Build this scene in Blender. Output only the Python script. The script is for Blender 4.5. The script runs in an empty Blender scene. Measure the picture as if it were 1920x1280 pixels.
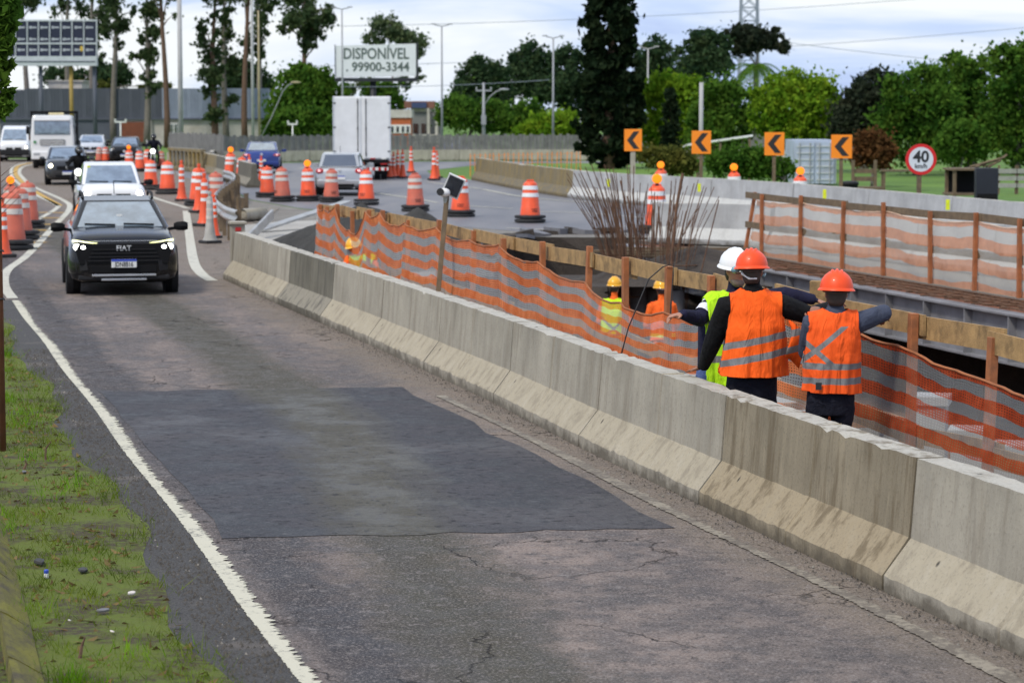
import bpy, math, random
import numpy as np
from mathutils import Vector, Matrix
from mathutils.geometry import tessellate_polygon
random.seed(7)
RNG = np.random.default_rng(7)
SC = bpy.context.scene
COL = SC.collection
rad = math.radians

# ------------------------------------------------------------------ camera
FPX, HC, VH = 4500.0, 2.95, 205.0           # focal length in px of the 1920 wide photo, eye height, horizon row
PITCH = math.atan((640.0 - VH) / FPX)
cam_d = bpy.data.cameras.new('camera'); cam = bpy.data.objects.new('camera', cam_d); COL.objects.link(cam)
cam.location = (0, 0, HC); cam.rotation_euler = (math.pi / 2 - PITCH, 0, 0)
cam_d.sensor_width = 36.0; cam_d.lens = FPX / 1920 * 36.0
cam_d.clip_start = 0.1; cam_d.clip_end = 6000
cam_d.dof.use_dof = True; cam_d.dof.focus_distance = 18.3; cam_d.dof.aperture_fstop = 4.0
SC.camera = cam

# ------------------------------------------------------------------ world: overcast sky
SUN_EL, SUN_AZ = rad(52), rad(222)          # azimuth clockwise from +Y
world = bpy.data.worlds.new('World'); SC.world = world; world.use_nodes = True
wn = world.node_tree; wn.nodes.clear()
def wnode(t, **k):
    n = wn.nodes.new(t)
    for a, b in k.items(): setattr(n, a, b)
    return n
w_out = wnode('ShaderNodeOutputWorld')
w_sky = wnode('ShaderNodeTexSky', sky_type='NISHITA', sun_disc=False)
w_sky.sun_elevation = SUN_EL; w_sky.sun_rotation = SUN_AZ; w_sky.dust_density = 2.0
w_bg1 = wnode('ShaderNodeBackground'); w_bg1.inputs['Strength'].default_value = 0.10
wn.links.new(w_sky.outputs[0], w_bg1.inputs['Color'])
w_tc = wnode('ShaderNodeTexCoord')
w_map = wnode('ShaderNodeMapping'); w_map.inputs['Scale'].default_value = (2.0, 2.0, 9.0)
w_map.inputs['Location'].default_value = (0.35, 0.2, 0.1)
wn.links.new(w_tc.outputs['Generated'], w_map.inputs['Vector'])
w_n1 = wnode('ShaderNodeTexNoise'); w_n1.inputs['Scale'].default_value = 2.1; w_n1.inputs['Detail'].default_value = 7; w_n1.inputs['Roughness'].default_value = 0.52
w_n1.inputs['Distortion'].default_value = 0.6
wn.links.new(w_map.outputs[0], w_n1.inputs['Vector'])
w_r1 = wnode('ShaderNodeValToRGB')
w_r1.color_ramp.elements[0].position = 0.34; w_r1.color_ramp.elements[0].color = (0.37, 0.48, 0.85, 1)
w_r1.color_ramp.elements[1].position = 0.58; w_r1.color_ramp.elements[1].color = (0.93, 0.97, 1.0, 1)
e = w_r1.color_ramp.elements.new(0.48); e.color = (0.58, 0.71, 0.97, 1)
wn.links.new(w_n1.outputs['Fac'], w_r1.inputs[0])
w_bg2 = wnode('ShaderNodeBackground'); w_bg2.inputs['Strength'].default_value = 0.64
wn.links.new(w_r1.outputs[0], w_bg2.inputs['Color'])
w_mix = wnode('ShaderNodeMixShader'); w_mix.inputs[0].default_value = 0.93
wn.links.new(w_bg1.outputs[0], w_mix.inputs[1]); wn.links.new(w_bg2.outputs[0], w_mix.inputs[2])
wn.links.new(w_mix.outputs[0], w_out.inputs['Surface'])

sun_d = bpy.data.lights.new('sun', 'SUN'); sun_d.energy = 1.5; sun_d.angle = rad(10); sun_d.color = (1.0, 0.93, 0.80)
sun = bpy.data.objects.new('sun', sun_d); COL.objects.link(sun)
_sd = Vector((math.sin(SUN_AZ) * math.cos(SUN_EL), math.cos(SUN_AZ) * math.cos(SUN_EL), math.sin(SUN_EL)))
sun.rotation_euler = _sd.to_track_quat('Z', 'Y').to_euler(); sun.location = (0, 0, 60)

vs = SC.view_settings
vs.view_transform = 'Standard'; vs.look = 'None'; vs.gamma = 1.0; vs.exposure = 0.76; vs.use_curve_mapping = False
SC.cycles.max_bounces = 6; SC.cycles.transparent_max_bounces = 16
SC.cycles.use_denoising = True

# ------------------------------------------------------------------ pixel -> place
_F = Vector((0, math.cos(PITCH), -math.sin(PITCH))); _U = Vector((0, math.sin(PITCH), math.cos(PITCH)))
def ray(u, v): return _F + Vector(((u - 960) / FPX, 0, 0)) + _U * ((640 - v) / FPX)
def G(u, v, z=0.0):
    d = ray(u, v); t = (z - HC) / d.z
    return Vector((d.x * t, d.y * t, z))
def P(u, v, Y):
    d = ray(u, v); t = Y / d.y
    return Vector((d.x * t, Y, HC + d.z * t))
AT, AN = Vector((-.2588, .9659, 0)), Vector((.9659, .2588, 0))     # along and across the near lane
def RD(a, l, z=0.0): return AN * a + AT * l + Vector((0, 0, z))
def AL(p): return p.x * AN.x + p.y * AN.y, p.x * AT.x + p.y * AT.y

# ------------------------------------------------------------------ objects
def tag(o, label=None, cat=None, group=None, kind=None):
    if label: o['label'] = label
    if cat: o['category'] = cat
    if group: o['group'] = group
    if kind: o['kind'] = kind
    return o
def empty(name, loc=(0, 0, 0), rz=0.0, label=None, cat=None, group=None, sc=1.0):
    o = bpy.data.objects.new(name, None); COL.objects.link(o)
    o.location = loc; o.rotation_euler = (0, 0, rz); o.scale = (sc, sc, sc); o.empty_display_size = .2
    return tag(o, label, cat, group)
def copy_tree(o, parent=None):
    c = o.copy(); COL.objects.link(c); c.parent = parent
    for ch in list(o.children): copy_tree(ch, c)
    return c
def recolor(o, old, new):
    """give a copied thing its own paint"""
    for c in [o] + list(o.children_recursive):
        if c.type == 'MESH' and any(s.material == old for s in c.material_slots):
            c.data = c.data.copy()
            for i, m in enumerate(c.data.materials):
                if m == old: c.data.materials[i] = new

class MB:
    def __init__(s): s.v = []; s.f = []; s.m = []; s.mi = 0
    def add(s, vs_, fs):
        b = len(s.v); s.v += [tuple(x) for x in vs_]; s.f += [tuple(i + b for i in f) for f in fs]; s.m += [s.mi] * len(fs); return s
    def hexa(s, c):      # 8 corners: bottom 4 ccw, top 4 ccw
        return s.add(c, [(3, 2, 1, 0), (4, 5, 6, 7), (0, 1, 5, 4), (1, 2, 6, 5), (2, 3, 7, 6), (3, 0, 4, 7)])
    def box(s, c, d, rz=0.0, mat=None):
        x, y, z = d[0] / 2, d[1] / 2, d[2] / 2; cr, sr = math.cos(rz), math.sin(rz); o = []
        for sz in (-z, z):
            for sx, sy in ((-x, -y), (x, -y), (x, y), (-x, y)):
                q = Vector((sx, sy, sz))
                if mat: q = mat @ q
                o.append((c[0] + q.x * cr - q.y * sr, c[1] + q.x * sr + q.y * cr, c[2] + q.z))
        return s.hexa(o)
    def beam(s, a, b, w, h, up=(0, 0, 1)):
        a, b = Vector(a), Vector(b); d = (b - a).normalized(); u = Vector(up)
        if abs(d.dot(u)) > .98: u = Vector((1, 0, 0))
        r = d.cross(u).normalized(); u = r.cross(d)
        o = []
        for p in (a, b):
            for q, t in ((-1, -1), (1, -1), (1, 1), (-1, 1)): o.append(p + r * (q * w / 2) + u * (t * h / 2))
        return s.add(o, [(3, 2, 1, 0)[::-1], (4, 5, 6, 7)[::-1], (0, 1, 5, 4)[::-1], (1, 2, 6, 5)[::-1], (2, 3, 7, 6)[::-1], (3, 0, 4, 7)[::-1]])
    def tube(s, pts, r, n=8, cap=True, sx=1.0):
        pts = [Vector(p) for p in pts]; k = len(pts); rs = [r] * k if isinstance(r, (int, float)) else list(r)
        b = len(s.v); fr = None; vs_ = []
        for i, p in enumerate(pts):
            d = (pts[min(i + 1, k - 1)] - pts[max(i - 1, 0)])
            d = d.normalized() if d.length > 1e-9 else Vector((0, 0, 1))
            if fr is None: fr = d.orthogonal().normalized()
            fr = (fr - d * fr.dot(d)); fr = fr.normalized() if fr.length > 1e-6 else d.orthogonal().normalized()
            w = d.cross(fr)
            for j in range(n):
                a = 2 * math.pi * j / n; vs_.append(p + fr * (math.cos(a) * rs[i] * sx) + w * (math.sin(a) * rs[i]))
        fs = [(i * n + j, i * n + (j + 1) % n, (i + 1) * n + (j + 1) % n, (i + 1) * n + j) for i in range(k - 1) for j in range(n)]
        if cap: fs += [tuple(range(n - 1, -1, -1)), tuple(range((k - 1) * n, k * n))]
        return s.add(vs_, fs)
    def lathe(s, prof, n=16, c=(0, 0, 0), axis='Z', cap=True, ph=0.0):
        vs_ = []
        for r, z in prof:
            for j in range(n):
                a = 2 * math.pi * j / n + ph; x, y = r * math.cos(a), r * math.sin(a)
                q = (x, y, z) if axis == 'Z' else ((z, x, y) if axis == 'X' else (y, z, x))
                vs_.append((c[0] + q[0], c[1] + q[1], c[2] + q[2]))
        k = len(prof)
        fs = [(i * n + j, i * n + (j + 1) % n, (i + 1) * n + (j + 1) % n, (i + 1) * n + j) for i in range(k - 1) for j in range(n)]
        if cap: fs += [tuple(range(n - 1, -1, -1)), tuple(range((k - 1) * n, k * n))]
        return s.add(vs_, fs)
    def loft(s, rings, closed=True, cap=True):
        n = len(rings[0]); vs_ = [p for r in rings for p in r]; k = len(rings); m = n if closed else n - 1
        fs = [(i * n + j, i * n + (j + 1) % n, (i + 1) * n + (j + 1) % n, (i + 1) * n + j) for i in range(k - 1) for j in range(m)]
        if cap and closed: fs += [tuple(range(n - 1, -1, -1)), tuple(range((k - 1) * n, k * n))]
        return s.add(vs_, fs)
    def sphere(s, c, r, n=12, m=8):
        r = (r, r, r) if isinstance(r, (int, float)) else r
        vs_ = [(c[0], c[1], c[2] - r[2])]
        for i in range(1, m):
            t = math.pi * i / m
            for j in range(n):
                a = 2 * math.pi * j / n; vs_.append((c[0] + r[0] * math.sin(t) * math.cos(a), c[1] + r[1] * math.sin(t) * math.sin(a), c[2] - r[2] * math.cos(t)))
        vs_.append((c[0], c[1], c[2] + r[2])); e_ = len(vs_) - 1
        fs = [(0, 1 + (j + 1) % n, 1 + j) for j in range(n)]
        for i in range(m - 2):
            for j in range(n): fs.append((1 + i * n + j, 1 + i * n + (j + 1) % n, 1 + (i + 1) * n + (j + 1) % n, 1 + (i + 1) * n + j))
        fs += [(1 + (m - 2) * n + j, 1 + (m - 2) * n + (j + 1) % n, e_) for j in range(n)]
        return s.add(vs_, fs)
    def prism(s, poly, h, M=None):
        """poly: list of (x,y) ccw, extruded in z from 0 to h, then moved by matrix M"""
        n = len(poly); vs_ = [Vector((x, y, 0)) for x, y in poly] + [Vector((x, y, h)) for x, y in poly]
        if M is not None: vs_ = [M @ q for q in vs_]
        return s.add(vs_, [tuple(range(n - 1, -1, -1)), tuple(range(n, 2 * n))] + [(i, (i + 1) % n, n + (i + 1) % n, n + i) for i in range(n)])
    def build(s, name, mat, parent=None, smooth=False, bevel=0.0, sub=0, label=None, cat=None, group=None, kind=None, loc=None, rz=None, auto=None):
        me = bpy.data.meshes.new(name); me.from_pydata(s.v, [], s.f)
        ms = mat if isinstance(mat, (list, tuple)) else [mat]
        for m in ms: me.materials.append(m)
        if len(ms) > 1: me.polygons.foreach_set('material_index', s.m)
        if smooth: me.polygons.foreach_set('use_smooth', [True] * len(me.polygons))
        me.validate(); me.update()
        o = bpy.data.objects.new(name, me); COL.objects.link(o); o.parent = parent
        if loc is not None: o.location = loc
        if rz is not None: o.rotation_euler = (0, 0, rz)
        if bevel:
            b = o.modifiers.new('bevel', 'BEVEL'); b.width = bevel; b.segments = 2; b.limit_method = 'ANGLE'; b.angle_limit = rad(35)
        if sub:
            b = o.modifiers.new('sub', 'SUBSURF'); b.levels = sub; b.render_levels = sub
        if auto and smooth: me.set_sharp_from_angle(angle=rad(auto))
        return tag(o, label, cat, group, kind)

def npmesh(name, V, T, mat, parent=None, smooth=False, **kw):
    """fast mesh from numpy: V (n,3), T (m,k) faces of k corners"""
    me = bpy.data.meshes.new(name); k = T.shape[1]
    me.vertices.add(len(V)); me.vertices.foreach_set('co', np.ascontiguousarray(V, dtype=np.float32).ravel())
    me.loops.add(T.size); me.loops.foreach_set('vertex_index', np.ascontiguousarray(T, dtype=np.int32).ravel())
    me.polygons.add(len(T)); me.polygons.foreach_set('loop_start', np.arange(0, T.size, k, dtype=np.int32))
    me.materials.append(mat)
    if smooth: me.polygons.foreach_set('use_smooth', np.ones(len(T), dtype=bool))
    me.update(calc_edges=True); me.validate()
    o = bpy.data.objects.new(name, me); COL.objects.link(o); o.parent = parent
    return tag(o, **kw)

def text_mesh(name, body, size, mat, parent=None, M=None, bold=0.0, ext=0.003, align='CENTER', sx=1.0):
    cu = bpy.data.curves.new(name, 'FONT'); cu.body = body; cu.size = size; cu.align_x = align; cu.align_y = 'CENTER'; cu.extrude = ext; cu.offset = bold; cu.resolution_u = 3
    t = bpy.data.objects.new(name, cu); COL.objects.link(t)
    me = bpy.data.meshes.new_from_object(t); bpy.data.objects.remove(t); bpy.data.curves.remove(cu)
    me.materials.clear(); me.materials.append(mat)
    if sx != 1.0: me.transform(Matrix.Diagonal((sx, 1, 1, 1)))
    if M is not None: me.transform(M)
    o = bpy.data.objects.new(name, me); COL.objects.link(o); o.parent = parent
    return o

# ------------------------------------------------------------------ materials
def lin(r, g, b):
    f = lambda c: ((c / 255 + .055) / 1.055) ** 2.4 if c > 10 else c / 255 / 12.92
    return (f(r), f(g), f(b))
class NT:
    def __init__(s, name):
        s.m = bpy.data.materials.new(name); s.m.use_nodes = True; s.t = s.m.node_tree
        s.b = s.t.nodes['Principled BSDF']; s.o = s.t.nodes['Material Output']
        s.tc = s.n('ShaderNodeTexCoord')
    def n(s, t, **k):
        x = s.t.nodes.new(t)
        for a, b in k.items(): setattr(x, a, b)
        return x
    def l(s, a, b): s.t.links.new(a, b)
    def val(s, x, inp):
        if isinstance(x, (int, float)): inp.default_value = x
        elif isinstance(x, (tuple, list)): inp.default_value = tuple(x) + ((1,) if len(x) == 3 and len(inp.default_value) == 4 else ())
        else: s.l(x, inp)
    def noise(s, scale, detail=4, rough=.55, vec=None, dist=0.0, w=None):
        x = s.n('ShaderNodeTexNoise'); x.inputs['Scale'].default_value = scale; x.inputs['Detail'].default_value = detail; x.inputs['Roughness'].default_value = rough; x.inputs['Distortion'].default_value = dist
        if w is not None: x.noise_dimensions = '4D'; s.val(w, x.inputs['W'])
        s.l(vec if vec is not None else s.tc.outputs['Object'], x.inputs['Vector']); return x.outputs['Fac']
    def mapv(s, scale=(1, 1, 1), rot=(0, 0, 0), loc=(0, 0, 0), vec=None):
        x = s.n('ShaderNodeMapping'); x.inputs['Scale'].default_value = scale; x.inputs['Rotation'].default_value = rot; x.inputs['Location'].default_value = loc
        s.l(vec if vec is not None else s.tc.outputs['Object'], x.inputs['Vector']); return x.outputs[0]
    def math(s, op, a, b=0.0, c=None, clamp=False):
        x = s.n('ShaderNodeMath', operation=op); x.use_clamp = clamp; s.val(a, x.inputs[0]); s.val(b, x.inputs[1])
        if c is not None: s.val(c, x.inputs[2])
        return x.outputs[0]
    def step(s, x, lo, hi, a=0.0, b=1.0):
        m = s.n('ShaderNodeMapRange'); m.clamp = True; s.val(x, m.inputs[0]); m.inputs[1].default_value = lo; m.inputs[2].default_value = hi; m.inputs[3].default_value = a; m.inputs[4].default_value = b
        return m.outputs[0]
    def mix(s, f, a, b, bt='MIX'):
        x = s.n('ShaderNodeMix', data_type='RGBA', blend_type=bt); s.val(f, x.inputs[0])
        s.val(a, x.inputs[6]); s.val(b, x.inputs[7]); return x.outputs[2]
    def xyz(s, vec=None):
        x = s.n('ShaderNodeSeparateXYZ'); s.l(vec if vec is not None else s.tc.outputs['Object'], x.inputs[0]); return x.outputs
    def rnd(s): return s.n('ShaderNodeObjectInfo').outputs['Random']
    def bump(s, h, strength=.3, dist=.01):
        x = s.n('ShaderNodeBump'); x.inputs['Strength'].default_value = strength; x.inputs['Distance'].default_value = dist
        s.val(h, x.inputs['Height']); s.l(x.outputs[0], s.b.inputs['Normal']); return x
    def set(s, **k):
        for a, b in k.items(): s.val(b, s.b.inputs[{'col': 'Base Color', 'rough': 'Roughness', 'metal': 'Metallic', 'spec': 'Specular IOR Level', 'coat': 'Coat Weight', 'emit': 'Emission Color', 'es': 'Emission Strength', 'trans': 'Transmission Weight', 'alpha': 'Alpha', 'sub': 'Subsurface Weight'}[a]])
        return s
def sc3(c, k): return tuple(min(1, x * k) for x in c)
MATS = {}
def mat(name, col, rough=.6, var=.18, scale=5.0, bump=0.0, bscale=60.0, metal=0.0, dirt=None, dirtamt=.5, coat=0.0, spec=.5):
    if name in MATS: return MATS[name]
    t = NT(name); w = t.math('MULTIPLY', t.rnd(), 37.0)
    n = t.noise(scale, 5, .6, w=w)
    c = t.mix(t.step(n, .3, .7), sc3(col, 1 - var), sc3(col, 1 + var))
    if dirt:
        d = t.noise(scale * .7, 6, .65, w=t.math('ADD', w, 5.0)); c = t.mix(t.step(d, .48, .68, 0, dirtamt), c, dirt)
    t.set(col=c, metal=metal, coat=coat, spec=spec)
    rr = t.step(n, .3, .7, max(0, rough - .08), min(1, rough + .08)); t.set(rough=rr)
    if bump: t.bump(t.noise(bscale, 4, .6), bump, .01)
    MATS[name] = t.m; return t.m
# ================================================================== SETTING
# ---- surface materials
def m_road():
    t = NT('asphalt_road'); v = t.mapv(rot=(0, 0, -math.atan2(.2588, .9659)))      # x across the lane, y along it
    x, y, z = t.xyz(v)
    big = t.noise(.30, 6, .6); mot = t.noise(2.4, 9, .70); sml = t.noise(11, 7, .72); fine = t.noise(55, 4, .75)
    along = t.noise(1.0, 7, .65, vec=t.mapv((2.4, .22, 1), vec=v))
    c = t.mix(t.step(big, .40, .58), (.150, .127, .117), (.265, .212, .185))
    c = t.mix(t.step(mot, .44, .55, .55, 0), c, (.060, .055, .056))
    wob = t.math('ADD', x, t.math('ADD', t.math('MULTIPLY', t.math('SUBTRACT', mot, .5), .55), t.math('MULTIPLY', t.math('SUBTRACT', along, .5), .8)))
    cen = t.step(y, 12.5, 22.5, 3.15, 4.2); band = t.math('SUBTRACT', 1.0, t.step(t.math('ABSOLUTE', t.math('SUBTRACT', wob, cen)), .25, .66))       # olive grime down the middle
    c = t.mix(t.math('MULTIPLY', band, .95), c, t.mix(t.step(sml, .40, .60), (.042, .040, .030), (.088, .082, .060)))
    edge = t.step(wob, 5.15, 5.75); c = t.mix(t.math('MULTIPLY', edge, .75), c, t.mix(t.step(sml, .35, .65), (.17, .135, .105), (.26, .215, .165)))   # tan dust by the barrier
    dk = t.math('SUBTRACT', 1.0, t.step(t.math('ABSOLUTE', t.math('SUBTRACT', wob, 2.50)), .14, .48)); c = t.mix(t.math('MULTIPLY', dk, .85), c, (.040, .040, .046))
    for tr in (3.2, 5.0):
        tk = t.math('SUBTRACT', 1.0, t.step(t.math('ABSOLUTE', t.math('SUBTRACT', wob, tr)), .05, .45)); c = t.mix(t.math('MULTIPLY', tk, t.step(along, .40, .62, 0, .5)), c, (.075, .072, .078))
    c = t.mix(t.step(sml, .54, .62, 0, .7), c, (.045, .043, .046)); c = t.mix(t.step(sml, .38, .46, .5, 0), c, (.27, .24, .225))
    c = t.mix(t.step(fine, .53, .62, 0, .6), c, (.36, .32, .30)); c = t.mix(t.step(fine, .38, .46, .7, 0), c, (.025, .024, .025))
    vo = t.n('ShaderNodeTexVoronoi', feature='DISTANCE_TO_EDGE'); vo.inputs['Scale'].default_value = .75
    dv = t.n('ShaderNodeVectorMath', operation='ADD'); t.l(v, dv.inputs[0])
    nz = t.n('ShaderNodeTexNoise'); nz.inputs['Scale'].default_value = 2.2; nz.inputs['Detail'].default_value = 6; t.l(v, nz.inputs['Vector']); t.l(nz.outputs['Color'], dv.inputs[1]); t.l(dv.outputs[0], vo.inputs['Vector'])
    crack = t.math('MULTIPLY', t.step(vo.outputs['Distance'], .0, .012, 1, 0), t.step(big, .47, .53)); c = t.mix(t.math('MULTIPLY', crack, .9), c, (.02, .018, .017))
    t.set(col=c, rough=t.step(mot, .42, .58, .60, .9), spec=.14)
    t.bump(t.math('ADD', t.math('ADD', fine, sml), t.math('MULTIPLY', crack, -2.0)), .7, .012); return t.m
def m_patch():
    t = NT('asphalt_patch'); v = t.mapv(rot=(0, 0, -math.atan2(.2588, .9659))); x, y, z = t.xyz(v)
    mot = t.noise(1.7, 9, .70); sml = t.noise(10, 7, .72); fine = t.noise(55, 4, .75); along = t.noise(1.0, 7, .65, vec=t.mapv((2.4, .22, 1), vec=v))
    c = t.mix(t.step(mot, .42, .57), (.018, .018, .021), (.062, .060, .068)); c = t.mix(t.step(t.noise(.45, 4, .6), .50, .60, 0, .45), c, (.095, .088, .090))
    wob = t.math('ADD', x, t.math('ADD', t.math('MULTIPLY', t.math('SUBTRACT', mot, .5), .55), t.math('MULTIPLY', t.math('SUBTRACT', along, .5), .8))); cen = t.step(y, 12.5, 22.5, 3.15, 4.2); band = t.math('SUBTRACT', 1.0, t.step(t.math('ABSOLUTE', t.math('SUBTRACT', wob, cen)), .22, .62))
    c = t.mix(t.math('MULTIPLY', band, .9), c, t.mix(t.step(sml, .40, .60), (.062, .058, .044), (.118, .108, .082)))
    c = t.mix(t.step(sml, .54, .61, 0, .85), c, (.012, .012, .015)); c = t.mix(t.step(sml, .38, .45, .4, 0), c, (.105, .10, .105))
    c = t.mix(t.step(fine, .54, .62, 0, .45), c, (.17, .165, .165)); t.set(col=c, rough=t.step(mot, .42, .58, .45, .8), spec=.22); t.bump(t.math('ADD', fine, sml), .7, .012); return t.m
def m_shoulder():
    t = NT('gravel_shoulder'); fine = t.noise(70, 4, .75); b = t.noise(1.5, 5, .6)
    c = t.mix(t.step(fine, .35, .7), (.022, .021, .021), (.105, .098, .092)); c = t.mix(t.step(b, .56, .66, 0, .55), c, (.16, .135, .115))
    t.set(col=c, rough=.85); t.bump(fine, .8, .012); return t.m
def m_highway():
    t = NT('highway_asphalt'); b = t.noise(.25, 5, .6, vec=t.mapv((1.6, .3, 1), rot=(0, 0, .3))); f = t.noise(30, 3, .7)
    c = t.mix(t.step(b, .38, .62), (.105, .108, .125), (.185, .178, .182)); c = t.mix(t.step(f, .4, .7, 0, .3), c, (.25, .25, .26)); t.set(col=c, rough=.6); t.bump(f, .2, .01); return t.m
def m_dirt(name, c1, c2, c3, sc=.8):
    t = NT(name); b = t.noise(sc, 7, .65); f = t.noise(sc * 25, 5, .7)
    c = t.mix(t.step(b, .38, .62), c1, c2); c = t.mix(t.step(f, .5, .68, 0, .7), c, c3); t.set(col=c, rough=.92); t.bump(t.math('ADD', b, f), .9, .05); return t.m
def m_grass_ground():
    t = NT('grass_ground'); b = t.noise(.12, 6, .6); f = t.noise(6, 6, .7)
    c = t.mix(t.step(b, .4, .6), (.075, .155, .022), (.125, .23, .03)); c = t.mix(t.step(f, .5, .7, 0, .55), c, (.06, .085, .02)); t.set(col=c, rough=.95); t.bump(f, .9, .05); return t.m
def m_verge():
    t = NT('mossy_verge'); b = t.noise(1.3, 7, .65); f = t.noise(14, 6, .75); g = t.noise(60, 4, .7)
    c = t.mix(t.step(b, .44, .54), (.085, .062, .036), (.150, .185, .024)); c = t.mix(t.step(f, .46, .60, 0, .8), c, (.15, .21, .022)); c = t.mix(t.step(f, .30, .40, .8, 0), c, (.045, .035, .024))
    c = t.mix(t.step(g, .62, .72, 0, .5), c, (.17, .14, .09)); t.set(col=c, rough=.95); t.bump(t.math('ADD', f, g), 1.0, .03); return t.m
def m_paint(name, col, worn=.5, sc=22, under=(.06, .058, .058)):
    t = NT(name); f = t.noise(sc, 6, .75); g = t.noise(2.5, 5, .6); h = t.noise(110, 3, .7)
    k = t.math('ADD', t.math('MULTIPLY', f, .6), t.math('MULTIPLY', g, .4)); c = t.mix(t.step(k, worn - .05, worn + .04, 0, 1), under, col) if worn > 0 else col
    c = t.mix(t.step(h, .62, .70, 0, .6), c, under); t.set(col=c, rough=.7); t.bump(h, .35, .005); return t.m
def m_concrete(name, wall, slope, stain, amt=.5, holes=True):
    t = NT(name); w = t.math('MULTIPLY', t.rnd(), 53.0); x, y, z = t.xyz()
    b = t.noise(1.6, 6, .6, w=w); f = t.noise(45, 5, .7, w=w); st = t.noise(1.0, 6, .65, vec=t.mapv((7, 7, .7)), w=w)
    c = t.mix(t.step(b, .35, .65), sc3(wall, .82), sc3(wall, 1.15))
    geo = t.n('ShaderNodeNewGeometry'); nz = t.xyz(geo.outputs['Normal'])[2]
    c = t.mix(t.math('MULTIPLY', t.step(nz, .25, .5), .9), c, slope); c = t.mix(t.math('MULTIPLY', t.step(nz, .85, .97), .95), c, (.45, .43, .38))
    c = t.mix(t.step(st, .50, .62, 0, amt), c, stain); c = t.mix(t.step(st, .36, .45, amt * .6, 0), c, sc3(wall, 1.35))
    c = t.mix(t.step(f, .53, .64, 0, .4), c, sc3(wall, .45))
    spl = t.math('SUBTRACT', t.noise(4, 7, .7, w=w), t.math('MULTIPLY', z, 2.2)); c = t.mix(t.step(spl, .28, .46, 0, .7), c, (.075, .062, .045))
    if holes:
        vo = t.n('ShaderNodeTexVoronoi'); vo.inputs['Scale'].default_value = 1.0; vo.inputs['Randomness'].default_value = 1.0; t.l(t.mapv((5.5, 5.5, 2.6)), vo.inputs['Vector'])
        t2 = t.n('ShaderNodeSeparateColor'); t.l(vo.outputs['Color'], t2.inputs[0])
        hole = t.math('MULTIPLY', t.step(vo.outputs['Distance'], .07, .125, 1, 0), t.step(t2.outputs[0], .62, .65)); c = t.mix(t.math('MULTIPLY', hole, .9), c, (.035, .033, .03))
        f = t.math('SUBTRACT', f, t.math('MULTIPLY', hole, 2.0))
    t.set(col=c, rough=.85, spec=.3); t.bump(f, .35, .01); return t.m
MROAD, MPATCH, MSHOULD, MHIGH = m_road(), m_patch(), m_shoulder(), m_highway()
MGRASS, MVERGE = m_grass_ground(), m_verge()
MDIRT = m_dirt('dusty_yard', (.19, .175, .155), (.27, .255, .23), (.12, .10, .085))
MPIT = m_dirt('red_earth', (.12, .055, .03), (.20, .10, .055), (.07, .04, .028), 1.2)
MDARKEARTH = m_dirt('dark_earth', (.045, .036, .03), (.085, .068, .055), (.02, .017, .015), 1.0)
MWHITE = m_paint('worn_white_paint', (.54, .51, .40), .43)
MWHITE2 = m_paint('dirty_white_paint', (.29, .255, .20), .52, 22, (.14, .118, .095))
MWHITE3 = m_paint('road_white_paint', (.52, .50, .42), .42, 6, (.14, .13, .125))
MYELLOW = m_paint('road_yellow_paint', (.50, .30, .05), .40, 6)
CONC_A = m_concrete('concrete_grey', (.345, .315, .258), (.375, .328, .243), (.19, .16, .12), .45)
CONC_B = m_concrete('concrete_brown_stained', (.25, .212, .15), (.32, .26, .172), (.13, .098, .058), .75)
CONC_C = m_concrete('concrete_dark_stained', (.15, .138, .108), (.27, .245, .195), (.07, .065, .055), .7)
CONC_N = m_concrete('concrete_new_grey', (.40, .405, .41), (.52, .52, .50), (.30, .29, .28), .3, False)
CONC_O = m_concrete('concrete_old_lichen', (.20, .165, .10), (.15, .135, .105), (.32, .22, .06), .9, False)
CONC_W = m_concrete('concrete_tan_wall', (.43, .40, .33), (.43, .40, .33), (.28, .25, .20), .5, False)

def sheet(name, poly, z, m, kind='structure', **kw):
    p = [Vector((q[0], q[1], z)) for q in poly]
    b = MB(); tri = tessellate_polygon([p])
    ar = sum(p[i].x * p[(i + 1) % len(p)].y - p[(i + 1) % len(p)].x * p[i].y for i in range(len(p)))
    fs = []
    for t in tri:
        a, c, d = (p[i] for i in t); n = (c - a).cross(d - a).z
        fs.append(tuple(t) if n > 0 else tuple(reversed(t)))
    b.add(p, fs); return b.build(name, m, kind=kind, **kw)

# ---- ground with the excavation cut out of it
PIT = [RD(*q) for q in ((7.85, 5), (7.85, 34), (9.0, 39), (11.5, 47), (14.5, 54), (19.6, 52), (19.6, 5))]
OUT = [Vector(q) for q in ((-2500, -60, 0), (2500, -60, 0), (2500, 4000, 0), (-2500, 4000, 0))]
allp = OUT + PIT
b = MB(); fs = []
for t in tessellate_polygon([OUT, PIT]):
    a, c, d = (Vector(allp[i]) for i in t); fs.append(tuple(t) if (c - a).cross(d - a).z > 0 else tuple(reversed(t)))
b.add([(p[0], p[1], -.012) for p in allp], fs); b.build('ground', MGRASS, kind='structure')
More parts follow.
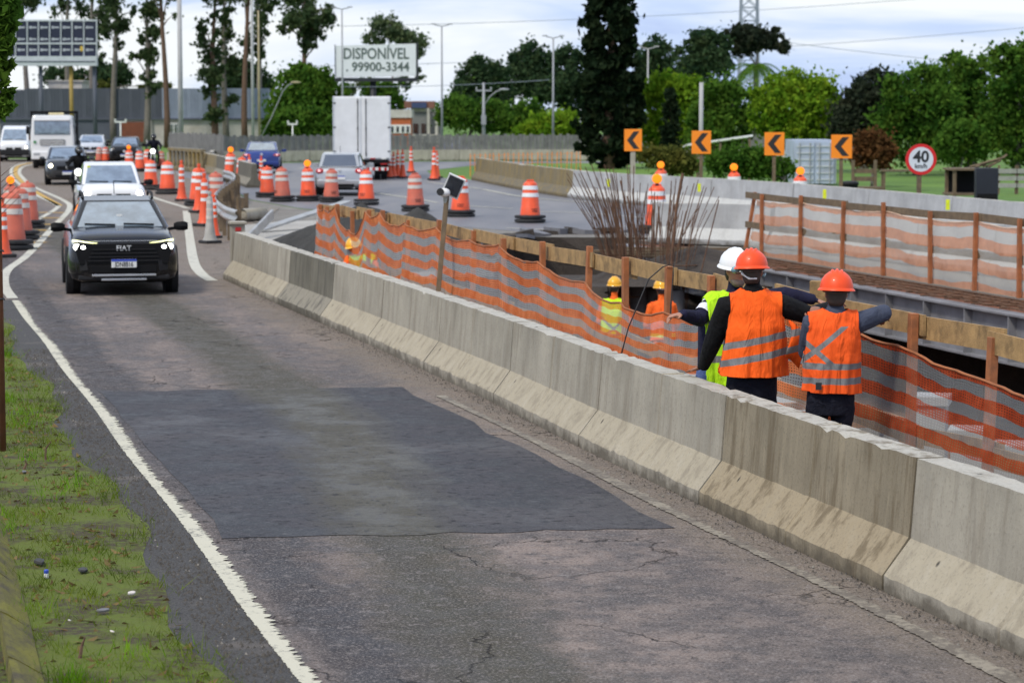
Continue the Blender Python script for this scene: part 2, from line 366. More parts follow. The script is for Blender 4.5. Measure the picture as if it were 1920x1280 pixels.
# floor and walls of the excavation
PZ = -2.35
def pitgrid():
    amin, amax, lmin, lmax = 7.0, 20.5, 4, 56; na, nl = 40, 130; V = []; 
    for i in range(nl + 1):
        for j in range(na + 1):
            a = amin + (amax - amin) * j / na; l = lmin + (lmax - lmin) * i / nl
            z = PZ + .16 * math.sin(a * 1.7 + l * .6) * math.sin(l * .9) + random.uniform(-.05, .05) + .5 * max(0, (l - 46) / 8)
            V.append(RD(a, l, z))
    b = MB(); w = na + 1
    b.add(V, [(i * w + j, i * w + j + 1, (i + 1) * w + j + 1, (i + 1) * w + j) for i in range(nl) for j in range(na)]); b.build('pit_floor', MPIT, smooth=True, kind='structure')
pitgrid()
b = MB(); n = len(PIT)
for i in range(n):
    A, B = PIT[i], PIT[(i + 1) % n]; k = max(1, int((B - A).length / 1.0)); nn = Vector((-(B - A).y, (B - A).x, 0)).normalized()
    rows = []
    for r in range(5):
        rows.append([A.lerp(B, j / k) + nn * ((random.uniform(-.12, .28) if 0 < r and 0 < j < k else 0) - .10 * r) + Vector((0, 0, -.012 + (PZ - .3) * r / 4)) for j in range(k + 1)])
    b.loft([r for r in rows], closed=False)
b.build('pit_wall', MDARKEARTH, kind='structure')

# ---- near lane, its shoulder and the queue of the diverted road
sheet('road', [RD(1.0, 8), RD(1.0, 20), RD(1.0, 36), RD(1.2, 38.5), G(-120, 500), G(-420, 400), G(-900, 330), G(-700, 300),
               G(200, 298), G(312, 305), G(335, 330), G(420, 350), G(480, 405), RD(6.4, 43), RD(6.5, 36), RD(6.5, 8), RD(6.5, 2), RD(1, 2)], 0.0, MROAD)
def edge_strip(name, l0, l1, fa, fb, z, m, step=.25, kind='structure'):
    """strip between two across-positions that vary along the lane"""
    k = int((l1 - l0) / step); b = MB()
    V = [RD(f(l0 + step * i), l0 + step * i, z) for i in range(k + 1) for f in (fa, fb)]
    b.add(V, [(2 * i, 2 * i + 1, 2 * i + 3, 2 * i + 2) for i in range(k)]); return b.build(name, m, kind=kind)
def jag(amp, seed, base, slow=.0):
    r = random.Random(seed); c = {}
    def f(l):
        k = round(l * 1000)
        if k not in c: c[k] = base + r.uniform(-amp, amp) + slow * math.sin(l * .9 + seed)
        return c[k]
    return f
VE = 1.74
edge_strip('shoulder', 4, 38, jag(.05, 1, VE - .40, .06), jag(.02, 2, 2.16, .02), .004, MSHOULD, .12)
# mossy verge ground left of the shoulder
def verge_edge(l): return VE + .10 * math.sin(l * .8) + .05 * math.sin(l * 2.7)
nb, nl = 14, 90; V = []
for i in range(nl + 1):
    l = 3 + 34 * i / nl
    for j in range(nb + 1):
        q = j / nb; a = -3.2 + (verge_edge(l) + 3.2) * q
        V.append(RD(a, l, .006 + (.05 * (1 - q) + .02 * random.random()) * (1 if j < nb else 0)))
b = MB(); w = nb + 1; b.add(V, [(i * w + j, i * w + j + 1, (i + 1) * w + j + 1, (i + 1) * w + j) for i in range(nl) for j in range(nb)])
b.build('verge', MVERGE, smooth=True, kind='structure')
# newer asphalt repairs
r_ = random.Random(3)
def patch(name, a0, a1, l0, l1, z, skew=0.0):
    pts = [RD(a0 + (a1 - a0) * i / 14 , l0 + r_.uniform(-.06, .06) + skew * i / 14, z) for i in range(15)] + [RD(a1 + r_.uniform(-.06, .06), l0 + (l1 - l0) * i / 12 + skew, z) for i in range(1, 12)] + [RD(a1 - (a1 - a0) * i / 14, l1 + r_.uniform(-.05, .05) + skew * (1 - i / 14), z) for i in range(15)] + [RD(a0 + r_.uniform(-.03, .06), l1 - (l1 - l0) * i / 12, z) for i in range(1, 12)]
    sheet(name, pts, z, MPATCH)
patch('asphalt_patch', 2.30, 5.46, 16.35, 25.3, .004, -.45)
# painted lines
edge_strip('edge_line', 5, 37.8, jag(.006, 5, 2.095, .012), jag(.030, 6, 2.200, .02), .008, MWHITE, .02)
edge_strip('barrier_side_line', 5, 24, jag(.012, 8, 5.63, .02), jag(.016, 9, 5.73, .02), .008, MWHITE2, .025)
def line(name, pts, w, m, z=.008, n=1):
    pts = [Vector((p[0], p[1], 0)) for p in pts]; L = []
    for i in range(len(pts) - 1):
        for k in range(n):
            t = k / n; p0, p1, p2, p3 = pts[max(i - 1, 0)], pts[i], pts[i + 1], pts[min(i + 2, len(pts) - 1)]
            L.append(.5 * ((2 * p1) + (p2 - p0) * t + (2 * p0 - 5 * p1 + 4 * p2 - p3) * t * t + (3 * p1 - p0 - 3 * p2 + p3) * t ** 3))
    L.append(pts[-1]); V = []
    for i, p in enumerate(L):
        d = (L[min(i + 1, len(L) - 1)] - L[max(i - 1, 0)]).normalized(); q = Vector((-d.y, d.x, 0)) * w / 2
        V += [p + q + Vector((0, 0, z)), p - q + Vector((0, 0, z))]
    b = MB(); b.add(V, [(2 * i + 1, 2 * i + 3, 2 * i + 2, 2 * i)[::1] for i in range(len(L) - 1)])
    return b.build(name, m, kind='structure')
line('lane_line', [G(*q) for q in ((24, 560), (8, 535), (14, 507), (52, 478), (98, 428), (130, 392), (119, 376), (62, 350), (42, 333), (36, 322), (46, 312), (80, 306))], .17, MWHITE3, n=5)
line('lane_line', [G(*q) for q in ((52, 420), (78, 408), (106, 391), (104, 383), (58, 361), (26, 336), (21, 322), (26, 312), (50, 305))], .15, MWHITE3, n=5)
line('yellow_line', [G(*q) for q in ((112, 386), (60, 355.5), (34, 334), (29, 321), (36, 311), (60, 305.5))], .2, MYELLOW, n=5)
for q in ((50, 466), (60, 455), (70, 444), (78, 432), (86, 421), (95, 409), (104, 399)):
    p = G(*q); line('gore_bar', [p + Vector((-.55, .1, 0)), p + Vector((.3, -.05, 0))], .34, MYELLOW)
line('lane_line', [G(*q) for q in ((272, 365), (300, 375), (330, 384), (352, 391))], .17, MWHITE3, n=4)
line('lane_line', [G(*q) for q in ((349, 396), (355, 440), (363, 490), (378, 514), (398, 527))], .20, MWHITE3, n=5)
# highway beyond the cones, island, yard round the pit
sheet('highway', [G(300, 312), G(415, 308), G(560, 305), G(720, 303.2), G(870, 302.4), G(1100, 302.2), G(1500, 302.2), G(1500, 305), G(1000, 306), G(880, 311), G(800, 320), G(815, 333), G(872, 335), (2.3, 79, 0), (7.4, 68.5, 0), (11.6, 52, 0), (16, 36, 0), RD(19.8, 8), RD(19.65, 30), RD(19.65, 52.2), RD(17.8, 53.6), G(1000, 436), G(860, 424), G(700, 404), G(560, 390), G(470, 374), G(430, 352), G(330, 330)], -.004, MHIGH)
sheet('yard', [RD(6.3, 3), RD(7.85, 3), RD(7.85, 34), RD(9, 39), RD(11.5, 47), RD(14.5, 54), RD(19.6, 52), RD(19.7, 56), G(1000, 424), G(860, 415), G(700, 405), G(560, 391), G(470, 375), G(440, 360), RD(6.2, 48), RD(6.3, 34)], -.008, MDIRT)
for pts in (((1000, 397), (1090, 399), (1200, 408)), ((870, 386), (960, 391)), ((905, 355), (1000, 372), (1180, 384)), ((800, 341), (850, 348), (900, 354)), ((690, 360), (760, 370), (820, 380)), ((950, 428), (1090, 434), (1200, 440)), ((560, 316), (570, 314)), ((600, 330), (612, 327))):
    line('lane_line', [G(*q) for q in pts], .14, MWHITE3, n=3)
line('lane_line', [G(*q) for q in ((486, 418), (500, 402), (515, 390))], .3, MWHITE2)
# construction slab edge with rebar and girder come later; the part-built bridge deck
b = MB()
for i in range(12):
    l0, l1 = 6 + i * 3.8, 6 + (i + 1) * 3.8
    b.hexa([RD(17.55, l0, -.34), RD(19.75, l0, -.34), RD(19.75, l1 - .02, -.34), RD(17.55, l1 - .02, -.34), RD(17.55, l0, -.03), RD(19.75, l0, -.03), RD(19.75, l1 - .02, -.03), RD(17.55, l1 - .02, -.03)])
b.build('bridge_deck', CONC_N, kind='structure')
# ================================================================== ROADWORKS
ORD = ['first', 'second', 'third', 'fourth', 'fifth', 'sixth', 'seventh', 'eighth', 'ninth', 'tenth', 'eleventh', 'twelfth', 'thirteenth', 'fourteenth']
WOOD = mat('weathered_plank', (.36, .225, .095), .8, .3, 9, .4, 70, dirt=(.10, .065, .03), dirtamt=.75)
WOODP = mat('orange_brown_post', (.36, .125, .045), .75, .25, 8, .3, 60, dirt=(.13, .065, .035), dirtamt=.6)
WOODG = mat('grey_brown_timber', (.16, .115, .07), .85, .3, 8, .4, 60, dirt=(.08, .06, .04))
RUBBER = mat('black_rubber', (.018, .018, .02), .75, .3, 8, .3, 80, dirt=(.09, .085, .08), dirtamt=.35)
ORANGE = mat('drum_orange', (.83, .095, .025), .45, .10, 3, 0, 60, dirt=(.36, .075, .035), dirtamt=.6)
ORANGEF = mat('faded_drum_orange', (.56, .125, .075), .6, .15, 4, 0, 60, dirt=(.30, .12, .09), dirtamt=.55)
BANDW = mat('reflective_white_band', (.80, .80, .80), .4, .08, 6, 0, 60, dirt=(.5, .45, .4), dirtamt=.3)
BANDD = mat('dull_white_band', (.62, .57, .52), .6, .15, 6, 0, 60, dirt=(.4, .3, .25), dirtamt=.5)
INK = mat('black_print', (.02, .02, .022), .6, .1)
STEEL = mat('galvanised_steel', (.47, .47, .45), .42, .2, 4, .1, 40, metal=.6, dirt=(.25, .22, .18), dirtamt=.5)
RUST = mat('rusty_rebar', (.135, .070, .040), .85, .4, 10, .4, 90, dirt=(.06, .034, .022), dirtamt=.7)
def m_amber():
    t = NT('amber_lamp_lens'); t.set(col=(1.0, .26, .01), rough=.25, emit=(1.0, .22, .0), es=.55); return t.m
AMBER = m_amber()
YELREF = mat('yellow_reflector', (.72, .78, .02), .4, .05)

# ---- concrete barrier blocks
GROUT = mat('dark_joint_mortar', (.10, .09, .075), .95, .4, 20, .5, 60)
BPROF = [(0, 0), (0, .10), (.175, .325), (.215, .82), (.405, .82), (.445, .325), (.62, .10), (.62, 0)]
def barrier(p0, p1, m, label, group, h=1.0, prof=BPROF, seam=True, seg=.10, gap=.03, rough=.006, capmat=None, name='concrete_barrier', seed=0):
    """block between two points on the line of its left foot; the profile grows to the right of p0->p1"""
    r = random.Random(seed); p0, p1 = Vector(p0), Vector(p1); d = p1 - p0; L = d.length; d.normalize(); n = Vector((d.y, -d.x, 0))
    ang = math.atan2(d.y, d.x); o = empty(name, p0, ang, label, 'barrier', group)
    # local frame: x along, profile to -y
    k = max(6, int(L / seg)); xs = [gap / 2 + (L - gap) * i / k for i in range(k + 1)]
    if seam:
        mid = L * (.46 + .08 * r.random()); xs += [mid - .014, mid, mid + .014]; xs = sorted(xs)
    rings = []
    for x in xs:
        ring = []
        gv = .016 if seam and abs(x - mid) < 1e-6 else 0.0
        for i, (py, pz) in enumerate(prof):
            jy = jz = 0.0
            top = i in (3, 4)
            if top: jz = -abs(r.gauss(0, rough * .6)) - (r.uniform(.012, .03) if r.random() < .05 else 0); jy = r.gauss(0, rough * .5)
            elif 0 < i < len(prof) - 1: jy = r.gauss(0, rough * .25); jz = r.gauss(0, rough * .3)
            if i in (1, len(prof) - 2): jz += r.gauss(0, rough * .8)
            py2 = py + (gv if i < len(prof) / 2 else -gv)
            ring.append((x, -(py2 + jy), max(0, (pz + jz) * h - (gv if top else 0))))
        rings.append(ring)
    b = MB(); b.loft(rings); ob = b.build('block', m, o)
    # grout in the joint at the far end
    g = MB(); g.loft([[(x, -(.31 + (py - .31) * .93), max(0, pz * h * .975 - .004)) for py, pz in prof] for x in (L - gap * .7, L + gap * .7)]); g.build('joint_grout', capmat or GROUT, o)
    return o
JB = [(1655, 1108), (1310, 945), (1085, 838), (925, 755), None, (690, 645), (600, 605), (520, 570), (418, 523)]
JP = [G(*q) if q else None for q in JB]; JP[4] = (JP[3] + JP[5]) / 2
dn = (JP[0] - JP[1]); JP = [JP[0] + dn * 2, JP[0] + dn] + JP
NB = ['grey concrete barrier block nearest the camera, cut by the right picture edge', 'grey cracked concrete barrier block at the lower right, second from the camera', 'brown stained concrete barrier block in front of the two orange vest workers', 'concrete barrier block whose top the worker rests his hand on', 'concrete barrier block left of the leaning worker, mortar joint at its left end', 'long grey concrete barrier block standing before the middle of the striped net',
      'pale concrete barrier block left of the mortar joint under the leaning post', 'pale concrete barrier block right of the dark stained block', 'dark stained concrete barrier block, last but one before the guardrail', 'light concrete barrier block at the far end of the row, beside the guardrail']
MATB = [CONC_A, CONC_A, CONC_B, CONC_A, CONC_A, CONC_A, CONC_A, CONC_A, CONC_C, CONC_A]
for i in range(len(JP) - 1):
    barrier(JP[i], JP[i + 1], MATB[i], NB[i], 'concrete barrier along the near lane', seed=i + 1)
# ---- barriers beyond the pit
def spline(pts, n=8):
    L = []; pts = [Vector(p) for p in pts]
    for i in range(len(pts) - 1):
        p0, p1, p2, p3 = pts[max(i - 1, 0)], pts[i], pts[i + 1], pts[min(i + 2, len(pts) - 1)]
        for k in range(n):
            t = k / n; L.append(.5 * ((2 * p1) + (p2 - p0) * t + (2 * p0 - 5 * p1 + 4 * p2 - p3) * t * t + (3 * p1 - p0 - 3 * p2 + p3) * t ** 3))
    L.append(pts[-1]); return L
def resample(pts, d):
    out = [pts[0].copy()]; acc = 0.0
    for a, c in zip(pts, pts[1:]):
        s_ = (c - a).length; 
        while acc + s_ >= d:
            t = (d - acc) / s_; a = a.lerp(c, t); out.append(a.copy()); s_ = (c - a).length; acc = 0.0
        acc += s_
    return out
ROWB = spline([(17, 31, 0), (14.3, 42, 0), (11.1, 52, 0), (7.2, 67.3, 0), (2.7, 77.6, 0), (.2, 89, 0), (-2.3, 105, 0)], 12)
pts = resample(ROWB, 5.2)
pj = [p for p in pts if p.y > 36]
for i in range(len(pj) - 1):
    p, q = pj[i], pj[i + 1]; old = p.y > 76
    lab = ('lichen stained brown old concrete barrier block, %s from the new grey blocks' if old else 'new pale grey barrier block of the farther row behind the pit, %s from the right') % ORD[sum(1 for k in range(i + 1) if (pj[k].y > 76) == old) - 1]
    barrier(p, q, CONC_O if old else CONC_N, lab, 'old brown highway barrier' if old else 'new grey highway barrier', h=1.12, seam=False, seg=.6, rough=.006, seed=40 + i)
ROWA = spline([(14.2, 22, 0), (11.6, 32, 0), (8.9, 41.5, 0), (6.1, 50.4, 0), (4.6, 52.6, 0), (2.9, 53.6, 0)], 10)
pj = [p for p in resample(ROWA, 3.1)]
for i in range(len(pj) - 1):
    barrier(pj[i], pj[i + 1], CONC_N, 'pale barrier block of the nearer row behind the far net, %s from the rebar' % ORD[len(pj) - 2 - i], 'pale barrier behind the far net', h=1.08, seam=False, seg=.5, rough=.005, seed=70 + i)
for q in ((1141, 343), (1311, 352), (1546, 364), (1777, 384)):      # reflectors clipped to the far barrier
    Y = {1141: 76.0, 1311: 71.0, 1546: 63.0, 1777: 55.5}[q[0]]; p = P(q[0], q[1], Y - .35)
    b = MB(); b.box((0, 0, 0), (.09, .03, .24)); b.box((0, .03, 0), (.05, .05, .06)); b.box((0, -.017, .06), (.07, .006, .09))
    b.build('reflector', YELREF, loc=p, label='yellow reflector on the far barrier at %s' % {1141: 'the start of the new grey blocks', 1311: 'the second chevron sign', 1546: 'the fourth chevron sign', 1777: 'the speed limit sign'}[q[0]], cat='reflector', group='yellow barrier reflectors')
# ---- stone wall with palisade fence along the far side of the highway
FW = [(-18.6, 130.7, 0),  (-9, 137.5, 0), (0, 139.5, 0), (10, 140, 0), (22, 140, 0)]
FWS = resample(spline(FW, 10), 3.0)
wr = empty('retaining_wall', (0, 0, 0), 0, 'long low tan concrete wall under the grey fence across the highway', 'wall')
fr = empty('palisade_fence', (0, 0, 0), 0, 'long grey palisade fence on top of the low tan wall', 'fence')
PALE = mat('grey_fence_board', (.175, .175, .165), .8, .25, 3, .2, 20, dirt=(.10, .10, .095))
bd0 = None
for i in range(len(FWS) - 1):
    a, c = FWS[i], FWS[i + 1]; d = (c - a).normalized(); nr = Vector((d.y, -d.x, 0)); f = c - d * .02
    b = MB(); b.hexa([a, f, f - nr * .3, a - nr * .3, a + Vector((0, 0, .62)), f + Vector((0, 0, .62)), f - nr * .3 + Vector((0, 0, .62)), a - nr * .3 + Vector((0, 0, .62))]); b.build('wall_panel', CONC_W, wr)
    b = MB(); k = 14
    for j in range(k):
        q = a + d * (3.0 * (j + .5) / k) - nr * (.12 + .03 * (j % 2)); h = 1.48 + .05 * math.sin(i * 3 + j * 2.3)
        b.box((q.x, q.y, .62 + (h - .62) / 2), (3.0 / k * .93, .03, h - .62), math.atan2(d.y, d.x))
    b.beam(a - nr * .19 + Vector((0, 0, 1.2)), c - nr * .19 + Vector((0, 0, 1.2)), .05, .08); b.build('fence_panel', PALE, fr)
fr2 = empty('palisade_fence', (0, 0, 0), 0, 'taller nearer stretch of grey palisade fence left of the blue sedan', 'fence')
A_, B_ = P(318, 310, 128), P(420, 310, 117); A_.z = B_.z = 0; d = (B_ - A_).normalized()
for i in range(4):
    b = MB()
    for j in range(8):
        q = A_.lerp(B_, (i + (j + .5) / 8) / 4); h = 1.72 + .05 * math.sin(j * 2.1 + i)
        b.box((q.x, q.y, h / 2), ((B_ - A_).length / 32 * .93, .03, h), math.atan2(d.y, d.x))
    b.build('fence_panel', PALE, fr2)

# ---- timber fence and striped net beside the near barrier
def fence_a(l):            # across position of the fence at distance l along the lane
    return float(np.interp(l, [8, 15.7, 22, 30, 39.9], [7.58, 7.62, 7.66, 7.55, 7.34]))
def m_net(name, or1, or2, gry, n_str, opac_o, opac_g, fine):
    """striped construction net; uv.y runs from foot to top"""
    t = NT(name); uv = t.n('ShaderNodeUVMap').outputs[0]; x, y, z = t.xyz(uv)
    yy = t.math('ADD', y, t.math('MULTIPLY', t.math('SUBTRACT', t.noise(1.1, 4, .55), .5), .11))
    s_ = t.math('FRACT', t.math('MULTIPLY', yy, n_str)); isg = t.math('GREATER_THAN', s_, .52)
    n = t.noise(5, 5, .6); co = t.mix(t.step(n, .35, .65), or1, or2); c = t.mix(isg, co, gry)
    th = t.math('FRACT', t.math('MULTIPLY', y, fine)); thread = t.step(t.math('ABSOLUTE', t.math('SUBTRACT', th, .5)), .20, .34, 1, 0)
    tvf = t.math('FRACT', t.math('MULTIPLY', x, fine * .62)); tv = t.step(t.math('ABSOLUTE', t.math('SUBTRACT', tvf, .5)), .16, .30, 1, 0); thread = t.math('MAXIMUM', thread, tv)
    op = t.math('ADD', t.math('MULTIPLY', isg, opac_g - opac_o), opac_o)
    op = t.math('MULTIPLY', op, t.math('ADD', t.math('MULTIPLY', thread, .70), .55), clamp=True); op = t.math('MULTIPLY', op, t.step(n, .2, .8, .85, 1.1), clamp=True)
    tr = t.n('ShaderNodeBsdfTransparent'); mx = t.n('ShaderNodeMixShader'); dif = t.n('ShaderNodeBsdfDiffuse'); tl = t.n('ShaderNodeBsdfTranslucent'); m2 = t.n('ShaderNodeMixShader'); m2.inputs[0].default_value = .30
    t.l(c, dif.inputs[0]); t.l(c, tl.inputs[0]); t.l(dif.outputs[0], m2.inputs[1]); t.l(tl.outputs[0], m2.inputs[2])
    t.l(op, mx.inputs[0]); t.l(tr.outputs[0], mx.inputs[1]); t.l(m2.outputs[0], mx.inputs[2]); t.l(mx.outputs[0], t.o.inputs['Surface']); return t.m
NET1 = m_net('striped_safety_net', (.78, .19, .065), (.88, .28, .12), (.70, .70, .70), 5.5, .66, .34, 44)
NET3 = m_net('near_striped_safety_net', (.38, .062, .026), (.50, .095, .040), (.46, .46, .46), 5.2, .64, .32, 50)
NET2 = m_net('pale_striped_net', (.62, .30, .18), (.70, .37, .24), (.64, .63, .59), 3.2, .80, .55, 60)
def net(name, base, tops, foot, bulge, m, label, seg=8, rows=14, wave=.009, seed=1, group=None):
    """cloth hung from points (world, in order); foot: list of foot points"""
    r = random.Random(seed); V = []; U = []; n = len(tops); cols = (n - 1) * seg + 1
    for c in range(cols):
        i = min(c // seg, n - 2); t = (c - i * seg) / seg; sag = 4 * t * (1 - t)
        T = tops[i].lerp(tops[i + 1], t) + Vector((0, 0, -bulge[i] * .75 * sag)); B = foot[i].lerp(foot[i + 1], t)
        B = B + Vector((0, 0, -bulge[i] * .35 * sag)); d = (tops[i + 1] - tops[i]).normalized(); nn = Vector((-d.y, d.x, 0))
        for k in range(rows + 1):
            q = k / rows; p = B.lerp(T, q)
            p = p + Vector((0, 0, r.gauss(0, .006) * q)) + nn * (wave * math.sin(c * 1.1 + k * .35 + seed) + .5 * wave * math.sin(c * 2.3 - k * .5)) * (.3 + .7 * sag) + nn * r.gauss(0, .004) - nn * .05 * sag * math.sin(math.pi * q)
            V.append(p); U.append((c / seg, q))
    w = rows + 1; b = MB(); F = [(c * w + k, (c + 1) * w + k, (c + 1) * w + k + 1, c * w + k + 1) for c in range(cols - 1) for k in range(rows)]
    b.add(V, F); o = b.build(name, m, smooth=True, label=label, cat='net', group=group)
    uvl = o.data.uv_layers.new(name='UVMap')
    for lp in o.data.loops: uvl.data[lp.index].uv = U[lp.vertex_index]
    # rope hem along the top
    h = MB(); h.tube([V[c * w + rows] for c in range(cols)], .011, 5); h.build('hem_rope', WOODP if m != NET2 else mat('pale_rope', (.62, .42, .30), .8), o)
    return o
PL = [9.2, 10.5, 11.8, 13.0, 14.3, 15.45, 16.75, 18.35, 19.75, 21.3, 22.6, 23.9, 25.3, 26.9, 28.5, 30.2, 32.0, 33.8, 35.2, 36.3, 37.3, 38.3, 39.1, 39.9]
tf = empty('timber_fence', RD(7.6, 20), 0, 'timber post and plank fence along the pit behind the barrier', 'fence')
tfM = Matrix.Translation(-RD(7.6, 20))
pr = random.Random(11)
POSTTOP = []
for i, l in enumerate(PL):
    h = 1.40 + pr.uniform(-.06, .05); a = fence_a(l); lean = pr.uniform(-.05, .05); p = RD(a, l); b = MB()
    top = p + Vector((lean, pr.uniform(-.03, .03), h)); b.beam(tfM @ (p + Vector((0, 0, -.3))), tfM @ top, .075, .06, up=AN); b.build('post', WOODP, tf, bevel=.004); POSTTOP.append(top)
for i in range(len(PL) - 1):           # planks on the pit side of the posts
    for hz, wd, jit in ((1.30, .17, .03), (.50, .15, .05)):
        A, B = RD(fence_a(PL[i]) + .055, PL[i] - .12, hz + pr.uniform(-jit, jit)), RD(fence_a(PL[i + 1]) + .06, PL[i + 1] + .10, hz + pr.uniform(-jit, jit)); off = AN * (.028 * (i % 2))
        b = MB(); b.beam(tfM @ (A + off), tfM @ (B + off), .024, wd + pr.uniform(-.02, .02)); b.build('plank', WOOD, tf)
b = MB(); p = RD(fence_a(18.6) - .01, 18.6); b.box(tfM @ (p + Vector((0, 0, 1.40))), (.14, .1, .26), -.26); b.build('wood_block', WOOD, tf, bevel=.006)
def netrun(idx, drops, m, label, bul, seed, foot_a=-.12, footz=.12):
    T = []; F = []
    for j, i in enumerate(idx):
        p = POSTTOP[i + 3]; T.append(Vector((p.x, p.y, p.z - drops[j])) - AN * .055); F.append(RD(fence_a(PL[i + 3]) + foot_a, PL[i + 3], footz))
    return net('safety_net', None, T, F, bul, m, label, seed=seed)
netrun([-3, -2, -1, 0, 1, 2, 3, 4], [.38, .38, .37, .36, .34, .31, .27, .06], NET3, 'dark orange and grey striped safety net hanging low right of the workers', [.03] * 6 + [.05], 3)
netrun([4, 5, 6, 7, 8, 9, 10, 11], [.12, .16, .34, .46, .48, .40, .24, .10], NET1, 'orange and grey striped safety net behind the workers, middle stretch', [.03, .05, .07, .09, .10, .08, .08], 5)
netrun([11, 12, 13, 14], [.08, .12, .10, .06], NET1, 'orange and grey striped safety net right of the leaning solar lamp post', [.06, .10, .08], 7)
netrun([14, 15, 16, 17, 18, 19, 20], [.04, .03, .03, .30, .05, .04, .02], NET1, 'steeply draped orange and white striped net beside the gravel heap', [.16, .12, .25, .16, .08, .08], 9, footz=-.05)

# ---- second fence and pale net on the edge of the new bridge deck
f2 = empty('timber_fence', RD(17.6, 40), 0, 'timber post and rail fence on the edge of the part built deck', 'fence')
f2M = Matrix.Translation(-RD(17.6, 40)); T2 = []; F2 = []; L2 = [27.5, 29.3, 31.0, 32.9, 34.6, 36.2, 37.9, 39.9, 41.8, 43.9, 46.0, 47.0]
for i, l in enumerate(L2):
    p = RD(17.6, l, -.12); lean = Vector((.22, 0, 0)) if i == len(L2) - 1 else Vector((pr.uniform(-.03, .03), 0, 0)); top = p + lean + Vector((0, 0, 1.38 + pr.uniform(-.05, .05)))
    b = MB(); b.beam(f2M @ p, f2M @ top, .07, .06, up=AN); b.build('post', WOODP, f2); T2.append(top - Vector((0, 0, .16)) + AN * .05); F2.append(p + AN * .06 + Vector((0, 0, -.02 + .05 * (i % 2))))
    if i:
        for hz in (1.17, .56):
            A, B = RD(17.66, L2[i - 1] - .1, hz + pr.uniform(-.02, .02)), RD(17.665, l + .1, hz + pr.uniform(-.02, .02))
            b = MB(); b.beam(f2M @ A, f2M @ B, .024, .13); b.build('rail', WOODG, f2)
net('safety_net', None, T2[::-1], F2[::-1], [.03] * 11, NET2, 'pale orange and white striped net on the far deck edge', seed=12, wave=.02)

# ---- rebar mat, girder, formwork on the deck edge
GIRD = mat('grey_painted_girder', (.205, .205, .22), .5, .2, 3, .1, 20, dirt=(.09, .085, .085), dirtamt=.5)
g = empty('steel_girder', RD(16.6, 20.2, -.9), math.atan2(AT.y, AT.x), 'long grey steel girder under the deck edge across the pit', 'girder')
b = MB(); b.box((12, 0, .42), (40, .02, .70)); b.build('web', GIRD, g)
b = MB(); b.box((12, 0, .785), (40, .30, .03)); b.build('top_flange', GIRD, g)
b = MB(); b.box((12, 0, .055), (40, .30, .03)); b.build('bottom_flange', GIRD, g)
for i in range(26):
    b = MB(); b.box((-7 + i * 1.5, .075, .42), (.03, .13, .698)); b.build('stiffener', GIRD, g)
b = MB(); b.hexa([RD(15.9, 51.6, PZ), RD(19.6, 51.6, PZ), RD(19.6, 53.2, PZ), RD(15.9, 53.2, PZ), RD(15.9, 51.6, -.95), RD(19.6, 51.6, -.95), RD(19.6, 53.2, -.95), RD(15.9, 53.2, -.95)]); b.hexa([RD(17.0, 52.3, -.95), RD(19.6, 52.3, -.95), RD(19.6, 53.2, -.95), RD(17.0, 53.2, -.95), RD(17.0, 52.3, -.05), RD(19.6, 52.3, -.05), RD(19.6, 53.2, -.05), RD(17.0, 53.2, -.05)]); b.build('bridge_abutment', CONC_N, None, label='concrete abutment carrying the far end of the girder', cat='abutment')
rb = empty('rebar_mat', RD(17, 30, -.1), math.atan2(AT.y, AT.x), 'rusty rebar mat sticking out over the girder along the far net', 'rebar')
b = MB(); b.box((2, -.28, -.028), (40, .94, .03)); b.build('formwork_sheet', mat('rust_brown_formwork', (.20, .075, .035), .85, .35, 6, .3, 40), rb)
for i in range(150):
    x = -14 + i * .22 + pr.uniform(-.05, .05); b = MB(); b.tube([(x, -.75 + pr.uniform(-.1, .1), .02), (x + pr.uniform(-.06, .06), .46 + pr.uniform(-.22, .10), .03 + pr.uniform(-.01, .05))], .014, 5); b.build('rebar', RUST, rb)
for i in range(4):
    b = MB(); b.tube([(-15, -.55 + i * .27, .045), (22, -.52 + i * .27, .05)], .013, 5); b.build('rebar', RUST, rb)

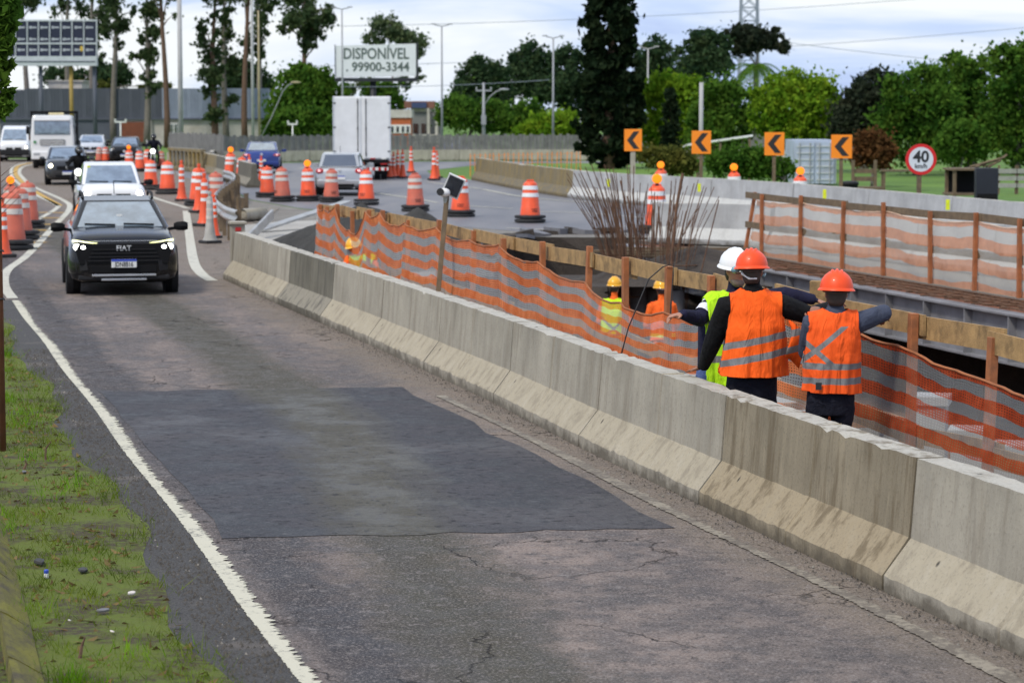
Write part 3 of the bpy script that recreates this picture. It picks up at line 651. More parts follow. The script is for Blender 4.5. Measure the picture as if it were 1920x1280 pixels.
# ---- drums, cones and posts
def drum_proto(weathered, light, tall=False):
    o = empty('traffic_drum'); mo, mw = (ORANGEF, BANDD) if weathered else (ORANGE, BANDW)
    n = 14
    def tap(z): return .272 - .088 * (z - .20) / .95
    b = MB(); prof = [(tap(.16), .16), (tap(.42), .42), (tap(.44) - .008, .44), (tap(.64), .64), (tap(.66) - .006, .66), (tap(1.02), 1.02), (tap(1.07) - .012, 1.07), (tap(1.12) - .06, 1.12), (.08, 1.13)]
    b.lathe(prof, n); b.build('drum_body', mo, o, smooth=True, auto=40)
    for z0, z1 in ((.70, .81), (.90, 1.01)):
        b = MB(); b.lathe([(tap(z0) + .004, z0), (tap(z1) + .004, z1)], n, cap=False); b.build('white_band', mw, o, smooth=True)
    b = MB(); b.tube([(-.10, 0, 1.11), (-.09, 0, 1.155), (.09, 0, 1.155), (.10, 0, 1.11)], .022, 6); b.build('handle', mo, o)
    for z0 in (0.0, .105):
        b = MB(); b.lathe([(.34, z0 + .005), (.415, z0 + .015), (.43, z0 + .05), (.415, z0 + .09), (.34, z0 + .10), (.27, z0 + .10), (.27, z0 + .005)], 16, cap=False); b.build('rubber_ring', RUBBER, o, smooth=True, auto=50)
    for k, (z, w) in enumerate(((.37, .20), (.315, .17))):
        for q in range(4):
            x = -w / 2 + w * (q + .5) / 4; b = MB(); b.box((x, -math.sqrt(max(.01, tap(z) ** 2 - x * x)) - .002, z), (w / 4 * .7, .006, .028)); b.build('print_mark', INK, o)
    if light:
        b = MB(); b.lathe([(.02, 0), (.10, .0), (.118, .02), (.118, .05), (.10, .07), (.02, .07)], 16, c=(0, -.035, 1.30), axis='Y'); lp = b.build('warning_lamp', AMBER, o, smooth=True, auto=40)
        b = MB(); b.box((0, 0, 1.17), (.07, .05, .08)); b.build('lamp_bracket', INK, lp)
    return o
PROTO = {}
def place_drum(u, v, label, weathered=False, light=False, rz=0.0, sc=1.0, group='traffic drums', pos=None):
    k = (weathered, light)
    if k not in PROTO: PROTO[k] = drum_proto(*k); o = PROTO[k]
    else: o = copy_tree(PROTO[k])
    o.location = pos if pos is not None else G(u, v); o.rotation_euler = (random.uniform(-.025, .025), random.uniform(-.03, .03), rz if not light else rz * .1); o.scale = (sc * .97, sc * .97, sc * .95); tag(o, label, 'traffic drum', group); return o
GR1, GR2, GR3, GR4 = 'traffic drums along the highway side', 'traffic drums on the right of the queue', 'traffic drums at the left edge', 'traffic drums behind the far barriers'
for u, v, lab, w, li, rz, sc in (
    (994, 417, 'orange drum with two white bands, rightmost on the highway edge near the rebar', 0, 0, .5, 1.0), (863, 406, 'orange drum behind the solar lamp on stacked rubber rings', 0, 0, 0, 1.0), (779, 396, 'faded orange drum with black print behind the gravel heap', 1, 0, .4, 1.0),
    (687, 384, 'bright orange drum right of the silver hatchback', 0, 0, -.5, .98), (621, 379, 'faded orange drum in front of the silver hatchback', 1, 0, .4, .96), (578, 377, 'orange drum with amber lamp left of the silver hatchback', 0, 1, -1, .98),
    (530, 378, 'dirty faded orange drum between blue sedan and silver hatchback', 1, 0, -1, 1.0), (501, 370, 'orange drum in front of the blue sedan', 0, 0, 2, .95), (453, 343, 'orange drum beside the left tail light of the blue sedan', 0, 0, 2, .95), (432, 340, 'orange drum with amber lamp left of the blue sedan', 0, 1, 2, 1.05)):
    place_drum(u, v, lab, bool(w), bool(li), rz, sc, GR1)
for u, v, lab, w, li, rz, sc in (
    (283, 356, 'orange drum right of the white pickup roof, behind its neighbour', 0, 0, 2, 1.0), (314, 364, 'orange drum on a rubber base right of the white pickup', 0, 0, 2, 1.05), (372, 386, 'orange drum behind the slim posts near the guardrail', 0, 0, 2, 1.08),
    (404, 398, 'faded orange drum tucked behind the guardrail bend', 1, 0, 2, 1.05), (262, 322, 'far orange drum above the white pickup, right of the amber lamp', 0, 0, 2, .9), (243, 319, 'far orange drum with amber lamp above the white pickup', 0, 1, 2, .9),
    (277, 317, 'far orange drum in front of the second motorcyclist', 0, 0, 2, .9), (186, 306, 'far faded drum beside the pale car, leftmost of three', 1, 0, 2, .8), (198, 306, 'far drum beside the pale car, middle of three', 0, 0, 2, .8), (215, 306, 'far drum beside the pale car, rightmost of three', 0, 0, 2, .8), (303, 317, 'far orange drum right of the second motorcyclist', 1, 0, 2, .8)):
    place_drum(u, v, lab, bool(w), bool(li), rz, sc, GR2)
for u, v, lab, w, li, rz, sc in (
    (22, 468, 'faded drum on black rings nearest the rusty pole', 1, 0, 2, 1.12), (38, 449, 'faded drum behind the nearest left drum', 1, 0, 2, 1.08), (52, 427, 'faded drum rightmost of the left group beside the gore marking', 1, 0, 2, 1.05), (21, 421, 'faded drum with amber lamp at the rusty pole', 1, 1, 2, .92)):
    place_drum(u, v, lab, bool(w), bool(li), rz, sc, GR3)
for u, v, lab, Y in ((1241, 300, 'drum with amber lamp behind the far barrier, leftmost of three', 74.5), (1378, 316, 'drum with amber lamp behind the far barrier, between second and third chevron', 71.5), (1500, 320, 'drum with amber lamp behind the far barrier, before the container', 67.0), (1231, 350, 'drum with amber lamp between the two far barriers above the rebar', 57.5)):
    p = P(u, v, Y); p.z = 0; place_drum(0, 0, lab, False, True, .3, 1.0 if Y > 60 else 1.05, GR4, p)
def delin_proto(mo, mw, grey=False):
    o = empty('traffic_post')
    b = MB(); b.box((0, 0, .035), (.40, .40, .07)); b.build('base', RUBBER, o, bevel=.02)
    b = MB(); b.lathe([(.17, .07), (.13, .16), (.085, .5), (.07, 1.0), (.06, 1.04), (.03, 1.05), (.03, 1.10), (.045, 1.11), (.04, 1.17)], 10); b.build('post_body', mo, o, smooth=True, auto=45)
    for z in (.55, .72, .89):
        r0 = .085 - .015 * (z - .5) / .5 + .003; b = MB(); b.lathe([(r0, z), (r0 - .0015, z + .07)], 10, cap=False); b.build('white_band', mw, o, smooth=True)
    return o
GREYP = mat('dirty_grey_plastic', (.42, .41, .38), .6, .15, 5, 0, 60, dirt=(.2, .18, .15))
DP = {}
def place_delin(u, v, label, grey=False, sc=1.0, group='slim traffic posts'):
    if grey not in DP: DP[grey] = delin_proto(GREYP if grey else ORANGE, BANDD if grey else BANDW); o = DP[grey]
    else: o = copy_tree(DP[grey])
    o.location = G(u, v); o.rotation_euler = (0, 0, random.uniform(0, 1)); o.scale = (sc,) * 3; tag(o, label, 'traffic post', group)
for u, v, lab, g_, sc in ((341, 377, 'slim orange post with white bands between two drums, right of the pickup', 0, 1.12), (374, 399, 'slim orange post before the guardrail bend, farther of two', 0, 1.2), (384, 424, 'slim orange post before the guardrail bend, nearer of two', 0, 1.15), (394, 456, 'dirty grey slim post beside the guardrail end', 1, .98), (402, 446, 'slim orange post behind the grey one at the guardrail', 0, .85),
    (7, 482, 'slim orange post hard by the rusty pole at the left edge', 0, 1.02), (468, 345, 'slim orange post left of the blue sedan bumper', 0, 1.0), (490, 345, 'slim orange post in front of the blue sedan', 0, .95),
    (731, 334, 'slim orange post right of the box truck, leftmost', 0, 1.0), (738, 333, 'slim orange post right of the box truck, second from it', 0, .95), (746, 332, 'slim orange post right of the box truck, third from it', 0, 1.0), (755, 334, 'slim orange post right of the box truck, fourth from it', 0, 1.05), (771, 324, 'lone slim orange post at the tip of the grass island', 0, 1.05), (814, 338, 'slim orange post on the grass island, front of a pair', 0, 1.18), (819, 334, 'slim orange post on the grass island, rear of a pair', 0, 1.0)):
    place_delin(u, v, lab, bool(g_), sc)

# ---- guardrail and median barrier at the split
def wbeam(path, label):
    o = empty('guardrail', path[0], 0, label, 'guardrail'); off = path[0]
    S = resample(spline(path, 10), .25); prof = [(0, .78), (.05, .745), (.05, .70), (.0, .655), (0, .62), (.05, .575), (.05, .53), (0, .49)]
    rings = []
    for i, p in enumerate(S):
        d = (S[min(i + 1, len(S) - 1)] - S[max(i - 1, 0)]).normalized(); n = Vector((-d.y, d.x, 0)); rings.append([p - off + n * a + Vector((0, 0, z)) for a, z in prof])
    b = MB(); b.loft(rings, closed=False); ob = b.build('rail', STEEL, o, smooth=True, auto=60); so = ob.modifiers.new('thick', 'SOLIDIFY'); so.thickness = .006
    for i in range(2, len(S), 8):
        d = (S[min(i + 1, len(S) - 1)] - S[max(i - 1, 0)]).normalized(); n = Vector((-d.y, d.x, 0)); q = S[i] - off - n * .1
        b = MB(); b.box((q.x, q.y, .38), (.12, .09, .80), math.atan2(d.y, d.x)); b.box((q.x + n.x * .06, q.y + n.y * .06, .63), (.1, .07, .2), math.atan2(d.y, d.x)); b.build('post', WOODG if i % 16 else STEEL, o)
    return o
gp = [G(446, 462), G(424, 452), G(409, 437), G(404, 424), G(412, 408), G(428, 392), G(442, 378), G(436, 366), G(420, 360)]
wbeam([Vector((p.x, p.y, 0)) for p in gp], 'bent galvanised guardrail hooking round the end of the near barrier row')
p = JP[-1] + AN * .3 + AT * .25; b = MB(); b.box((0, 0, .47), (.24, .22, .94)); b.box((0, 0, .965), (.30, .30, .05)); b.build('end_post', CONC_A, None, bevel=.01, loc=p, rz=.25, label='squat pale post between guardrail and barrier row', cat='post')
b = MB(); b.box((.0, -.115, .86), (.1, .01, .07)); b.build('red_reflector', mat('red_reflector', (.5, .02, .02), .3), bpy.data.objects['end_post'])
# fallen rail and scrap at the split
b = MB(); b.beam((0, 0, .05), (1.9, 3.2, .62), .3, .05); o = b.build('fallen_rail', STEEL, None, loc=G(486, 436), label='fallen steel rail leaning beside the guardrail posts', cat='rail')
b = MB(); b.beam((0, 0, .05), (.3, 2.5, .5), .06, .22); b.build('fallen_rail', STEEL, None, loc=G(466, 452), label='grey rail propped against the end of the barrier row', cat='rail')
b = MB(); b.lathe([(.17, -.5), (.17, .5), (.145, .5), (.145, -.45), (.01, -.44)], 16, c=(0, 0, .18), axis='Y', cap=False); b.build('concrete_pipe', CONC_A, None, smooth=True, loc=G(474, 415), rz=-.5, label='short concrete pipe lying by the guardrail', cat='pipe')
for i, (u, v) in enumerate(((455, 405), (462, 398), (448, 412), (438, 399))):
    b = MB(); b.box((0, 0, .22), (.10, .10, .55 + .1 * i)); b.box((0, 0, .47 + .05 * i), (.13, .06, .05)); b.build('timber_stub', WOODG, None, loc=G(u, v), rz=.4 * i, label='rotten timber stub by the guardrail, %s' % ['in front of the pipe', 'behind the pipe', 'at the rail bend', 'under the rail top'][i], cat='timber stub', group='timber stubs at the guardrail')
mb_pts = resample([G(462, 352), G(420, 337), G(380, 324), G(335, 311)], 5.5)
for i in range(len(mb_pts) - 1):
    barrier(mb_pts[i], mb_pts[i + 1], CONC_C if i < 3 else CONC_O, 'dark stained median barrier block beside the queue, %s from the guardrail' % ORD[i], 'median barrier beside the queue', h=1.1, seam=False, seg=.8, seed=90 + i)
mb2 = resample([G(372, 322) + Vector((.9, 0, 0)), G(424, 306)], 6.0)
for i in range(len(mb2) - 1):
    barrier(mb2[i + 1], mb2[i], CONC_W, 'pale low wall block left of the blue sedan, %s from the lamp drum' % ORD[i], 'pale wall left of the sedan', h=1.15, seam=False, seg=1.0, seed=120 + i)
# old baluster parapet behind the drums
pp = [P(318, 296, 118), P(381, 296, 112)]; pp = [Vector((p.x, p.y, 0)) for p in pp]; o = empty('balustrade', pp[0], math.atan2((pp[1] - pp[0]).y, (pp[1] - pp[0]).x), 'mossy stone balustrade in front of the grey fence', 'balustrade'); L = (pp[1] - pp[0]).length
b = MB(); b.box((L / 2, 0, 1.02), (L, .22, .14)); b.build('coping', CONC_O, o); b = MB(); b.box((L / 2, 0, .1), (L, .2, .2)); b.build('plinth', CONC_O, o)
for i in range(9):
    b = MB(); b.lathe([(.07, .2), (.09, .35), (.05, .6), (.08, .8), (.06, .95)], 8, c=(.15 + (L - .3) * i / 8, 0, 0)); b.build('baluster', CONC_O, o)

# ---- gravel heap, sand, spoil
MGRAV = m_dirt('dark_gravel', (.040, .038, .034), (.066, .062, .054), (.020, .019, .018), 2.5)
def heap(name, c, rx, ry, h, m, label, seed, cat='heap', n=34, noise=.05, pw=1.0):
    r = random.Random(seed); V = []; F = []; ph = [r.uniform(0, 6) for _ in range(8)]
    for i in range(n + 1):
        for j in range(n + 1):
            x, y = -1.25 + 2.5 * i / n, -1.25 + 2.5 * j / n; a = math.atan2(y, x); rr = math.hypot(x, y) / (1 + .10 * math.sin(3 * a + ph[0]) + .07 * math.sin(5 * a + ph[1]))
            z = h * max(0, 1 - rr) ** pw + noise * h * (math.sin(5 * x + ph[2]) * math.sin(6 * y + ph[3])) * max(0, 1.1 - rr) + r.uniform(-.4, .4) * noise * h * (rr < 1.05)
            V.append((x * rx, y * ry, z if rr < 1.12 else -.06))
    w = n + 1; F = [(i * w + j, (i + 1) * w + j, (i + 1) * w + j + 1, i * w + j + 1) for i in range(n) for j in range(n)]
    b = MB(); b.add(V, F); return b.build(name, m, None, smooth=True, loc=c, label=label, cat=cat)
heap('gravel_heap', Vector((-2.95, 47.0, 0)), 2.1, 3.0, 1.12, MGRAV, 'big dark gravel heap behind the left end of the striped net', 2, pw=.85)
heap('gravel_heap', Vector((-4.3, 51.5, 0)), 1.0, 2.0, .35, MGRAV, 'low tail of dark gravel spilling onto the pale slab', 3)
heap('gravel_heap', Vector((-2.0, 51.2, 0)), 1.4, 2.0, .85, MGRAV, 'second dark gravel heap below the faded drum', 5, pw=.9)
sheet('concrete_slab', [G(440, 424), G(520, 416), G(620, 412), G(640, 440), G(560, 470), G(480, 462), G(448, 447)], .004, m_dirt('pale_cement_slab', (.36, .35, .33), (.46, .45, .42), (.30, .22, .12), .5))
# rim of broken asphalt by the pit
br = random.Random(5)
for i in range(14):
    q = i / 13; p = RD(12.2 + 5.2 * q, 49.4 + 5.6 * min(1, q * 1.6)) ; s_ = br.uniform(.25, .6)
    b = MB(); pl = [(s_ * br.uniform(.6, 1.1) * math.cos(a), s_ * br.uniform(.5, .9) * math.sin(a)) for a in (0, 1.1, 2.2, 3.3, 4.3, 5.3)]
    b.prism(pl, br.uniform(.07, .16), Matrix.Rotation(br.uniform(-.25, .25), 4, 'X')); b.build('asphalt_chunk', MHIGH if i % 2 else MDARKEARTH, None, loc=p + Vector((0, 0, -.01)), rz=br.uniform(0, 3), label='broken asphalt chunk on the pit rim below the highway drums', cat='asphalt chunk', group='broken asphalt on the pit rim')

# ---- rebar starter bars
def rebar_bundle(px, py, Y, n, spread, h, label, seed, thick=.012, lean=0.0, z0=-1.0):
    r = random.Random(seed); c = P(px, py, Y); c.z = z0; o = empty('starter_bars', c, 0, label, 'rebar')
    for i in range(n):
        a = r.uniform(0, 6.28); q = r.random() ** .7; x, y = q * .34 * math.cos(a), q * .34 * math.sin(a); hh = h * r.uniform(.72, 1.05)
        sx = spread * (x / .34 + r.uniform(-.25, .25)) + lean; sy = spread * .5 * (y / .34)
        pts = [(x, y, 0), (x + sx * .12, y + sy * .15, hh * .35), (x + sx * .45, y + sy * .5, hh * .7), (x + sx, y + sy, hh)]
        b = MB(); b.tube(pts, thick * r.uniform(.8, 1.2), 5); b.build('rebar', RUST, o)
    for k in range(3):
        b = MB(); z = h * (.12 + .13 * k); b.tube([(.36 * (1 + .2 * k) * math.cos(t * .524) + lean * .1 * k, .36 * math.sin(t * .524), z) for t in range(13)], .012, 5, cap=False); b.build('tie_ring', RUST, o)
    return o
rebar_bundle(1168, 480, 47.5, 60, .58, 2.75, 'dense clump of rusty starter bars leaning left at the pit edge', 1, .008, -.35)
rebar_bundle(1178, 480, 47.0, 14, .05, 2.6, 'thick tight bundle of rusty bars inside the left rebar clump', 2, .014, -.30)
rebar_bundle(1225, 480, 48.5, 34, .60, 2.3, 'loose row of thin rusty bars between the two rebar clumps', 3, .007, 0.05)
rebar_bundle(1258, 490, 46.5, 30, .42, 2.5, 'right clump of rusty starter bars in front of the pale barrier', 4, .008, .15)
b = MB(); b.tube([(0, 0, -.9), (.02, 0, .2), (.10, .05, 1.1), (.22, .1, 1.75)], .03, 6); b.tube([(.5, 0, -.4), (.9, .05, 1.25)], .012, 5); b.build('bent_bar', RUST, None, loc=P(1258, 470, 45.2) * Vector((1, 1, 0)) if False else (lambda p: Vector((p.x, p.y, 0)))(P(1258, 470, 45.2)), label='thick bent rusty bar right of the rebar clumps', cat='rebar')
# pile caps and planks at the rim
for i, (u, v, Y, w, lab) in enumerate(((1300, 452, 49.5, 3.2, 'stack of brown planks lying before the pale barrier'), (1230, 462, 48.6, 2.6, 'brown plank walkway under the rebar clumps'))):
    p = P(u, v, Y); p.z = -.05; o = empty('plank_stack', p, -.12 + .1 * i, lab, 'plank stack')
    for k in range(5):
        b = MB(); b.box((br.uniform(-.2, .2), -.3 + .16 * k, .05 + .045 * (k % 3)), (w * br.uniform(.8, 1), .15, .04), br.uniform(-.04, .04)); b.build('plank', WOODG, o)
heap('spoil_heap', (lambda p: Vector((p.x, p.y, -.35)))(P(1310, 470, 47.2)), 2.2, 1.3, .65, MDARKEARTH, 'brown spoil heap beside the plank stack', 21)
heap('spoil_heap', (lambda p: Vector((p.x, p.y, -1.6)))(P(1180, 540, 50.5)), 3.2, 1.6, 1.35, MDARKEARTH, 'dark earth slope at the foot of the rebar clumps', 22)
for i, (u, Y, w) in enumerate(((1205, 47.0, .55), (1238, 46.6, .5), (1262, 46.0, .45))):
    p = P(u, 480, Y); b = MB(); b.lathe([(w * .5, -2.4), (w * .5, -.55), (w * .44, -.5)], 14); b.build('concrete_pile', mat('wet_dark_concrete', (.13, .13, .135), .7, .3, 4, .3, 40, dirt=(.05, .04, .035)), None, smooth=True, auto=40, loc=(p.x, p.y, 0), label='round concrete pile below the rebar, %s' % ['left', 'middle', 'right'][i] + ' of three', cat='pile', group='concrete piles')
# ---- formwork and shoring on the pit floor
fr_ = random.Random(17)
FWM = mat('orange_formwork_timber', (.34, .15, .06), .8, .3, 6, .3, 50, dirt=(.12, .06, .03))
CW = mat('pale_formwork_panel', (.30, .30, .29), .7, .15, 4, .2, 30, dirt=(.3, .27, .22))
for i in range(9):
    a, l = 8.7 + fr_.uniform(0, .5) + .9 * (i % 2), 11.5 + i * 2.6; o = empty('formwork_box', RD(a, l, PZ), math.atan2(AT.y, AT.x) + fr_.uniform(-.1, .1), 'timber formwork box on the pit floor, %s from the right edge' % ORD[i], 'formwork'); hh = 1.0 + fr_.uniform(0, .9)
    for s_ in (-1, 1):
        b = MB(); b.box((0, s_ * .45, hh / 2), (1.9, .04, hh)); b.build('side_panel', CW if i % 3 else FWM, o)
    for k in range(3):
        b = MB(); b.box((-.8 + .8 * k, 0, hh + .05), (.08, 1.2, .08)); b.build('crossbar', FWM, o)
    for k in range(2):
        b = MB(); b.beam((-.6 + 1.2 * k, -1.1, 0), (-.6 + 1.2 * k, -.5, hh * .9), .07, .07); b.build('prop', FWM, o)
for i in range(6):
    p = RD(9.4 + .4 * (i % 3), 13.4 + i * 1.7, PZ); b = MB(); b.box((0, 0, 1.15), (.32, .32, 2.3 + .2 * (i % 2))); b.box((0, 0, 2.32 + .1 * (i % 2)), (.38, .38, .1)); b.build('concrete_column', CW, None, loc=p, rz=-.26, bevel=.01, label='short square concrete column in the pit behind the net, %s from the right edge' % ORD[i], cat='column', group='square columns in the pit')
for i in range(7):
    p = RD(10.2 + fr_.uniform(-.8, 2.5), 22 + i * 2.9, PZ + .15); o = empty('timber_pile', p, fr_.uniform(0, 3), 'scattered pile of orange brown formwork boards on the pit floor, %s' % ['first from the workers', 'second', 'third', 'fourth', 'fifth', 'sixth', 'farthest'][i] + (' from the workers' if 0 < i < 6 else ''), 'timber pile')
    for k in range(6):
        b = MB(); b.box((fr_.uniform(-.3, .3), fr_.uniform(-.4, .4), .06 * k), (fr_.uniform(1.2, 2.4), .16, .04), fr_.uniform(-.5, .5)); b.build('board', FWM if k % 2 else WOOD, o)
o = empty('concrete_footing', RD(12.2, 33.5, PZ), math.atan2(AT.y, AT.x), 'pale concrete footing with formwork edge beside the pit workers', 'footing')
b = MB(); b.box((0, 0, .5), (7, 2.6, 1.0)); b.build('pour', CW, o); 
for s_ in (-1, 1):
    b = MB(); b.box((0, s_ * 1.34, .55), (7.2, .05, 1.15)); b.build('form_board', FWM, o)
b = MB(); b.prism([(-.55, -.4), (.55, -.4), (.55, .4), (-.55, .4)], .03); b.build('white_board', BANDW, None, loc=RD(8.5, 15.2, -.02), rz=.2, label='white board lying behind the net at the right edge', cat='board')
# black hose looped over a fence post
hp = POSTTOP[10]; b = MB()
A1 = G(1248, 690, .0)
b.tube([hp + Vector((-.50, -.1, -.98)), hp + Vector((-.40, -.08, -.6)), hp + Vector((-.20, -.07, -.12)), hp + Vector((-.06, -.06, .0)), hp + Vector((.05, -.05, .03)), hp + Vector((.03, -.08, -.2)), hp + Vector((.0, -.1, -.7)), hp + Vector((.0, -.1, -1.15))], .007, 6)
b.build('cable', INK, None, smooth=True, label='black cable looped over a fence post left of the pointing worker', cat='cable')
# leaning post with solar lamp
o = empty('solar_lamp_post', (lambda p: Vector((p.x, p.y, 0)))(P(813, 560, 31.6)), 0, 'leaning timber post carrying a small solar panel and lamp', 'lamp post'); q0 = o.location.copy()
top = P(838, 366, 31.9) - q0; b = MB(); b.beam((0, 0, -.1), top, .065, .065, up=(0, 1, 0)); b.build('post', WOODG, o, bevel=.006)
q = P(846, 352, 31.8) - q0; b = MB(); mt = Matrix.Rotation(.42, 3, 'Y') @ Matrix.Rotation(.35, 3, 'X'); b.box(q + Vector((.03, 0, .02)), (.24, .03, .30), 0, mt); pn = b.build('solar_panel', BANDW, o)
b = MB(); b.box(q + Vector((.03, -.02, .02)), (.20, .012, .26), 0, mt); b.build('cell', mat('dark_solar_cell', (.03, .035, .045), .25, .1), pn)
q = P(833, 361, 31.7) - q0; b = MB(); b.sphere(q, (.08, .07, .06)); b.build('lamp_head', BANDW, o, smooth=True); b = MB(); b.lathe([(.05, 0), (.05, .02)], 12, c=(q.x - .05, q.y - .075, q.z + .01), axis='Y'); b.build('lens', INK, o)
b = MB(); b.tube([q + Vector((0, 0, -.03)), q + Vector((.01, 0, -.12)), top + Vector((0, 0, .02))], .022, 6); b.tube([q, q + Vector((.04, 0, -.08)), q + Vector((.07, 0, .03))], .012, 5); b.build('bracket', STEEL, o)
# ================================================================== VEHICLES
def paint(name, col, rough=.22, metal=0.0):
    if name in MATS: return MATS[name]
    t = NT(name); n = t.noise(2.0, 5, .6); d = t.noise(9, 6, .7)
    z = t.xyz()[2]
    c = t.mix(t.math('MULTIPLY', t.step(d, .5, .75, 0, .35), t.step(z, .75, .2)), col, (.16, .14, .12)); c = t.mix(t.step(n, .3, .7, 0, .12), c, sc3(col, .75))
    t.set(col=c, rough=rough, metal=metal, coat=.8); t.b.inputs['Coat Roughness'].default_value = .06; MATS[name] = t.m; return t.m
def m_glass(name, col, rough=.06):
    t = NT(name); n = t.noise(3.5, 4, .6); t.set(col=t.mix(t.step(n, .35, .65), sc3(col, .55), col), rough=rough, spec=1.0, coat=1.0); t.b.inputs['IOR'].default_value = 1.9; t.b.inputs['Coat Roughness'].default_value = .03; return t.m
GLASS = m_glass('windscreen_glass', (.20, .26, .32)); GLASSD = m_glass('dark_window_glass', (.035, .04, .045))  # windscreen base colour holds a painted pale blue sky reflection
TYRE = mat('tyre', (.015, .015, .016), .85, .2, 8, .2, 60); RIM = mat('alloy_rim', (.38, .38, .40), .35, .1, 5, metal=.8); RIMD = mat('dark_rim', (.06, .06, .065), .4, .1, 5, metal=.5)
BLK = mat('black_plastic', (.008, .008, .009), .6, .2, 8, spec=.15); BLKM = mat('dark_cladding', (.018, .018, .02), .65, .2, 8, .1, 90, spec=.25); CHR = mat('satin_silver_trim', (.55, .55, .56), .3, .05, 5, metal=.8)
LENS = m_glass('clear_lamp_lens', (.55, .57, .6)); REDL = mat('red_tail_lens', (.42, .012, .012), .2, .1, 6, coat=.8); PLW = mat('plate_white', (.72, .72, .70), .5, .05); PLB = mat('plate_blue', (.02, .06, .45), .5, .05)
def m_emit(name, col, s_):
    t = NT(name); t.set(col=(.9, .9, .9), emit=col, es=s_); return t.m
BEAM = m_emit('lit_headlamp', (1.0, .98, .92), 6.0); DRL = m_emit('yellow_running_light', (.95, .95, .12), .9); BEAMW = m_emit('warm_lit_headlamp', (1.0, .9, .62), 4.0); BRAKE = m_emit('lit_tail_lamp', (.8, .02, .01), .5)
EMB = mat('badge_silver', (.75, .75, .75), .3, .05, metal=.5)
def heading(h): return math.atan2(-h[0], h[1])
def wheel(o, x, y, r=.33, w=.21, rim=RIM, name='wheel'):
    b = MB(); s_ = 1 if x > 0 else -1
    b.lathe([(r * .62, -w / 2), (r * .93, -w / 2), (r, -w * .36), (r, w * .36), (r * .93, w / 2), (r * .62, w / 2)], 22, c=(x, y, r), axis='X', cap=False); t = b.build(name, TYRE, o, smooth=True, auto=40)
    b = MB(); b.lathe([(r * .63, s_ * w * .30), (r * .5, s_ * w * .34), (r * .12, s_ * w * .42), (.01, s_ * w * .43)], 14, c=(x, y, r), axis='X', cap=False); b.lathe([(r * .63, -w * .4), (.01, -w * .38)], 14, c=(x, y, r), axis='X', cap=False); b.build('rim', rim, t, smooth=False)
    return t
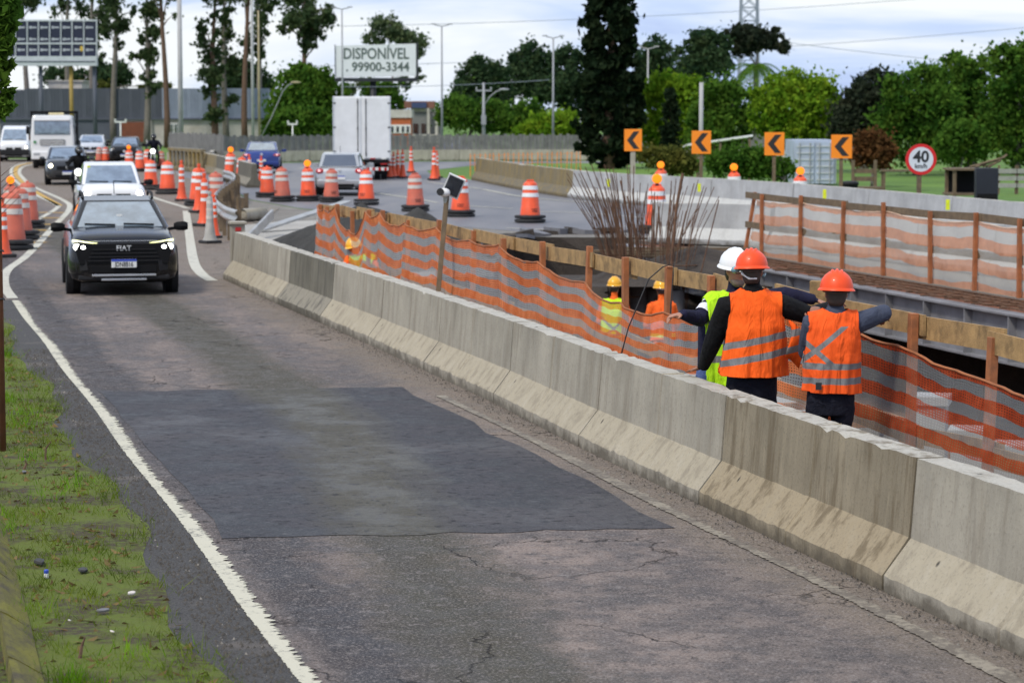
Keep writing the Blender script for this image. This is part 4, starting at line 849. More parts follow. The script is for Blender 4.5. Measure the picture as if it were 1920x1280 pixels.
def car(name, label, pos, h, paintm, st, gh, wy, wr=.33, W=.885, front=None, rear=None, rails=False, cladding=False, mirror=None, group=None, cat='car', glass=GLASS, roofm=None, sc=1.0, cut=None):
    """st: stations (y, halfwidth, z bottom, z top); gh: side profile of the cabin [(y, z, half width)...] from windscreen foot to rear glass foot"""
    o = empty(name, pos, heading(h), label, cat, group, sc); b = MB(); rings = []
    for y, w, zb, zt in st:
        H = zt - zb; half = [(w * .80, zb), (w * .95, zb + .05), (w * .995, zb + .22 * H), (w, zb + .52 * H), (w * .97, zb + .70 * H), (w * .925, zt - .075), (w * .87, zt - .02), (w * .76, zt + .012), (w * .4, zt + .03)]
        rings.append([(x, y, z) for x, z in half] + [(0, y, zt + .032)] + [(-x, y, z) for x, z in reversed(half)])
    b.loft(rings); body = b.build('body', paintm, o, smooth=True, auto=48)
    # cabin
    b = MB(); n = len(gh); V = []
    for y, z, w in gh: V += [(w, y, z), (-w, y, z)]
    F = [(2 * i, 2 * i + 1, 2 * i + 3, 2 * i + 2) for i in range(n - 1)] + [tuple(2 * i for i in range(n - 1, -1, -1))[::-1], tuple(2 * i + 1 for i in range(n))[::-1]] + [(2 * n - 2, 2 * n - 1, 1, 0)]
    b.add(V, F); cb = b.build('cabin', roofm or paintm, o, bevel=.045)
    def panel(nm, quad, m, off=.012, par=o, inset=.08):
        q = [Vector(p) for p in quad]; c = sum(q, Vector()) / len(q); nn = (q[1] - q[0]).cross(q[2] - q[0]).normalized()
        if nn.dot(c - Vector((0, 0, .8))) < 0: nn = -nn
        q2 = []
        for p in q:
            d = (c - p); q2.append(p + d.normalized() * min(inset * 1.4, d.length * .5) + nn * off)
        k = len(q2); bb = MB(); bb.add(q2 + [p - nn * .03 for p in q2], [tuple(range(k)), tuple(range(2 * k - 1, k - 1, -1))] + [(i, k + i, k + (i + 1) % k, (i + 1) % k) for i in range(k)]); return bb.build(nm, m, par)
    y0, z0, w0 = gh[0]; y1, z1, w1 = gh[1]
    ws = panel('windscreen', [(w0, y0, z0), (-w0, y0, z0), (-w1, y1, z1), (w1, y1, z1)], glass)
    d = Vector((0, y1 - y0, z1 - z0)).normalized(); nn = Vector((0, d.z, -d.y)) if d.y < 0 else Vector((0, -d.z, d.y)); nn = Vector((0, abs(d.z), abs(d.y)))
    for sx, x0 in ((1, -.02), (1, -.66)):
        bb = MB(); A = Vector((x0 * w0 / .8 + .10, y0, z0)) + d * .10 + nn * .025; B = A + Vector((.50 * w0 / .8, 0, 0)) + d * .03; bb.beam(A, B, .02, .02); bb.build('wiper', BLK, ws)
    yl, zl, wl = gh[-1]; yk, zk, wk = gh[-2]
    rw = panel('rear_window', [(wl, yl, zl), (-wl, yl, zl), (-wk, yk, zk), (wk, yk, zk)], GLASSD if rear else glass)
    for s_ in (-1, 1):
        sp = [(s_ * w, y, z) for y, z, w in gh]; mid = (gh[0][0] + gh[-1][0]) / 2; zt = max(z for y, z, w in gh); wt = min(w for y, z, w in gh)
        a1 = [(s_ * w0, y0, z0), (s_ * w1, y1, z1), (s_ * wt, mid + .04, zt), (s_ * w0, mid + .04, z0)]; a2 = [(s_ * wl, yl, zl), (s_ * wk, yk, zk), (s_ * wt, mid - .04, zt), (s_ * w0, mid - .04, z0)]
        panel('side_window', a1, GLASSD, .015, inset=.075); panel('side_window', a2, GLASSD, .015, inset=.075)
        if mirror is not None:
            mm, mx, my, mz = mirror; b = MB(); b.loft([[(s_ * (mx + dx), my + dy * sc_, mz + dz * sc_) for dy, dz in ((-.07, -.06), (.05, -.075), (.09, .0), (.05, .08), (-.07, .075))][::s_] for dx, sc_ in ((0, .55), (.05, .9), (.17, 1.0), (.23, .7))]); mo = b.build('mirror', mm, o, smooth=True, auto=50)
            b = MB(); b.beam((s_ * (mx - .1), my, mz - .05), (s_ * (mx + .03), my, mz - .03), .06, .05); b.build('mirror_arm', mm, mo)
    for y in wy:
        for s_ in (-1, 1):
            wheel(o, s_ * (W - .115), y, wr)
            b = MB(); b.lathe([(wr + .075, s_ * (W - .10)), (wr + .07, s_ * (W + .008)), (wr + .0, s_ * (W + .012)), (wr - .02, s_ * (W - .12))], 24, c=(0, y, wr), axis='X', cap=False); b.build('wheel_arch', BLKM if cladding else BLK, o, smooth=True, auto=40)
            b = MB(); b.lathe([(.01, s_ * (W - .2)), (wr + .06, s_ * (W - .2)), (wr + .06, s_ * (W - .05))], 20, c=(0, y, wr), axis='X', cap=False); b.build('wheel_well', BLK, o)
    b = MB(); b.box((0, (st[0][0] + st[-1][0]) / 2, .27), (W * 1.5, abs(st[0][0] - st[-1][0]) * .82, .16)); b.build('underbody', BLK, o)
    if rails:
        for s_ in (-1, 1):
            b = MB(); x = s_ * (w1 - .02); b.tube([(x, gh[1][0] - .25, zt - .03), (x, gh[1][0] - .4, zt + .055), (x, gh[-2][0] + .3, zt + .055), (x, gh[-2][0] + .12, zt - .03)], .022, 6); b.build('roof_rail', BLKM, o)
    b = MB(); b.tube([(0, gh[-2][0] + .3, zt + .0), (0, gh[-2][0] + .1, zt + .22)], .007, 5); b.build('antenna', BLK, o)
    return o
def box_part(o, nm, c, d, m, bev=.012, parent=None, M=None):
    b = MB(); b.box(c, d, 0, M); return b.build(nm, m, parent or o, bevel=bev)
def plate(o, y, z, s_, text='', m=INK):
    """s_: +1 front, -1 rear"""
    p = box_part(o, 'number_plate', (0, y, z), (.40, .016, .135), PLW, .004); box_part(o, 'plate_band', (0, y + s_ * .009, z + .05), (.398, .004, .034), PLB, 0, p)
    if text:
        M = Matrix.Translation((0, y + s_ * .0095, z - .018)) @ Matrix.Rotation(math.pi if s_ > 0 else 0, 4, 'Z') @ Matrix.Rotation(math.pi / 2, 4, 'X'); text_mesh('plate_text', text, .105, m, p, M, .002, .001, sx=.72)
SUVST = [(2.19, .60, .34, .70), (2.17, .74, .27, .80), (2.08, .83, .23, .90), (1.85, .875, .22, .965), (1.5, .885, .22, 1.0), (1.05, .888, .22, 1.04), (0, .888, .22, 1.05), (-1.5, .885, .23, 1.08), (-2.0, .86, .28, 1.05), (-2.15, .78, .34, .98)]
SUVGH = [(1.12, 1.02, .79), (.36, 1.465, .60), (-.2, 1.52, .585), (-1.35, 1.49, .57), (-2.08, 1.04, .69)]
BLACKP = paint('black_gloss_paint', (.006, .006, .007), .2); BLACKP.node_tree.nodes['Principled BSDF'].inputs['Coat Weight'].default_value = .35; BLACKP.node_tree.nodes['Principled BSDF'].inputs['Specular IOR Level'].default_value = .3
SUVB = G(231, 551); hd = Vector((.205, -.979, 0))
suv = car('suv', 'black compact sport utility car with lit headlamps, nearest in the queue', SUVB - hd * 1.75, hd, BLACKP, SUVST, SUVGH, (1.33, -1.25), .345, .89, front=True, rails=True, cladding=True, mirror=(BLK, .89, .86, 1.05), group='vehicles queueing towards the camera', sc=.99)
def suv_face(o):
    b = MB(); b.prism([(-.70, -.19), (.70, -.19), (.76, .03), (.70, .145), (-.70, .145), (-.76, .03)], .05, Matrix.Translation((0, 2.16, .70)) @ Matrix.Rotation(math.pi / 2, 4, 'X') @ Matrix.Translation((0, 0, -.05))); g = b.build('grille', BLK, o, bevel=.012)
    for k in range(4): box_part(o, 'grille_bar', (0, 2.225, .57 + k * .06), (1.15 - .05 * k, .012, .014), BLKM, 0, g)
    M = Matrix.Translation((0, 2.222, .765)) @ Matrix.Rotation(math.pi, 4, 'Z') @ Matrix.Rotation(math.pi / 2, 4, 'X'); text_mesh('badge_lettering', 'FIAT', .115, EMB, g, M, .002, .006, sx=1.05)
    for s_ in (-1, 1):
        b = MB(); b.hexa([(s_ * .44, 2.165, .80), (s_ * .80, 2.02, .815), (s_ * .80, 1.98, .815), (s_ * .44, 2.10, .80), (s_ * .46, 2.15, .845), (s_ * .83, 1.98, .90), (s_ * .83, 1.95, .90), (s_ * .46, 2.10, .845)][::1]); hl = b.build('headlight', LENS, o)
        b = MB(); b.hexa([(s_ * .40, 2.195, .838), (s_ * .80, 2.06, .872), (s_ * .80, 2.0, .872), (s_ * .40, 2.12, .838), (s_ * .42, 2.185, .850), (s_ * .80, 2.05, .905), (s_ * .80, 2.0, .905), (s_ * .42, 2.12, .850)]); b.build('running_light', DRL, hl)
        for x in (.64, .73): b = MB(); b.sphere((s_ * x, 2.175 - (x - .64) * .75, .785), (.062, .045, .052)); b.build('lamp', BEAM, hl, smooth=True)
        b = MB(); b.prism([(-.10, -.07), (.10, -.10), (.12, .06), (-.06, .10)], .02, Matrix.Translation((s_ * .66, 2.19, .50)) @ Matrix.Rotation(s_ * -.35, 4, 'Z') @ Matrix.Rotation(math.pi / 2, 4, 'X')); b.build('air_vent', BLKM, o)
    box_part(o, 'hood_edge_trim', (0, 2.13, .878), (1.1, .02, .012), CHR, .004)
    box_part(o, 'skid_plate', (0, 2.19, .335), (1.02, .03, .035), CHR, .006); box_part(o, 'lower_grille', (0, 2.185, .43), (1.05, .03, .12), BLK, .01); box_part(o, 'lower_lip', (0, 2.17, .265), (.72, .03, .035), CHR, .006); box_part(o, 'front_bumper', (0, 2.15, .30), (1.45, .06, .08), BLKM, .02)
    plate(o, 2.235, .525, 1, 'JDN8B16')
    b = MB(); b.box((0, .80, 1.23), (.09, .02, .04)); b.build('rear_view_mirror', PLW, o)
suv_face(suv)
HST = lambda f, r, w, hz, bz: [(f, w * .70, .36, hz - .22), (f - .03, w * .86, .28, hz - .12), (f - .14, w * .95, .24, hz - .03), (f - .42, w, .22, hz + .03), (f - 1.0, w, .22, bz - .02), (0, w, .22, bz), (r + .6, w, .23, bz + .02), (r + .12, w * .96, .28, bz), (r, w * .86, .34, bz - .12)]
def face(o, f, hz, w, hm=BEAM, grille=BLK, bump=None, lit=(1, 1), badge=True):
    g = box_part(o, 'grille', (0, f - .01, hz - .28), (w * 1.0, .05, .16), grille, .02); box_part(o, 'lower_grille', (0, f, .36), (w * 1.1, .05, .12), BLK, .02)
    if badge: b = MB(); b.lathe([(.07, 0), (.06, .015), (.01, .02)], 12, c=(0, f + .015, hz - .26), axis='Y'); b.build('badge', EMB, g)
    for s_ in (-1, 1):
        b = MB(); b.sphere((s_ * w * .74, f - .12, hz - .20), (.15, .10, .095)); hl = b.build('headlight', LENS, o, smooth=True)
        if lit[(s_ + 1) // 2]: b = MB(); b.sphere((s_ * w * .76, f - .03, hz - .20), (.085, .035, .08)); b.build('lamp', hm, hl, smooth=True)
        b = MB(); b.lathe([(.05, 0), (.05, .02)], 10, c=(s_ * w * .68, f - .06, .42), axis='Y'); b.build('fog_lamp', LENS, o)
    plate(o, f + .03, .48, 1)
def tail(o, r, bz, w, sedan=False, pm=None, lit=False, zpl=.62):
    for s_ in (-1, 1):
        b = MB(); b.sphere((s_ * w * .80, r + .06, bz - .16), (.15, .10, .10) if not sedan else (.20, .10, .065)); tl = b.build('tail_light', REDL, o, smooth=True)
        b = MB(); b.sphere((s_ * w * .82, r - .02, bz - .15), (.055, .03, .045)); b.build('lamp', BRAKE, tl, smooth=True)
    box_part(o, 'rear_bumper', (0, r + .02, .46), (w * 1.86, .12, .20), pm, .05); box_part(o, 'bumper_insert', (0, r - .045, .36), (w * 1.2, .03, .10), BLK, .01)
    plate(o, r - .055, zpl, -1); b = MB(); b.lathe([(.055, 0), (.05, -.012), (.01, -.015)], 12, c=(0, r - .02, bz - .12), axis='Y'); b.build('badge', EMB, o)
    b = MB(); b.tube([(.5, r - .06, .27), (.5, r + .2, .27)], .03, 8); b.build('exhaust', CHR, o)
Q = 'vehicles queueing towards the camera'; WHP = paint('white_car_paint', (.80, .80, .80), .25); DKP = paint('dark_grey_paint', (.035, .037, .042), .2, .3); SIL = paint('silver_paint', (.46, .47, .48), .28, .55); BLUP = paint('blue_paint', (.012, .04, .22), .2, .2); PALP = paint('pale_silver_paint', (.62, .64, .68), .25, .3)
# white pickup behind the suv
hd2 = Vector((.22, -.975, 0)); p = G(213, 419)
pk = car('pickup', 'white compact pickup close behind the black car', p - hd2 * 1.9, hd2, WHP, HST(2.2, -2.2, .865, .98, 1.0), [(1.15, .98, .77), (.45, 1.50, .66), (.0, 1.56, .65), (-.55, 1.54, .64), (-.72, 1.05, .74)], (1.35, -1.35), .32, .87, mirror=(BLK, .87, .95, 1.04), group=Q, cat='pickup')
face(pk, 2.2, .98, .865); b = MB(); b.lathe([(.05, 0), (.05, .012)], 12, c=(.55, .56, 1.42), axis='Y'); b.build('sticker', YELREF, pk)
box_part(pk, 'cargo_bed', (0, -1.45, 1.03), (1.5, 1.35, .06), BLKM, .01)
hd3 = Vector((.20, -.98, 0)); p = G(127, 347)
dk = car('hatchback', 'dark grey hatchback with lit round headlamp behind the motorcyclist', p - hd3 * 1.8, hd3, DKP, HST(2.0, -2.0, .84, .95, 1.0), [(1.0, .98, .77), (.35, 1.45, .64), (-.2, 1.50, .63), (-1.2, 1.46, .62), (-1.85, 1.0, .72)], (1.25, -1.2), .31, .845, mirror=(DKP, .85, .8, 1.02), group=Q)
face(dk, 2.0, .95, .84, BEAMW, BLK, lit=(0, 1))
p = G(176, 300); pc = car('hatchback', 'pale silver car partly hidden behind the dark grey hatchback', p - hd3 * 1.8, Vector((.1, -.995, 0)), PALP, HST(2.0, -2.0, .84, .95, 1.0), [(1.0, .98, .77), (.35, 1.42, .64), (-.2, 1.46, .63), (-1.2, 1.42, .62), (-1.85, 1.0, .72)], (1.25, -1.2), .31, .845, mirror=(BLK, .85, .8, 1.02), group=Q)
face(pc, 2.0, .95, .84, lit=(0, 0))
p = G(240, 308); bc = car('hatchback', 'black car mostly hidden behind the far amber lamp drum', p - hd3 * 1.8, Vector((.1, -.995, 0)), BLACKP, HST(2.0, -2.0, .84, .95, 1.0), [(1.0, .98, .77), (.35, 1.42, .64), (-.2, 1.46, .63), (-1.2, 1.42, .62), (-1.85, 1.0, .72)], (1.25, -1.2), .31, .845, mirror=(BLK, .85, .8, 1.02), group=Q)
face(bc, 2.0, .95, .84, lit=(0, 0))
hd4 = Vector((.12, -.993, 0)); p = G(27, 303)
vn = car('van', 'white van with black bumper at the left edge of the queue', p - hd4 * 2.0, hd4, WHP, [(2.3, .66, .36, .86), (2.27, .80, .28, .98), (2.1, .86, .26, 1.08), (1.8, .88, .25, 1.16), (1.45, .89, .25, 1.22), (0, .89, .25, 1.25), (-2.2, .89, .25, 1.25), (-2.5, .86, .3, 1.2)], [(1.75, 1.14, .80), (1.10, 1.85, .70), (.5, 2.0, .69), (-2.3, 2.0, .69), (-2.48, 1.2, .8)], (1.5, -1.6), .34, .89, mirror=(BLK, .9, 1.35, 1.32), group=Q, cat='van')
face(vn, 2.3, 1.0, .88, BEAMW, BLK, lit=(1, 0)); box_part(vn, 'front_bumper', (0, 2.30, .52), (1.75, .14, .34), BLKM, .05)
# cars driving away
hd5 = Vector((-.02, 1, 0)); p = G(637, 367)
sv = car('hatchback', 'silver hatchback seen from behind between the traffic drums', p + hd5 * 1.75, hd5, SIL, HST(1.95, -1.92, .83, .93, .96), [(1.0, .96, .76), (.3, 1.42, .63), (-.2, 1.47, .62), (-1.42, 1.42, .60), (-1.84, .98, .70)], (1.25, -1.2), .30, .835, mirror=(SIL, .84, .8, 1.0), group='vehicles driving away', rear=True)
tail(sv, -1.93, 1.0, .83, pm=SIL)
p = G(491, 325); bs = car('sedan', 'dark blue sedan seen from behind near the grey fence', p + Vector((-.15, 1.9, 0)), Vector((-.08, .997, 0)), BLUP, HST(2.2, -2.2, .86, .93, .98), [(1.05, .97, .77), (.4, 1.40, .64), (-.1, 1.45, .63), (-.9, 1.41, .62), (-1.75, 1.03, .74)], (1.3, -1.3), .31, .865, mirror=(BLUP, .87, .85, 1.0), group='vehicles driving away', rear=True, glass=GLASS)
tail(bs, -2.2, 1.0, .86, True, BLUP)
for c in bs.children:
    if c.name.startswith('rear_window'): c.data.materials[0] = GLASS
p = G(842, 297); bh = car('hatchback', 'small blue hatchback far away beyond the grass island', p + Vector((.3, 1.7, 0)), Vector((.30, .954, 0)), BLUP, HST(1.8, -1.8, .76, .90, .95), [(.9, .95, .70), (.3, 1.38, .58), (-.2, 1.42, .57), (-1.3, 1.36, .56), (-1.72, .96, .66)], (1.15, -1.1), .29, .765, mirror=(BLUP, .77, .7, .98), group='vehicles driving away', rear=True, sc=.86)
tail(bh, -1.8, .98, .76, pm=BLUP)
# ---- white box truck
TW = mat('truck_box_white', (.74, .75, .76), .4, .06, 2, 0, 60, dirt=(.55, .54, .52), dirtamt=.3); TWG = mat('truck_box_grey_side', (.55, .58, .63), .4, .08, 2)
p = G(679, 338); t_ = empty('box_truck', p, heading((-.055, 1)), 'white box truck seen from behind with closed rear doors', 'truck', 'vehicles driving away')
hw = 1.19; b = MB(); b.box((0, 3.4, 2.17), (2 * hw, 6.8, 2.62)); b.build('cargo_box', TW, t_, bevel=.03)
for s_ in (-1, 1):
    d_ = box_part(t_, 'rear_door', (s_ * .60, -.02, 2.17), (1.10, .04, 2.50), TW, .01)
    b = MB(); b.tube([(s_ * .17, -.055, .98), (s_ * .17, -.055, 3.38)], .018, 6); b.build('lock_rod', BLKM, d_)
    for z in (1.2, 2.2, 3.2): box_part(t_, 'hinge', (s_ * 1.14, -.05, z), (.12, .02, .05), BLKM, 0, d_)
    for z in (1.1, 2.15, 3.25): box_part(t_, 'rod_clamp', (s_ * .17, -.06, z), (.06, .03, .06), BLKM, 0, d_)
    tl = box_part(t_, 'tail_light', (s_ * .92, -.03, .70), (.30, .05, .10), REDL, .01); box_part(t_, 'corner_post', (s_ * 1.18, -.03, 2.17), (.05, .06, 2.62), TWG, .01)
    for k in range(2): wheel(t_, s_ * (.92 - .28 * k), 1.1, .46, .25, RIMD)
    wheel(t_, s_ * .95, 6.9, .46, .26, RIMD)
    box_part(t_, 'mud_flap', (s_ * .80, .45, .45), (.55, .02, .45), BLK, 0); box_part(t_, 'side_panel', (s_ * (hw + .006), 3.4, 2.17), (.012, 6.6, 2.45), TWG, 0)
box_part(t_, 'chassis', (0, 3.2, .72), (.9, 6.6, .22), BLK, .02); box_part(t_, 'rear_frame', (0, -.01, .78), (2.2, .10, .16), BLK, .01)
ub = box_part(t_, 'underrun_bar', (0, -.05, .47), (2.2, .08, .13), PLW, .01)
for k in range(9): box_part(t_, 'red_stripe', (-.98 + k * .245, -.093, .47), (.12, .006, .125), REDL, 0, ub, Matrix.Rotation(.5, 3, 'Y') if False else None)
for k in range(5): box_part(t_, 'reflector_strip', (-.9 + k * .45, -.045, .90), (.2, .008, .05), REDL if k % 2 else PLW, 0)
b = MB(); b.box((0, 7.7, 1.35), (2.2, 1.6, 1.9)); b.build('cab', WHP, t_, bevel=.08)
# ---- white truck at the head of the left queue
p = G(99, 316); wt = empty('tipper_truck', p - hd4 * 0, heading((.12, -.993)), 'white flat nosed truck with dark load frame waiting in the queue', 'truck', Q, .93)
b = MB(); b.loft([[(s * w, y, z) for s, y, z in ((-1, .0, zz), (1, .0, zz), (1, -1.7, zz), (-1, -1.7, zz))] for w, zz in ((1.10, .55), (1.16, 1.1), (1.15, 1.75), (1.06, 2.72), (.98, 2.85))]); b.build('cab', WHP, wt, bevel=.09)
box_part(wt, 'windscreen', (0, .01, 2.18), (1.90, .05, .74), GLASS, .03); box_part(wt, 'grille', (0, .03, 1.40), (1.3, .05, .30), BLKM, .02); box_part(wt, 'sun_visor', (0, .04, 2.60), (1.9, .10, .10), WHP, .02); box_part(wt, 'front_bumper', (0, .06, .70), (2.25, .14, .42), WHP, .04)
for k in range(3): box_part(wt, 'grille_bar', (0, .062, 1.30 + .09 * k), (1.25, .012, .04), WHP, 0)
b = MB(); b.lathe([(.08, 0), (.08, .012)], 14, c=(.92, .045, 1.42), axis='Y'); b.build('green_badge', mat('green_badge', (.02, .22, .06), .5), wt)
for s_ in (-1, 1):
    box_part(wt, 'headlight', (s_ * .82, .13, .78), (.34, .04, .14), LENS, .02); box_part(wt, 'mirror', (s_ * 1.30, -.05, 2.05), (.16, .10, .42), BLK, .03); box_part(wt, 'mirror_bracket', (s_ * 1.18, -.05, 2.25), (.24, .03, .03), BLK, 0); wheel(wt, s_ * .95, -.75, .46, .26, RIMD); wheel(wt, s_ * .92, -4.6, .46, .4, RIMD); box_part(wt, 'wiper', (s_ * .4, .045, 1.88), (.6, .02, .02), BLK, 0)
box_part(wt, 'load_bed', (0, -4.0, 1.2), (2.3, 4.4, .5), BLKM, .02)
for x in (-1.22, -.4, .4, 1.22):
    b = MB(); b.beam((x, -1.85, .9), (x, -1.85, 3.05), .10, .10); b.build('load_frame_post', BLK, wt)
b = MB(); b.beam((-1.27, -1.85, 3.0), (1.27, -1.85, 3.0), .10, .14); b.build('load_frame_bar', BLK, wt)
box_part(wt, 'number_plate', (0, .14, .55), (.4, .015, .13), PLW, 0); box_part(wt, 'roof_light', (-.2, -.6, 2.92), (.8, .3, .12), mat('cream_beacon', (.7, .6, .35), .4), .03)
# ================================================================== PEOPLE
SKIN = mat('skin', (.42, .20, .125), .55, .15, 12, .1, 120); SKIND = mat('tanned_skin', (.27, .12, .07), .55, .15, 12, .1, 120)
def cloth(name, col, rough=.85, var=.2):
    if name in MATS: return MATS[name]
    t = NT(name); n = t.noise(7, 5, .6, dist=.8); f = t.noise(260, 2, .5); c = t.mix(t.step(n, .3, .7), sc3(col, 1 - var), sc3(col, 1 + var)); t.set(col=c, rough=rough, spec=.25); t.bump(t.math('ADD', t.math('MULTIPLY', n, 2.0), t.math('MULTIPLY', f, .12)), .7, .03); MATS[name] = t.m; return t.m
BLACKC, NAVY, DNAVY, JEANS, GREYC, HAIR, ORC = cloth('black_knit', (.005, .005, .006)), cloth('navy_jacket', (.012, .012, .035)), cloth('dark_navy_trousers', (.008, .009, .018)), cloth('blue_jeans', (.10, .15, .34)), cloth('slate_sleeve', (.055, .065, .10)), mat('grey_brown_hair', (.05, .035, .028), .8, .3, 20), cloth('orange_work_shirt', (.85, .14, .02))
SHOE = mat('work_boot', (.03, .025, .02), .7)
def m_vest(name, base, bands, xs=None, grey=(.20, .20, .205), verts=None, tilt=0.0):
    """bands: list of (z, half height); xs: (cx, cz, slope, halfwidth); verts: list of (x, halfwidth, zmin) vertical strips"""
    t = NT(name); x, y, z = t.xyz(); n = t.noise(3.2, 2.5, .45, dist=.6); f = t.noise(300, 2, .5)
    sag = t.math('ADD', z, t.math('ADD', t.math('MULTIPLY', x, -tilt), t.math('MULTIPLY', t.math('SUBTRACT', n, .5), .035)))
    k = None
    def union(a, b): return b if a is None else t.math('MAXIMUM', a, b)
    for bz, hw in bands: k = union(k, t.math('LESS_THAN', t.math('ABSOLUTE', t.math('SUBTRACT', sag, bz)), hw))
    if xs:
        cx, cz, sl, hw, zmin, zmax = xs
        rng = t.math('MULTIPLY', t.math('GREATER_THAN', z, zmin), t.math('LESS_THAN', z, zmax))
        for s_ in (-1, 1):
            d = t.math('ABSOLUTE', t.math('SUBTRACT', t.math('SUBTRACT', z, cz), t.math('MULTIPLY', t.math('SUBTRACT', x, cx), s_ * sl))); k = union(k, t.math('MULTIPLY', t.math('LESS_THAN', d, hw * math.sqrt(1 + sl * sl)), rng))
    for vx, hw, zmin in (verts or []): k = union(k, t.math('MULTIPLY', t.math('LESS_THAN', t.math('ABSOLUTE', t.math('SUBTRACT', x, vx)), hw), t.math('GREATER_THAN', z, zmin)))
    c = t.mix(t.step(n, .3, .7), sc3(base, .86), sc3(base, 1.08)); c = t.mix(k, c, grey)
    t.set(col=c, rough=t.math('SUBTRACT', .85, t.math('MULTIPLY', k, .4)), spec=.25); t.bump(t.math('ADD', t.math('ADD', t.math('MULTIPLY', n, 1.6), t.math('MULTIPLY', t.noise(1.0, 3, .5, vec=t.mapv((9, 9, 2.2)), dist=1.2), 1.4)), t.math('MULTIPLY', f, .06)), .75, .055); return t.m
def ell(c, ax, dp, up, w, d, n=16): return [c + ax * (w * math.cos(2 * math.pi * j / n)) + dp * (d * math.sin(2 * math.pi * j / n)) for j in range(n)]
def remesh(b, voxel, smooth=4):
    me = bpy.data.meshes.new('tmp'); me.from_pydata(b.v, [], b.f); o = bpy.data.objects.new('tmp', me); COL.objects.link(o)
    m = o.modifiers.new('r', 'REMESH'); m.mode = 'VOXEL'; m.voxel_size = voxel; s_ = o.modifiers.new('s', 'SMOOTH'); s_.factor = .5; s_.iterations = smooth
    dg = bpy.context.evaluated_depsgraph_get(); out = bpy.data.meshes.new_from_object(o.evaluated_get(dg)); bpy.data.objects.remove(o); bpy.data.meshes.remove(me); return out
def hand(b, segs, wr, d, up, side, curl=.5, sc=1.0, point=False, tagn='hand'):
    """palm and five fingers; wr wrist, d direction of the hand, up back-of-hand normal, side thumb side"""
    d, up = d.normalized(), up.normalized(); sd = d.cross(up).normalized() * side
    pc = wr + d * .055 * sc; b.loft([ell(wr + d * t * sc, sd, up, d, w * sc, h * sc, 10) for t, w, h in ((-.02, .024, .02), (.02, .034, .019), (.06, .043, .017), (.095, .041, .015), (.105, .03, .008))]); segs.append((wr, wr + d * .1 * sc, .035, tagn))
    for i, (off, L) in enumerate(((.032, .078), (.011, .086), (-.011, .08), (-.031, .062))):
        p = wr + d * .09 * sc + sd * off * sc; pts = [p]; dr = d.copy(); cu = curl if not (point and i == 0) else .08
        for k in range(3):
            dr = (dr - up * (cu * (.7 if k == 0 else .9))).normalized(); p = p + dr * (L / 3 * sc * 1.05); pts.append(p)
        b.tube(pts, [.0105 * sc, .010 * sc, .009 * sc, .0075 * sc], 8); segs.append((pts[0], pts[-1], .012, tagn))
    p = wr + d * .03 * sc + sd * .032 * sc; q = p + (d * .6 + sd * .7 - up * .2).normalized() * .04 * sc; r_ = q + (d * .9 + sd * .2 - up * .3).normalized() * .035 * sc; b.tube([p, q, r_], [.014 * sc, .0115 * sc, .009 * sc], 8); segs.append((p, r_, .013, tagn))
